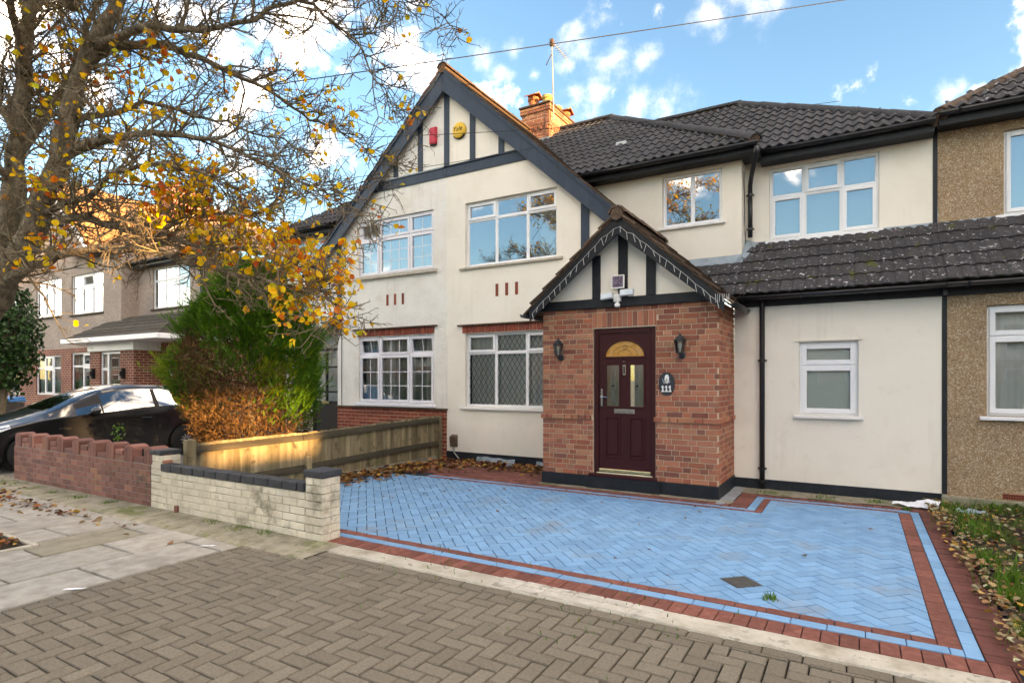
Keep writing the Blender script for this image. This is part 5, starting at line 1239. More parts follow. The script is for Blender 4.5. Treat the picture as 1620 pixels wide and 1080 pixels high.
while x < -7.6:
    MB().prism_y([(x - .005 + .21 * t, .715 + .03 * math.sin(math.pi * t)) for t in (0, .2, .4, .6, .8, 1)] + [(x + .205, .68), (x - .005, .68)], WY + .003, WY + .2).build('cap_brick', M['brick_garden'], rw); x += .475

fence = empty('board_fence', (-7.2, 6.6, 0), 'weathered vertical board fence between the blue drive and the bush', 'fence')
y = 4.22; k = 0
FXa = -7.2
def ftop(y): return .76 + (y - 4.2) * .018 + .015 * math.sin(y * 1.7)
while y < 9.24:
    w = R.uniform(.088, .104); zt_ = ftop(y) + R.uniform(-.008, .008); le = R.uniform(-.012, .012); th = .011
    MB().hexa([(FXa - th, y, .07), (FXa + .004, y, .07), (FXa + .02, y + w + .012, .07), (FXa - th + .02, y + w + .012, .07),
               (FXa - th, y + le, zt_), (FXa + .004, y + le, zt_), (FXa + .02, y + w + .012 + le, zt_), (FXa - th + .02, y + w + .012 + le, zt_)]).build('fence_board', M['fence_wood'], fence); y += w
for z0, dz in ((.655, .0), (.2, -.02)):
    ys = [4.2, 5.9, 7.6, 9.24]
    for i in range(3):
        a, c = ys[i], ys[i + 1] - .01; za = z0 + (ftop(a) - .76); zc = z0 + (ftop(c) - .76)
        MB().hexa([(FXa + .016, a, za), (FXa + .07, a, za - .012), (FXa + .07, c, zc - .012), (FXa + .016, c, zc), (FXa + .016, a, za + .075), (FXa + .06, a, za + .03), (FXa + .06, c, zc + .03), (FXa + .016, c, zc + .075)]).build('rail', M['fence_rail'], fence)
for y, h in ((4.2, .83), (6.0, .42), (9.22, .86)): MB().box(FXa - .055, FXa + .07, y - .05, y + .05, 0, h).build('post', M['fence_wood'], fence, bevel=.006)
MB().box(FXa - .012, FXa + .025, 4.25, 9.2, 0, .075).build('gravel_board', M['concrete_mossy'], fence)
MB().hexa([(FXa + .03, 6.25, .01), (FXa + .12, 6.25, .01), (FXa + .12, 6.28, .01), (FXa + .03, 6.28, .01), (FXa + .01, 6.32, .2), (FXa + .06, 6.32, .22), (FXa + .06, 6.34, .22), (FXa + .01, 6.34, .2)]).build('loose_board', M['fence_wood'], fence)

# ------------------------------------------------------------------ fittings on the fronts
def text_mesh(body, size, mat, name, parent, loc, extrude=.004, rot=(math.pi / 2, 0, 0), shear=0):
    cu = bpy.data.curves.new(name, 'FONT'); cu.body = body; cu.size = size; cu.extrude = extrude; cu.align_x = 'CENTER'; cu.align_y = 'CENTER'; cu.shear = shear
    tmp = bpy.data.objects.new(name, cu); COL.objects.link(tmp); bpy.context.view_layer.update()
    me = bpy.data.meshes.new_from_object(tmp.evaluated_get(bpy.context.evaluated_depsgraph_get())); bpy.data.objects.remove(tmp); bpy.data.curves.remove(cu)
    me.materials.clear(); me.materials.append(mat)
    o = bpy.data.objects.new(name, me); COL.objects.link(o); o.location = loc; o.rotation_euler = rot; setparent(o, parent); return o
# alarm boxes
ra = empty('alarm_box', (-7.36, GY - .05, 6.3), 'red rectangular alarm box on the white gable panel', 'alarm box')
MB().hexa([(-7.44, GY - .075, 6.31), (-7.27, GY - .075, 6.31), (-7.27, GY, 6.30), (-7.44, GY, 6.30), (-7.44, GY - .07, 6.64), (-7.27, GY - .07, 6.64), (-7.27, GY, 6.66), (-7.44, GY, 6.66)]).build('cover', M['plastic_red'], ra, bevel=.015, seg=2)
MB().box(-7.42, -7.29, GY - .07, GY - .01, 6.285, 6.305).build('strobe_base', M['ink_black'], ra)
ya = empty('alarm_box', (-6.717, GY - .05, 6.45), 'round yellow alarm bell box lettered Yale on the cream gable panel', 'alarm box')
prof = [(.155, 0), (.16, -.03), (.145, -.06), (.1, -.075), (.0005, -.08)]
MB().lathe(prof, (-6.717, GY, 6.45), 28, 'y').build('cover', M['plastic_yellow'], ya, smooth=True)
MB().tube([(-6.717 + .15 * math.cos(a), GY - .03, 6.45 + .15 * math.sin(a)) for a in [math.radians(215 + 11 * i) for i in range(11)]], .02, 6).build('strobe_lens', M['ink_black'], ya)
text_mesh('Yale', .13, M['ink_black'], 'lettering', ya, (-6.725, GY - .079, 6.465), .003, shear=.15)
# lamps either side of the door
def lantern(x, z, label):
    e = empty('wall_lantern', (x, PY, z - .17), label, 'lantern', 'lanterns beside the front door')
    y = PY - .11; yb_ = PY
    m = MB(); 
    for t in range(2): pass
    MB().lathe([(.045, -.0), (.05, -.012), (.03, -.022), (.0005, -.024)], (x + .0, PY, z - .13), 14, 'y').build('wall_plate', M['metal_black'], e)
    MB().tube([(x, PY - .01, z - .13), (x, PY - .05, z - .16), (x, y, z - .15), (x, y, z - .115)], .011, 8).build('arm', M['metal_black'], e, smooth=True)
    top, bot = .075, .045
    cg = MB()
    for k in range(6):
        a = math.pi / 3 * k + .3; cg.tube([(x + top * math.cos(a), y + top * math.sin(a), z + .06), (x + bot * math.cos(a), y + bot * math.sin(a), z - .1)], .006, 5)
    cg.lathe([(top + .014, z + .055), (top + .018, z + .065), (.045, z + .11), (.02, z + .13), (.01, z + .145), (.012, z + .155), (.0005, z + .17)], (x, y, 0), 6)
    cg.lathe([(.0005, z - .125), (.02, z - .12), (bot + .008, z - .11), (bot + .008, z - .098)], (x, y, 0), 6)
    cg.build('cage', M['metal_black'], e)
    g = MB()
    for k in range(6):
        a, b2 = math.pi / 3 * k + .3, math.pi / 3 * (k + 1) + .3
        g.poly([(x + bot * math.cos(a), y + bot * math.sin(a), z - .098), (x + bot * math.cos(b2), y + bot * math.sin(b2), z - .098), (x + top * math.cos(b2), y + top * math.sin(b2), z + .055), (x + top * math.cos(a), y + top * math.sin(a), z + .055)])
    g.build('glass_panes', M['glass'], e, fix=False)
    MB().lathe([(.012, z - .098), (.012, z - .05), (.022, z - .03), (.026, z), (.018, z + .025), (.0005, z + .035)], (x, y, 0), 10).build('bulb', M['plastic_white'], e, smooth=True)
lantern(-3.86, 2.04, 'black wall lantern on the brick porch left of the door')
lantern(-2.05, 2.04, 'black wall lantern on the brick porch right of the door, above the plaque')
# number plaque
pq = empty('number_plaque', (-2.258, PY, 1.52), 'oval black house plaque with white bird and number 111', 'house number')
def oval(b, cx, cz, rx, rz, y0, y1, n=32):
    b.prism_y([(cx + rx * math.cos(2 * math.pi * i / n), cz + rz * math.sin(2 * math.pi * i / n)) for i in range(n)], y0, y1)
pb_ = MB(); oval(pb_, -2.258, 1.52, .112, .158, PY - .018, PY - .001); pb_.build('plate', M['metal_black'], pq, bevel=.004)
nb = MB()
for i in range(3):
    x = -2.258 + (i - 1) * .05; y0, y1 = PY - .022, PY - .0185
    nb.box(x - .009, x + .009, y0, y1, 1.425, 1.492).box(x - .021, x + .021, y0 - .0004, y1, 1.41, 1.4249); nb.prism_y([(x - .009, 1.492), (x - .022, 1.476), (x - .022, 1.466), (x - .009, 1.471)], y0 - .0002, y1); nb.box(x - .009, x + .009, y0 - .0002, y1, 1.4921, 1.4965)
nb.build('numerals', M['plastic_white'], pq)
bd = MB(); bd.prism_y([(-2.275, 1.53), (-2.245, 1.525), (-2.225, 1.56), (-2.222, 1.61), (-2.235, 1.645), (-2.258, 1.65), (-2.278, 1.63), (-2.285, 1.58)], PY - .022, PY - .0186); bd.build('bird_emblem', M['plastic_white'], pq)
MB().prism_y([(-2.286, 1.535), (-2.255, 1.527), (-2.24, 1.56), (-2.255, 1.60), (-2.27, 1.57)], PY - .0235, PY - .0222).build('bird_wing', M['sill_render'], pq)
MB().prism_y([(-2.31, 1.60), (-2.283, 1.525), (-2.295, 1.523), (-2.318, 1.58)], PY - .0215, PY - .0186).prism_y([(-2.235, 1.522), (-2.205, 1.545), (-2.21, 1.565), (-2.232, 1.545)], PY - .0215, PY - .0186).build('leaf_emblem', M['lead'], pq)
# flood light, solar panel box
fl = empty('flood_light', (-2.94, PY - .05, 2.72), 'twin head white security light above the door', 'flood light')
MB().box(-3.0, -2.89, PY - .1, PY - .03, 2.68, 2.79).build('body', M['plastic_white'], fl, bevel=.012)
MB().lathe([(.018, 2.60), (.036, 2.605), (.042, 2.63), (.036, 2.655), (.02, 2.66)], (-2.93, PY - .11, 0), 14).build('motion_sensor', M['plastic_white'], fl, smooth=True)
MB().tube([(-2.94, PY - .07, 2.69), (-2.93, PY - .11, 2.655)], .014, 8).build('sensor_arm', M['plastic_white'], fl)
for sg, c in ((-1, (-3.08, 2.76)), (1, (-2.78, 2.79))):
    h = MB(); x, z = c; y0, y1 = PY - .17, PY - .09
    P = [(x - .1, y0 + (.03 if sg < 0 else 0), z - .045), (x + .1, y0 + (.03 if sg > 0 else 0), z - .035), (x + .09, y1 + .02, z - .03), (x - .09, y1 + .02, z - .04), (x - .1, y0 + (.03 if sg < 0 else 0), z + .05), (x + .1, y0 + (.03 if sg > 0 else 0), z + .06), (x + .09, y1, z + .05), (x - .09, y1, z + .04)]
    h.hexa(P); ho = h.build('lamp_head', M['plastic_grey'], fl, bevel=.01)
    MB().poly([Vector(P[0]) + Vector((.015, -.004, .014)), Vector(P[1]) + Vector((-.015, -.004, .014)), Vector(P[5]) + Vector((-.015, -.004, -.014)), Vector(P[4]) + Vector((.015, -.004, -.014))]).build('lens', M['lamp_clear'], ho, fix=False)
so = empty('solar_panel', (-2.93, PY - .06, 2.98), 'small white framed solar panel on the porch centre post', 'solar panel')
f = MB(); ring(f, -3.03, -2.84, 2.87, 3.06, PY - .09, PY - .06, .016); f.box(-2.96, -2.91, PY - .06, PY - .034, 2.93, 3.0); f.build('frame', M['plastic_white'], so, bevel=.003)
MB().box(-3.014, -2.856, PY - .08, PY - .065, 2.886, 3.044).build('cell', M['solar_cell'], so)
# icicle light string along the porch barge boards
ic = empty('string_lights', (PC, PB, 3.3), 'string of white icicle lights hung along the porch barge boards', 'string lights')
cab, stk = MB(), MB(); pts = []
for i in range(30):
    t = -1 + 2 * i / 29; x = PC + t * 1.34; z = 3.865 - abs(t) * 1.34 * .885 - .10 - (.04 if abs(t) < .15 else 0) + R.uniform(-.012, .012)
    pts.append((x, PB - .012, z)); 
    stk.tube([(x, PB - .015, z), (x + R.uniform(-.035, .035), PB - .018, z - R.uniform(.08, .12))], .0036, 5)
cab.tube(pts, .0028, 4).build('cable', M['plastic_grey'], ic); stk.build('light_rods', M['plastic_grey'], ic)
for i in range(7):
    x = PX1 + .18 - i * .025; MB().tube([(x, PB - .005 - .01 * i, 2.66), (x + R.uniform(-.02, .02), PB - .01, 2.56)], .004, 4).build('light_rod', M['plastic_grey'], ic)
# vent cowl on the white wall beside the fence end, and flood sensor
mb_ = empty('meter_box', (-6.85, GY, .25), 'brown plastic vent box low on the cream wall by the fence end', 'vent box')
MB().hexa([(-6.92, GY - .07, .27), (-6.77, GY - .07, .27), (-6.77, GY, .25), (-6.92, GY, .25), (-6.92, GY - .09, .46), (-6.77, GY - .09, .46), (-6.77, GY, .5), (-6.92, GY, .5)]).build('cover', M['tile_brown'], mb_, bevel=.01)
MB().tube([(-6.85, GY - .05, .26), (-6.83, GY - .05, .15), (-6.7, GY - .06, .03)], .012, 6).build('outlet', M['cable_grey'], mb_)
for (x0, x1, h) in ((-6.6, -5.5, .09), (-5.3, -4.9, .06)):
    pass
# aerial
an = empty('tv_aerial', (-6.38, 12.5, 8.2), 'thin television aerial pole fixed to the chimney', 'aerial')
A0 = dp(876, 190, 14.05); A1 = dp(873, 64, 14.05)
MB().tube([A0, A1], .016, 6).build('mast', M['cable_grey'], an)
MB().tube([A1 + Vector((-.0, -.05, -.02)), A1 + Vector((.0, .9, -.05))], .01, 5).build('boom', M['cable_grey'], an)
for i in range(9): MB().bar(A1 + Vector((-.12 + .004 * i, .02 + .1 * i, -.03)), A1 + Vector((.12 - .004 * i, .02 + .1 * i, -.03)), .008, .008).build('element', M['cable_grey'], an)
MB().tube([A1 + Vector((0, -.02, -.35)), A1 + Vector((-.1, -.1, -.62))], .012, 5).build('stay', M['cable'], an)
MB().box(A1.x - .04, A1.x + .04, A1.y - .04, A1.y + .04, A1.z - .14, A1.z + .02).build('clamp', M['tile_brown'], an)
# overhead service cables
def cable(a, b, sag, r, label, n=24):
    a, b = Vector(a), Vector(b); o = MB().tube([a.lerp(b, t) + Vector((0, 0, -sag * 4 * t * (1 - t))) for t in [i / n for i in range(n + 1)]], r, 5).build('overhead_cable', M['cable'])
    return tag(o, label, 'cable', 'service cables crossing the view')
cable(dp(420, 136, 10), dp(1480, -22, 13), .02, .009, 'dark overhead cable crossing the sky above the gable')
cable(dp(470, 221, 8.6), dp(1330, 160, 11.5), .12, .005, 'thin wire crossing the gable in front of the alarm boxes')
cable(dp(500, 289, 8.6), dp(906, 222, 9.6), .04, .0045, 'lowest thin wire crossing the gable along its tie beam')
for (p0, p1, p2) in (((825, 238), (846, 222), (852, 240)), ((735, 280), (760, 262), (786, 250))):
    pass
# litter
pp = MB(); c = Vector((.62, 8.72, .0)); nn = 14
for i in range(nn + 1):
    for j in range(6):
        u, v = i / nn - .5, j / 5 - .5; x = c.x + u * .46 + v * .06; y = c.y - u * .1 + v * .18
        pp.v.append((x, y, .03 + .09 * (1 - 4 * v * v) * (.6 + .4 * math.sin(u * 5)) + .022 * mnoise.noise((u * 9, v * 7, 3))))
for i in range(nn):
    for j in range(5): k = i * 6 + j; pp.f.append((k, k + 6, k + 7, k + 1))
o = pp.build('paper_bag', M['paper'], fix=False); tag(o, 'crumpled white paper bag lying by the black plinth', 'litter')
wr = MB(); c = Vector((1.12, 8.35, .06))
for i in range(10):
    for j in range(6): wr.v.append((c.x + i * .032 - .15, c.y + j * .03, c.z + .04 * mnoise.noise((i * .7, j * .9, 5)) + .02 * (j % 2)))
for i in range(9):
    for j in range(5): k = i * 6 + j; wr.f.append((k, k + 6, k + 7, k + 1))
o = wr.build('plastic_wrapper', M['lead'], fix=False); tag(o, 'pale blue plastic wrapper caught in the bed at the right', 'litter')
for (x, y, nm) in ((-5.12, 2.02, 'small white scrap of paper on the slab edge'), (-5.35, 3.2, 'tiny white scrap of tissue near the garden wall')):
    q = MB(); 
    for i in range(5):
        for j in range(3): q.v.append((x + i * .028, y + j * .02 + i * .02, .008 + .012 * abs(mnoise.noise((i * .8, j * .8, x)))))
    for i in range(4):
        for j in range(2): k = i * 3 + j; q.f.append((k, k + 3, k + 4, k + 1))
    o = q.build('paper_scrap', M['paper'], fix=False); tag(o, nm, 'litter')
bt = MB().tube([(-5.42, 9.02, .05), (-5.36, 8.9, .05)], .05, 10); o = bt.build('pipe_offcut', M['render_grey']); tag(o, 'short grey pipe end by the black plinth among the leaves', 'pipe')
for i, (x0, x1) in enumerate(((-6.3, -5.45), (-5.0, -4.5))):
    q = MB(); n = 14
    for k in range(n + 1):
        x = x0 + (x1 - x0) * k / n; h = .06 + .035 * mnoise.noise((x * 4, 2, i)); q.v += [(x, GY - .03, .0), (x, GY - .055 - .02 * mnoise.noise((x * 6, 1, 1)), .02), (x, GY - .03, h + .03), (x, GY - .022, h + .04)]
    for k in range(n):
        for j in range(3): a = k * 4 + j; q.f.append((a, a + 4, a + 5, a + 1))
    o = q.build('lead_dressing', M['lead'], house, fix=False)

# ------------------------------------------------------------------ parked car, nose to the street
def build_car(cx, y_nose, label):
    car = empty('parked_car', (cx, y_nose + 2.2, 0), label, 'car')
    Lc, HW = 4.46, .873
    # stations along the length: (s from nose, z of bonnet/roof centre, z of shoulder line, half width at shoulder, half width of roof edge, z of roof edge)
    st = [(0.00, .62, .52, .60, .45, .60), (.10, .70, .58, .72, .55, .68), (.35, .80, .68, .81, .62, .77), (.75, .905, .78, .855, .66, .865), (1.05, .985, .84, .868, .69, .93),
          (1.35, 1.09, .875, .872, .70, 1.03), (1.75, 1.28, .905, .873, .655, 1.20), (2.15, 1.42, .93, .873, .615, 1.345), (2.55, 1.48, .955, .873, .60, 1.41), (2.95, 1.49, .98, .872, .60, 1.42),
          (3.40, 1.455, 1.005, .868, .60, 1.385), (3.85, 1.37, 1.03, .855, .605, 1.30), (4.20, 1.25, 1.045, .82, .62, 1.19), (4.40, 1.10, 1.0, .77, .66, 1.06), (4.46, .95, .90, .72, .64, .93)]
    def cr(t, k):
        n = len(st)
        for i in range(n - 1):
            if st[i][0] <= t <= st[i + 1][0] + 1e-9: break
        p = [st[max(0, min(n - 1, j))] for j in (i - 1, i, i + 1, i + 2)]; u = (t - p[1][0]) / (p[2][0] - p[1][0])
        m1 = (p[2][k] - p[0][k]) / max(1e-6, p[2][0] - p[0][0]) * (p[2][0] - p[1][0]); m2 = (p[3][k] - p[1][k]) / max(1e-6, p[3][0] - p[1][0]) * (p[2][0] - p[1][0])
        return (2 * u**3 - 3 * u**2 + 1) * p[1][k] + (u**3 - 2 * u**2 + u) * m1 + (-2 * u**3 + 3 * u**2) * p[2][k] + (u**3 - u**2) * m2
    wheels = [(.92, .31), (3.62, .31)]; NS = 150
    def section(t):
        zc, zs, hw, rw, zr = [cr(t, k) for k in range(1, 6)]
        sill = .20 + (.04 if t < .3 or t > 4.2 else 0); arch = 0
        for (wx, r) in wheels:
            d = abs(t - wx)
            if d < .38: arch = max(arch, .30 + math.sqrt(max(0, .38**2 - d * d)) * .98)
        lo = max(sill, arch)
        lo = min(lo, zs - .05); pts = []
        for u in (0, .12, .35, .6, .85, 1.0):
            z = lo + (zs - lo) * u; w = hw * (.955 + .045 * math.sin(min(1, max(0, (z - .18) / .55)) * math.pi / 2)) - (.012 if .45 < u < .8 else 0); pts.append((w, z))
        for u in (.04, .1, .5, .9, 1.0): pts.append((hw + (rw - hw) * (u ** 1.1) , zs + .02 + (zr - zs - .02) * u))
        pts.append((rw * .92, zr + (zc - zr) * .45)); pts.append((rw * .6, zr + (zc - zr) * .85)); pts.append((0, zc)); return pts
    secs = [section(Lc * i / NS) for i in range(NS + 1)]; K = len(secs[0])
    parts = {}
    def part(nm): return parts.setdefault(nm, MB())
    for sd in (1, -1):
        for i in range(NS):
            t = Lc * (i + .5) / NS
            for k in range(K - 1):
                zc = cr(t, 1); glass = None
                if 6 <= k <= 9 - 1 and 1.60 < t < 3.95 and cr(t, 5) - cr(t, 2) > .2:
                    if t < 1.60 + .0: glass = None
                    elif t < 2.02: glass = 'quarter_glass' if k < 8 else None
                    elif 2.06 < t < 2.98: glass = 'front_side_window'
                    elif 3.05 < t < 3.72: glass = 'rear_side_window'
                    else: glass = None
                    if glass is None: glass = 'pillar_trim'
                if k >= 10 and 1.22 < t < 2.12: glass = 'windscreen'
                if k >= 10 and 3.55 < t < 4.25: glass = 'rear_window'
                a, b2 = secs[i], secs[i + 1]
                q = [(sd * a[k][0], Lc * i / NS, a[k][1]), (sd * b2[k][0], Lc * (i + 1) / NS, b2[k][1]), (sd * b2[k + 1][0], Lc * (i + 1) / NS, b2[k + 1][1]), (sd * a[k + 1][0], Lc * i / NS, a[k + 1][1])]
                nm = (glass + ('' if glass in ('windscreen', 'rear_window') else '|%d' % sd)) if glass else 'body'
                part(nm).poly([(cx + x, y_nose + y, z) for x, y, z in q])
    # nose and tail caps
    for i in (0, NS):
        s_ = secs[i]; y = y_nose + Lc * i / NS
        part('body').poly([(cx + w, y, z) for w, z in s_] + [(cx - w, y, z) for w, z in s_[::-1][1:]])
    mats = {'windscreen': 'glass_car', 'rear_window': 'glass_car', 'pillar_trim': 'car_trim', 'quarter_glass': 'glass_car', 'front_side_window': 'glass_car', 'rear_side_window': 'glass_car', 'body': 'car_black'}
    for nm, b in parts.items():
        base = nm.split('|')[0]; me = bpy.data.meshes.new(base); me.from_pydata(b.v, [], b.f); bm = bmesh.new(); bm.from_mesh(me)
        bmesh.ops.remove_doubles(bm, verts=bm.verts[:], dist=.0008); bmesh.ops.recalc_face_normals(bm, faces=bm.faces[:]); bm.to_mesh(me); bm.free()
        me.polygons.foreach_set('use_smooth', [True] * len(me.polygons)); me.materials.append(M[mats[base]]); link(base, me, car)
    P = lambda x, t, z: (cx + x, y_nose + t, z)
    for sd in (1, -1):
        w = HW + .004
        for (wx, r) in wheels:
            c = P(sd * .76, wx, .315)
            ty = MB().lathe([(.2, -.1), (.30, -.105), (.315, -.07), (.315, .07), (.30, .105), (.2, .1)], (0, 0, 0), 28, 'x'); ty.v = [(c[0] + a, c[1] + b, c[2] + d) for a, b, d in ty.v]
            wo_ = ty.build('wheel', M['tyre'], car, smooth=True)
            rm = MB()
            for k in range(10):
                an = 2 * math.pi * k / 10; rm.bar((c[0] + sd * .095, c[1] + .03 * math.cos(an), c[2] + .03 * math.sin(an)), (c[0] + sd * .085, c[1] + .205 * math.cos(an), c[2] + .205 * math.sin(an)), .03, .02, (1, 0, 0))
            rm.tube([(c[0] + sd * .085, c[1] + .205 * math.cos(a), c[2] + .205 * math.sin(a)) for a in [2 * math.pi * j / 24 for j in range(25)]], .014, 6); rm.build('rim', M['alloy'], wo_)
            MB().lathe([(.37, -.3), (.37, 0)], (c[0] - sd * .02, c[1], c[2] + .02), 24, 'x').build('wheel_arch', M['car_trim'], car)
        for t in (1.42, 2.02, 3.02):
            pts = []
            for z in (.3, .5, .7, .9):
                s_ = section(t); ws = [p for p in s_ if p[1] <= cr(t, 2)]
                wv = min(ws, key=lambda p: abs(p[1] - z))[0]
                if z < cr(t, 2): pts.append(P(sd * (wv + .001), t + (.02 if z < .5 else 0), z))
            if t > 1.5: MB().tube(pts, .004, 4).build('door_seam', M['ink_black'], car)
        MB().box(cx + sd * HW - .01, cx + sd * HW + .022, y_nose + 2.72, y_nose + 2.9, .80, .835).build('door_handle', M['car_black'], car, bevel=.008)
        mi = MB(); mx = cx + sd * (HW + .1)
        mi.lathe([(.0005, -.07), (.06, -.06), (.085, -.02), (.088, .03), (.08, .05)], (0, 0, 0), 14, 'y'); mi.v = [(mx + a * 1.15, y_nose + 1.86 + b, 1.0 + d * .8) for a, b, d in mi.v]
        mo_ = mi.build('wing_mirror', M['car_black'], car, smooth=True); MB().bar((cx + sd * (HW - .04), y_nose + 1.9, .91), (mx - sd * .03, y_nose + 1.9, .96), .06, .03).build('mirror_arm', M['car_trim'], mo_)
        hl_ = MB(); 
        for i in range(8):
            t = .12 + i * .075; s_ = section(t); zz = cr(t, 2); hwv = cr(t, 3)
            hl_.v += [P(sd * (hwv * .999 + .006), t, zz - .085 + i * .012), P(sd * (hwv + .004), t, zz + .012), P(sd * (hwv - .07 - .012 * (7 - i)), t, zz + .062)]
        for i in range(7):
            for k in range(2): a = i * 3 + k; hl_.f.append((a, a + 3, a + 4, a + 1))
        hl_.build('headlight', M['lamp_clear'], car, smooth=True)
        fo = MB().lathe([(.0005, -.02), (.05, -.01), (.055, .01)], P(sd * .66, .06, .38), 12, 'y'); fo.build('fog_light', M['lamp_clear'], car)
        text_mesh('HYBRID', .055, M['chrome'], 'badge', car, P(sd * (HW + .002), 1.42, .70), .002, (math.pi / 2, 0, sd * math.pi / 2))
    MB().box(cx - .5, cx + .5, y_nose - .03, y_nose + .1, .26, .42).build('grille', M['car_trim'], car, bevel=.01)
    MB().box(cx - .7, cx + .7, y_nose + .3, y_nose + 4.2, .16, .24).build('floor_pan', M['car_trim'], car)
    for sx in (-.36, .36):
        MB().box(cx + sx - .24, cx + sx + .24, y_nose + 2.1, y_nose + 2.6, .35, .5).box(cx + sx - .22, cx + sx + .22, y_nose + 2.55, y_nose + 2.68, .5, 1.12).box(cx + sx - .11, cx + sx + .11, y_nose + 2.58, y_nose + 2.67, 1.14, 1.32).build('seat', M['far_dark'], car, bevel=.03)
    return car
build_car(-13.1, 3.46, 'black hatchback parked nose out behind the low red brick wall')
# blue recycling bin at the far left
bn = empty('recycling_bin', (-19.3, 5.4, 0), 'blue lidded recycling bin at the far left beyond the car', 'bin')
c = dp(8, 632, 16.5)
MB().hexa([(c.x - .25, c.y - .3, 0), (c.x + .25, c.y - .3, 0), (c.x + .25, c.y + .3, 0), (c.x - .25, c.y + .3, 0), (c.x - .3, c.y - .36, .92), (c.x + .3, c.y - .36, .92), (c.x + .3, c.y + .36, .92), (c.x - .3, c.y + .36, .92)]).build('body', M['far_dark'], bn, bevel=.02)
MB().hexa([(c.x - .8, c.y - .4, .94), (c.x + .33, c.y - .4, .94), (c.x + .33, c.y + .4, .94), (c.x - .8, c.y + .4, .94), (c.x - .8, c.y - .36, 1.02), (c.x + .28, c.y - .36, 1.02), (c.x + .28, c.y + .36, 1.10), (c.x - .8, c.y + .36, 1.10)]).build('lid', M['blue_bin'], bn, bevel=.03)

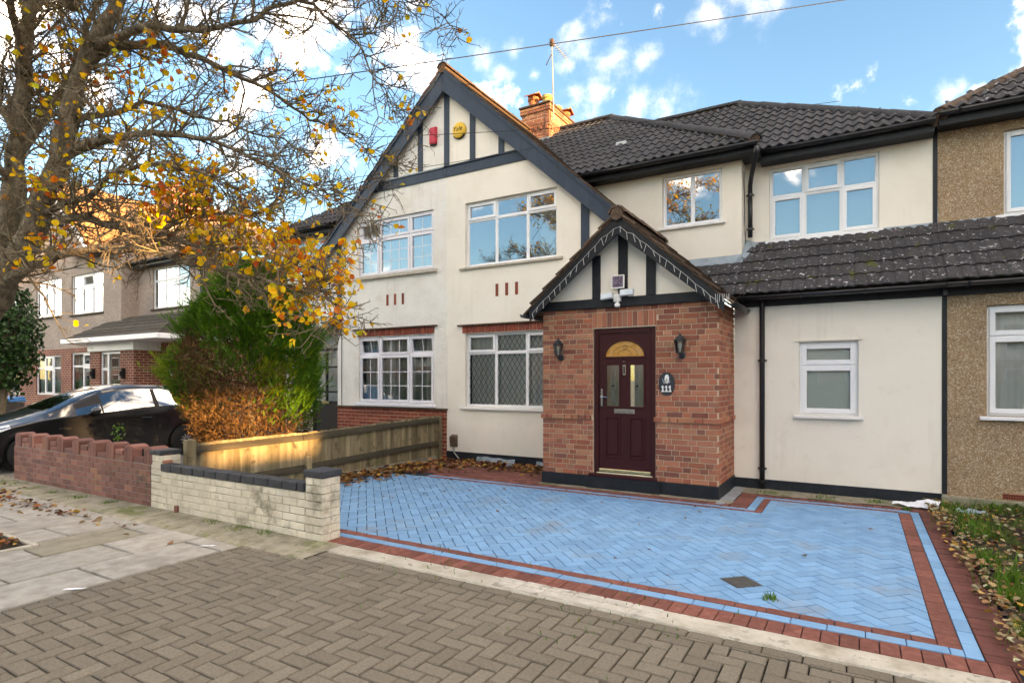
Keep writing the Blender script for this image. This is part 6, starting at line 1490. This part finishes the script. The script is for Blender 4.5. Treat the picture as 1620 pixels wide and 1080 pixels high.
# ------------------------------------------------------------------ street tree
tree = empty('street_tree', dp(-80, 850, 5.8) * Vector((1, 1, 0)) if False else Vector((-7.95, 1.95, 0)), 'gnarled street tree with thinning yellow autumn leaves at the left', 'tree')
T = random.Random(5)
limbs = [   # each: (px, py, depth, radius) along the limb
 ([(-130, 868, 5.75, .42), (-124, 780, 5.75, .33), (-108, 660, 5.75, .29), (-80, 560, 5.75, .27), (-46, 490, 5.72, .26), (-16, 440, 5.7, .25), (6, 395, 5.7, .19)], 'trunk'),
 ([(-28, 470, 5.7, .2), (2, 385, 5.7, .14), (22, 300, 5.7, .108), (29, 215, 5.7, .1), (37, 125, 5.7, .085), (44, 30, 5.7, .08), (54, -80, 5.75, .07), (70, -230, 5.8, .05), (95, -380, 5.8, .025), (120, -480, 5.8, .01)], 'limb'),
 ([(-22, 478, 5.7, .2), (32, 402, 5.65, .15), (66, 325, 5.6, .115), (92, 268, 5.6, .11), (103, 205, 5.55, .1), (122, 130, 5.5, .098), (150, 72, 5.45, .085), (190, -10, 5.4, .078), (235, -110, 5.3, .06), (300, -230, 5.2, .04), (360, -340, 5.2, .015)], 'limb'),
 ([(30, 235, 5.7, .07), (62, 190, 5.75, .062), (95, 150, 5.8, .055), (125, 90, 5.9, .045), (150, 20, 6.0, .035), (200, -60, 6.1, .02)], 'limb'),
 ([(98, 250, 5.6, .085), (140, 232, 5.5, .07), (190, 222, 5.4, .05), (245, 212, 5.3, .042), (330, 228, 5.2, .03), (420, 258, 5.2, .02), (505, 300, 5.2, .011), (590, 342, 5.2, .005)], 'limb'),
 ([(128, 112, 5.5, .075), (165, 80, 5.5, .065), (230, 72, 5.6, .055), (300, 85, 5.7, .042), (380, 125, 5.8, .03), (460, 165, 5.9, .02), (540, 210, 6.0, .012), (615, 262, 6.1, .005)], 'limb'),
 ([(150, 72, 5.45, .06), (230, 45, 5.2, .05), (320, 42, 5.1, .04), (395, 30, 5.0, .03), (440, 5, 5.0, .026), (490, 6, 5.0, .022), (545, 45, 5.0, .015), (590, 110, 5.0, .01), (625, 180, 5.0, .005)], 'limb'),
 ([(70, 340, 5.6, .05), (110, 326, 5.45, .045), (160, 288, 5.3, .038), (235, 262, 5.2, .028), (310, 275, 5.1, .018), (390, 300, 5.1, .01), (460, 330, 5.0, .004)], 'limb'),
 ([(0, 455, 5.7, .1), (58, 420, 5.5, .062), (110, 402, 5.3, .052), (190, 398, 5.15, .045), (270, 402, 5.05, .038), (350, 425, 5.0, .028), (430, 440, 4.95, .02), (500, 470, 4.9, .012), (556, 500, 4.9, .005)], 'limb'),
 ([(75, 350, 5.6, .055), (140, 352, 5.5, .048), (210, 368, 5.4, .042), (290, 384, 5.35, .034), (375, 398, 5.3, .024), (450, 420, 5.3, .015), (530, 445, 5.3, .006)], 'limb'),
 ([(235, 374, 5.4, .024), (300, 350, 5.4, .022), (365, 345, 5.4, .02), (425, 330, 5.4, .016), (452, 300, 5.4, .01), (470, 255, 5.4, .005)], 'limb'),
 ([(190, -10, 5.4, .05), (280, -55, 5.3, .045), (390, -75, 5.2, .036), (500, -55, 5.1, .026), (590, -20, 5.1, .017), (655, 8, 5.1, .009), (705, 25, 5.1, .003)], 'limb'),
 ([(235, -110, 5.3, .05), (330, -170, 5.0, .04), (450, -200, 4.8, .03), (570, -180, 4.7, .018), (660, -130, 4.7, .006)], 'limb'),
 ([(44, 30, 5.7, .06), (120, -60, 6.2, .05), (210, -160, 6.7, .035), (320, -220, 7.1, .02), (430, -240, 7.4, .008)], 'limb'),
 ([(29, 215, 5.7, .06), (-30, 130, 5.8, .05), (-110, 40, 5.9, .035), (-210, -30, 6.0, .02), (-300, -60, 6.0, .008)], 'limb'),
 ([(37, 125, 5.7, .055), (20, 20, 5.2, .045), (10, -120, 4.7, .03), (30, -260, 4.3, .012)], 'limb'),
 ([(22, 300, 5.7, .055), (-40, 230, 5.4, .045), (-130, 190, 5.1, .03), (-230, 200, 4.9, .012)], 'limb'),
 ([(54, -80, 5.75, .05), (90, -200, 6.3, .04), (160, -320, 6.9, .025), (250, -400, 7.3, .01)], 'limb'),
 ([(103, 205, 5.55, .055), (150, 180, 5.9, .045), (230, 165, 6.3, .034), (320, 185, 6.6, .024), (420, 215, 6.9, .014), (520, 255, 7.1, .006)], 'limb'),
]
def spline(pts, n=5):
    out = []
    for i in range(len(pts) - 1):
        p = [pts[max(0, min(len(pts) - 1, j))] for j in (i - 1, i, i + 1, i + 2)]
        for k in range(n):
            u = k / n; out.append(tuple(.5 * ((2 * p[1][d]) + (-p[0][d] + p[2][d]) * u + (2 * p[0][d] - 5 * p[1][d] + 4 * p[2][d] - p[3][d]) * u * u + (-p[0][d] + 3 * p[1][d] - 3 * p[2][d] + p[3][d]) * u**3) for d in range(4)))
    out.append(tuple(pts[-1])); return out
UP = [[(-6.72, 2.75, 5.3, .06), (-6.0, 2.5, 6.1, .045), (-5.1, 2.3, 6.8, .03), (-4.2, 2.2, 7.2, .015), (-3.5, 2.1, 7.3, .005)], [(-6.72, 2.75, 5.3, .06), (-7.6, 2.3, 6.1, .045), (-8.6, 2.0, 6.8, .03), (-9.7, 1.8, 7.2, .012)],
      [(-7.2, 2.4, 4.2, .06), (-8.2, 2.1, 4.9, .045), (-9.3, 1.9, 5.6, .03), (-10.4, 1.8, 6.0, .01)], [(-6.8, 2.7, 5.9, .05), (-6.6, 2.2, 6.8, .035), (-6.0, 1.6, 7.6, .02), (-5.6, 1.2, 8.2, .006)],
      [(-6.0, 2.5, 6.1, .04), (-5.2, 3.0, 6.9, .025), (-4.4, 3.2, 7.3, .008)], [(-7.6, 2.3, 6.1, .04), (-8.4, 2.8, 7.0, .025), (-9.0, 3.0, 7.8, .008)], [(-8.2, 2.1, 4.9, .035), (-9.2, 2.6, 5.2, .022), (-10.2, 2.9, 5.4, .006)],
      [(-5.1, 2.3, 6.8, .03), (-4.6, 1.6, 6.6, .02), (-3.9, 1.3, 6.4, .006)], [(-8.6, 2.0, 6.8, .03), (-8.9, 1.4, 7.6, .015), (-9.2, 1.2, 8.1, .005)]]
paths = []
for pts, kind in limbs + [(u, 'limb_up') for u in UP]:
    P3 = [(*dp(a, b, c), r) for a, b, c, r in pts] if kind != 'limb_up' else pts; kind = kind[:5] if kind != 'limb_up' else 'limb'; sp = spline(P3, 5 if kind == 'limb' else 6)
    P3 = [(*q[:3], q[3] * (.68 if kind == 'limb' and q[3] < .08 else .8)) for q in P3]; sp = spline(P3, 5 if kind == 'limb' else 6)
    AM = lambda r: .02 + .05 * max(0, 1 - r / .09)
    sp = [(x + AM(r) * (mnoise.noise((x * 2.5, y * 2.5, z * 2.5)) + .6 * mnoise.noise((x * 6, y * 6, z * 6))), y + AM(r) * mnoise.noise((y * 2.5, z * 2.5, x * 2.5 + 9)), z + AM(r) * (mnoise.noise((z * 2.5, x * 2.5, y * 2.5 + 5)) + .7 * mnoise.noise((z * 6, x * 6, y * 6 + 5))), max(.004, r * (1 + .12 * mnoise.noise((x * 4, y * 4, z * 4))))) for x, y, z, r in sp]
    b = MB().tube([p[:3] for p in sp], [p[3] for p in sp], 18 if kind == 'trunk' else 10)
    if kind == 'trunk' or pts[1][3] > .09:
        b.v = [tuple(Vector(v) + Vector((mnoise.noise((v[0] * 7, v[1] * 7, v[2] * 3)), mnoise.noise((v[0] * 7 + 5, v[1] * 7, v[2] * 3)), 0)) * .035 + Vector((mnoise.noise((v[0] * 22, v[1] * 22, v[2] * 9)), mnoise.noise((v[0] * 22 + 5, v[1] * 22, v[2] * 9)), 0)) * .015) for v in b.v]
    b.build('trunk' if kind == 'trunk' else 'branch', M['bark'], tree, smooth=True)
    if kind == 'limb': paths.append(sp)
twb = MB(); leaves = MB(); tips = []
def grow(p, d, length, rad, level, segs):
    pts, rs = [p.copy()], [rad]; d = d.normalized()
    for i in range(segs):
        d = (d + Vector((T.gauss(0, .22), T.gauss(0, .22), T.gauss(.03, .2)))).normalized(); p = p + d * (length / segs); pts.append(p.copy()); rs.append(rad * (1 - .75 * (i + 1) / segs) + .0012)
    twb.tube(pts, rs, 4 if level == 1 else 3, cap=False)
    return pts, d
def perp(d):
    v = Vector((T.gauss(0, 1), T.gauss(0, 1), T.gauss(.15, .8))); v = v - d * v.dot(d); return v.normalized() if v.length > .01 else Vector((0, 0, 1))
ZONES = [(430, 568, 370, 515, 1.0), (360, 500, 345, 430, .8), (290, 440, 330, 420, .5), (225, 345, 255, 350, .75), (240, 310, 250, 310, 1.0), (60, 300, 60, 290, .22), (300, 420, 280, 340, .35), (20, 110, 250, 420, .3), (350, 560, 100, 190, .2), (480, 600, 170, 340, .1), (-400, 900, -1500, -20, .3)]
def leaf_prob(p):
    x, y = pj(*p); pr = .05
    for (a, b, c, d, q) in ZONES:
        if a < x < b and c < y < d: pr = max(pr, q)
    return pr
def add_leaf(b, p, n, size, rng):
    n = n.normalized(); u = n.cross(Vector((rng.gauss(0, 1), rng.gauss(0, 1), rng.gauss(0, 1)))).normalized(); w = n.cross(u); k = len(b.v); s = size
    for (a, c, h) in ((0, 0, 0), (.42, .28, .12), (.5, .62, .16), (.3, .92, .06), (0, 1.08, -.05), (-.3, .92, .06), (-.5, .62, .16), (-.42, .28, .12)): b.v.append(tuple(p + u * (a * s) + w * (c * s) + n * (h * s)))
    b.f += [(k, k + 1, k + 2, k + 3, k + 4), (k, k + 4, k + 5, k + 6, k + 7)]
for sp in paths:
    P_ = [Vector(p[:3]) for p in sp]; acc = 0
    total = sum((P_[i + 1] - P_[i]).length for i in range(len(P_) - 1)); run = 0
    for i in range(len(P_) - 1):
        seg = (P_[i + 1] - P_[i]); run += seg.length; acc += seg.length; dirn = seg.normalized()
        while acc > 0:
            acc -= .055
            if sp[i][3] > .095 and T.random() < .75: continue
            p = P_[i].lerp(P_[i + 1], T.random()); frac = run / total
            d = (dirn * T.uniform(.3, 1.1) + perp(dirn) * T.uniform(.5, 1.0) + Vector((0, 0, .1))).normalized()
            ln = T.uniform(.25, .75) * (1.15 - .5 * frac)
            pts, de = grow(p, d, ln, min(.011, sp[i][3] * .45 + .002), 1, 5)
            for j in range(1, len(pts)):
                for _ in range(2 if j < 5 else 3):
                    d2 = ((pts[j] - pts[j - 1]).normalized() * T.uniform(.2, .9) + perp(de) * T.uniform(.5, 1)).normalized()
                    q, dq = grow(pts[j].copy(), d2, T.uniform(.08, .26), .0042, 2, 3)
                    tips.append((q[-1], dq))
                    for m in range(1, 4):
                        if T.random() < .6: grow(q[m].copy(), (dq * .4 + perp(dq)).normalized(), T.uniform(.02, .06), .0034, 3, 1)
for (p, d) in tips:
    pr = leaf_prob(p)
    if T.random() < pr * .8:
        for _ in range(T.choice((1, 2, 3, 4))):
            add_leaf(leaves, p + Vector((T.gauss(0, .03), T.gauss(0, .03), T.gauss(-.02, .03))), Vector((T.gauss(0, 1), T.gauss(-.3, 1), T.gauss(.4, 1))), T.uniform(.036, .062), T)
o = twb.build('twigs', M['twig'], tree, fix=False); o['kind'] = 'stuff'
o = leaves.build('crown_leaves', M['leaf_autumn'], tree, fix=False); o['kind'] = 'stuff'
print('twig faces', len(twb.f), 'leaves', len(leaves.f) // 2)

# ------------------------------------------------------------------ conifer bush beside the fence
bush = empty('conifer_bush', (-8.49, 5.9, 0), 'green conifer bush with brown dead patches behind the fence', 'bush')
B = random.Random(9); BC = Vector((-8.42, 5.9, 0))
MB().tube([BC, BC + Vector((.03, 0, .6)), BC + Vector((-.03, .02, 1.4)), BC + Vector((.02, 0, 2.3))], [.09, .08, .06, .02], 8).build('trunk', M['bark'], bush, smooth=True)
gb = {'foliage': MB(), 'lime_foliage': MB(), 'dead_foliage': MB()}
for i in range(40):
    a = B.uniform(0, 6.28); z = B.uniform(.5, 2.2); l = B.uniform(.5, 1.0)
    gb['dead_foliage'].tube([BC + Vector((0, 0, z)), BC + Vector((math.cos(a) * l * .6, math.sin(a) * l * .6, z + .1)), BC + Vector((math.cos(a) * l, math.sin(a) * l, z + .3))], [.02, .012, .004], 4, cap=False)
def bush_r(z, a):
    prof = [(.35, .5), (.66, .88), (1.07, 1.08), (1.58, 1.2), (2.0, 1.14), (2.3, 1.06), (2.6, .92), (2.85, .74), (3.1, .5), (3.3, .26), (3.45, .05)]
    for i in range(len(prof) - 1):
        if prof[i][0] <= z <= prof[i + 1][0]:
            u = (z - prof[i][0]) / (prof[i + 1][0] - prof[i][0]); r = prof[i][1] + (prof[i + 1][1] - prof[i][1]) * u
            return r * (1 + .2 * mnoise.noise((math.cos(a) * 1.6, math.sin(a) * 1.6, z * 1.5)) + .14 * mnoise.noise((math.cos(a) * 4, math.sin(a) * 4, z * 4)))
    return .02
def spray(b, p, d, L):
    """a flattened feathery spray: a spine with pairs of narrow leaflets"""
    d = d.normalized(); s = d.cross(Vector((B.gauss(0, .5), B.gauss(0, .5), 1))).normalized(); k0 = 4
    for j in range(k0):
        t = (j + .5) / k0; q = p + d * (L * t); w = L * .42 * (1 - .75 * t); th = .006
        for sg in (1, -1):
            e = q + (s * sg * .75 + d * .8).normalized() * w; k = len(b.v); o_ = d * th
            b.v += [tuple(q - o_), tuple(e), tuple(q + o_ * 1.6)]; b.f.append((k, k + 1, k + 2))
    k = len(b.v); o_ = s * .008; b.v += [tuple(p - o_), tuple(p + d * (L * 1.1)), tuple(p + o_)]; b.f.append((k, k + 1, k + 2))
camxy = Vector((0, 0, CZ))
for i in range(42000):
    z = .36 + 3.05 * (B.random() ** .85); a = B.uniform(0, 2 * math.pi); R0 = bush_r(z, a)
    if B.random() > .35 + R0: continue
    f = 1 - abs(B.gauss(0, .16)) if B.random() < .8 else B.uniform(.3, .9); r = R0 * min(1.06, f)
    r *= .93; p = BC + Vector((math.cos(a) * r, math.sin(a) * r, z)); out = Vector((math.cos(a), math.sin(a), 0))
    n_ = mnoise.noise((p.x * 1.7, p.y * 1.7, p.z * 1.9)) + .5 * mnoise.noise((p.x * 4.1, p.y * 4.1, p.z * 4.3))
    q_ = p - BC; lat = q_.x * CA + q_.y * SA                    # across the bush, as one faces it from the drive
    blob = lambda a_, z_, ra, rz: math.exp(-((lat - a_) / ra) ** 2 - ((p.z - z_) / rz) ** 2)
    dead = 1.4 * blob(-.08, 1.3, .6, .6) + .9 * blob(-.55, 2.1, .35, .4) + 1.2 / (1 + math.exp((p.z - .9) * 7)) - .8 * blob(-1.2, 1.6, .3, .5) + .4 * n_ - .05 + .75 * (1 - min(1, f))
    lime = 1.2 * blob(-1.15, 1.75, .35, .45) + .9 * blob(.62, 1.6, .32, .4) + .4 * n_ - .3
    if B.random() < (dead - .3) * 1.6: nm = 'dead_foliage'
    elif B.random() < lime * 1.5: nm = 'lime_foliage'
    else: nm = 'foliage'
    d = out * B.uniform(.5, 1) + Vector((B.gauss(0, .35), B.gauss(0, .35), B.uniform(.3, 1.0) if nm != 'dead_foliage' else B.gauss(.1, .5)))
    if B.random() < .035 and nm != 'dead_foliage':      # a leading shoot that breaks the outline
        q = p.copy(); d0 = (out * .8 + Vector((B.gauss(0, .3), B.gauss(0, .3), B.uniform(.4, 1.2)))).normalized()
        for _ in range(6): spray(gb[nm], q, d0 + Vector((B.gauss(0, .45), B.gauss(0, .45), B.gauss(0, .35))), B.uniform(.08, .14)); q = q + d0 * .05
    spray(gb[nm], p, d, B.uniform(.06, .125) if nm != 'dead_foliage' else B.uniform(.045, .09))
for nm, mt in (('foliage', 'conifer_green'), ('lime_foliage', 'conifer_lime'), ('dead_foliage', 'conifer_brown')): o = gb[nm].build(nm, M[mt], bush, fix=False); o['kind'] = 'stuff'

# dark evergreen at the left edge, in front of the far house
def leafy(name, label, cat, c, rx, rz, n, size, mat, seed, z0=.2):
    e = empty(name, (c.x, c.y, 0), label, cat); L = random.Random(seed); b = MB()
    st_ = MB()
    for i in range(7):
        a = L.uniform(0, 6.28); st_.tube([(c.x, c.y, 0), (c.x + math.cos(a) * rx * .3, c.y + math.sin(a) * rx * .3, c.z * .7), (c.x + math.cos(a) * rx * .7, c.y + math.sin(a) * rx * .7, c.z + rz * .4)], [.05, .03, .01], 5)
    st_.build('stems', M['twig'], e)
    for i in range(n):
        v = Vector((L.gauss(0, 1), L.gauss(0, 1), L.gauss(0, 1))).normalized(); k = (1 + .3 * mnoise.noise(v * 2.2 + Vector((seed, 0, 0)))) * (L.random() ** .25)
        p = Vector((c.x + v.x * rx * k, c.y + v.y * rx * k, c.z + v.z * rz * k))
        if p.z < z0: continue
        add_leaf(b, p, v + Vector((L.gauss(0, .6), L.gauss(0, .6), L.gauss(.4, .5))), size * L.uniform(.7, 1.2), L)
    o = b.build('foliage', M[mat], e, fix=False); o['kind'] = 'stuff'; return e
cc = dp(-6, 535, 13.5); leafy('evergreen_shrub', 'dark evergreen shrub at the left edge in front of the brick house', 'shrub', cc, .85, 1.35, 5200, .085, 'laurel_green', 3, .3)
# small weed behind the red wall
wd = empty('weed', (-8.98, 4.2, 0), 'small pale weed growing up behind the red battlement wall', 'plant'); L = random.Random(4); b = MB(); sx = dp(186, 690, 8.1)
MB().tube([(sx.x, sx.y, 0), (sx.x + .02, sx.y, .5), (sx.x, sx.y, .92)], [.012, .009, .004], 5).build('stem', M['grass'], wd)
for i in range(60): add_leaf(b, Vector((sx.x + L.gauss(0, .05), sx.y + L.gauss(0, .05), L.uniform(.4, .95))), Vector((L.gauss(0, 1), L.gauss(0, 1), 1)), L.uniform(.03, .05), L)
b.build('leaves', M['grass'], wd, fix=False)['kind'] = 'stuff'

# ------------------------------------------------------------------ fallen leaves, grass and moss
G = random.Random(21)
def litter(name, label, mat, pts, size, parent=None):
    b = MB()
    for (x, y, z) in pts: add_leaf(b, Vector((x, y, z)), Vector((G.gauss(0, .35), G.gauss(0, .35), 1)), G.uniform(*size), G)
    o = b.build(name, M[mat], parent, fix=False); tag(o, label, 'leaves', kind='stuff'); return o
pts = []
for i in range(1150):                    # drift along the fence and under the bay window
    t = G.random()
    if t < .55:
        y = G.uniform(5.9, 8.4); x = -7.12 + abs(G.gauss(0, .38)) * (.55 + .25 * (y - 5.9)); z = .015 + .05 * max(0, 1 - (x + 7.12) / .6) * G.random()
    else:
        x = G.uniform(-7.05, -4.3); y = 9.22 - abs(G.gauss(0, .55)) * (1.25 if x < -6 else .7); z = .012 + .04 * max(0, 1 - (9.22 - y) / .6) * G.random()
    if x > -4.3 or y < 5.5: continue
    pts.append((x, y, z))
litter('fallen_leaves', 'drift of brown and yellow fallen leaves between the fence and the bay window', 'leaf_litter', pts, (.05, .09))
litter('fallen_leaves', 'few single fallen leaves scattered over the blue drive', 'leaf_litter', [(G.uniform(-6.3, .3), G.uniform(4.5, 8.1) if G.random() < .6 else G.uniform(6, 7.4), .006) for _ in range(48)], (.025, .055))
pts = []
for i in range(2600):
    x = G.uniform(.76, 2.6) if G.random() < .8 else .72 + abs(G.gauss(0, .15)); y = G.uniform(4.0, 9.0)
    pts.append((x, y, .03 + .045 * (mnoise.noise((x * 2.6, y * 2.6, 1.7)) + .4) + G.uniform(0, .03)))
litter('fallen_leaves', 'mixed pale and brown fallen leaves covering the bed at the right', 'leaf_litter_pale', pts, (.025, .052))
pts = [(-8.6 + G.gauss(0, 1.0), 3.2 + G.gauss(0, .1), .012 + .02 * G.random()) for _ in range(90)] + [(-10.3 + G.gauss(0, .55), 2.95 + G.gauss(0, .2), .01 + .05 * G.random()) for _ in range(380)]
litter('fallen_leaves', 'heap of dark brown leaves on the footway near the red wall', 'leaf_litter', pts, (.04, .075))
litter('fallen_leaves', 'brown leaves lying in the tree pit', 'leaf_litter', [(G.uniform(-8.2, -6.8), G.uniform(1.82, 2.38), .03 + .02 * G.random()) for _ in range(230)], (.04, .07))
def grass_patch(name, label, spots, n, h, mat='grass'):
    b = MB()
    for i in range(n):
        cx, cy, s = G.choice(spots); x, y = cx + G.gauss(0, s), cy + G.gauss(0, s); hh = G.uniform(.4, 1) * h; a = G.uniform(0, 6.28); lean = Vector((G.gauss(0, .35), G.gauss(0, .35), 0)) * hh; w = .004
        z0 = .045 * (mnoise.noise((x * 2.6, y * 2.6, 1.7)) + .4) if x > .84 else 0
        dx, dy = math.cos(a) * w, math.sin(a) * w; k = len(b.v)
        b.v += [(x - dx, y - dy, z0), (x + dx, y + dy, z0), (x + dx * .7 + lean.x * .4, y + dy * .7 + lean.y * .4, z0 + hh * .6), (x - dx * .7 + lean.x * .4, y - dy * .7 + lean.y * .4, z0 + hh * .6), (x + lean.x, y + lean.y, z0 + hh)]
        b.f += [(k, k + 1, k + 2, k + 3), (k + 3, k + 2, k + 4)]
    o = b.build(name, M[mat], fix=False); tag(o, label, 'grass', kind='stuff')
grass_patch('grass', 'bright green grass tufts along the edge of the bed at the right', [(.93, 8.6, .1), (1.0, 8.1, .12), (1.05, 7.7, .11), (1.02, 7.3, .1), (.95, 6.3, .07), (1.0, 5.7, .08), (.95, 5.3, .06), (1.05, 4.9, .07), (.9, 4.55, .06), (1.35, 8.75, .15)], 1500, .17)
grass_patch('weeds', 'tiny weeds in the joints at the foot of the walls', [(-.55, 4.55, .025), (.5, 8.5, .02), (-1.1, 8.75, .06), (-.4, 8.8, .07), (.2, 8.82, .06), (-9.6, 3.7, .06), (-8.9, 3.72, .05), (-10.9, 3.65, .12), (-8.2, 3.75, .05), (-6.1, 3.83, .06), (-5.2, 3.84, .06), (-11.6, 3.6, .15), (-5.6, 3.84, .08), (-3.1, 3.745, .3), (-1.4, 3.74, .3)], 900, .05)
b = MB()
for i in range(260):                     # moss along the wall foot and in the bed
    x, y = (G.uniform(1.4, 3.2), G.uniform(8.7, 9.05)) if i < 150 else (G.uniform(1.2, 3), G.uniform(5, 8.4)); r = G.uniform(.05, .13); k = len(b.v); z0 = .02
    for j in range(7): a = 2 * math.pi * j / 7; b.v.append((x + r * math.cos(a), y + r * math.sin(a), z0))
    b.v.append((x, y, z0 + r * .7)); b.f += [(k + j, k + (j + 1) % 7, k + 7) for j in range(7)]
o = b.build('moss', M['moss'], smooth=True, fix=False); tag(o, 'dark green moss cushions under the pebbledashed wall', 'moss', kind='stuff')
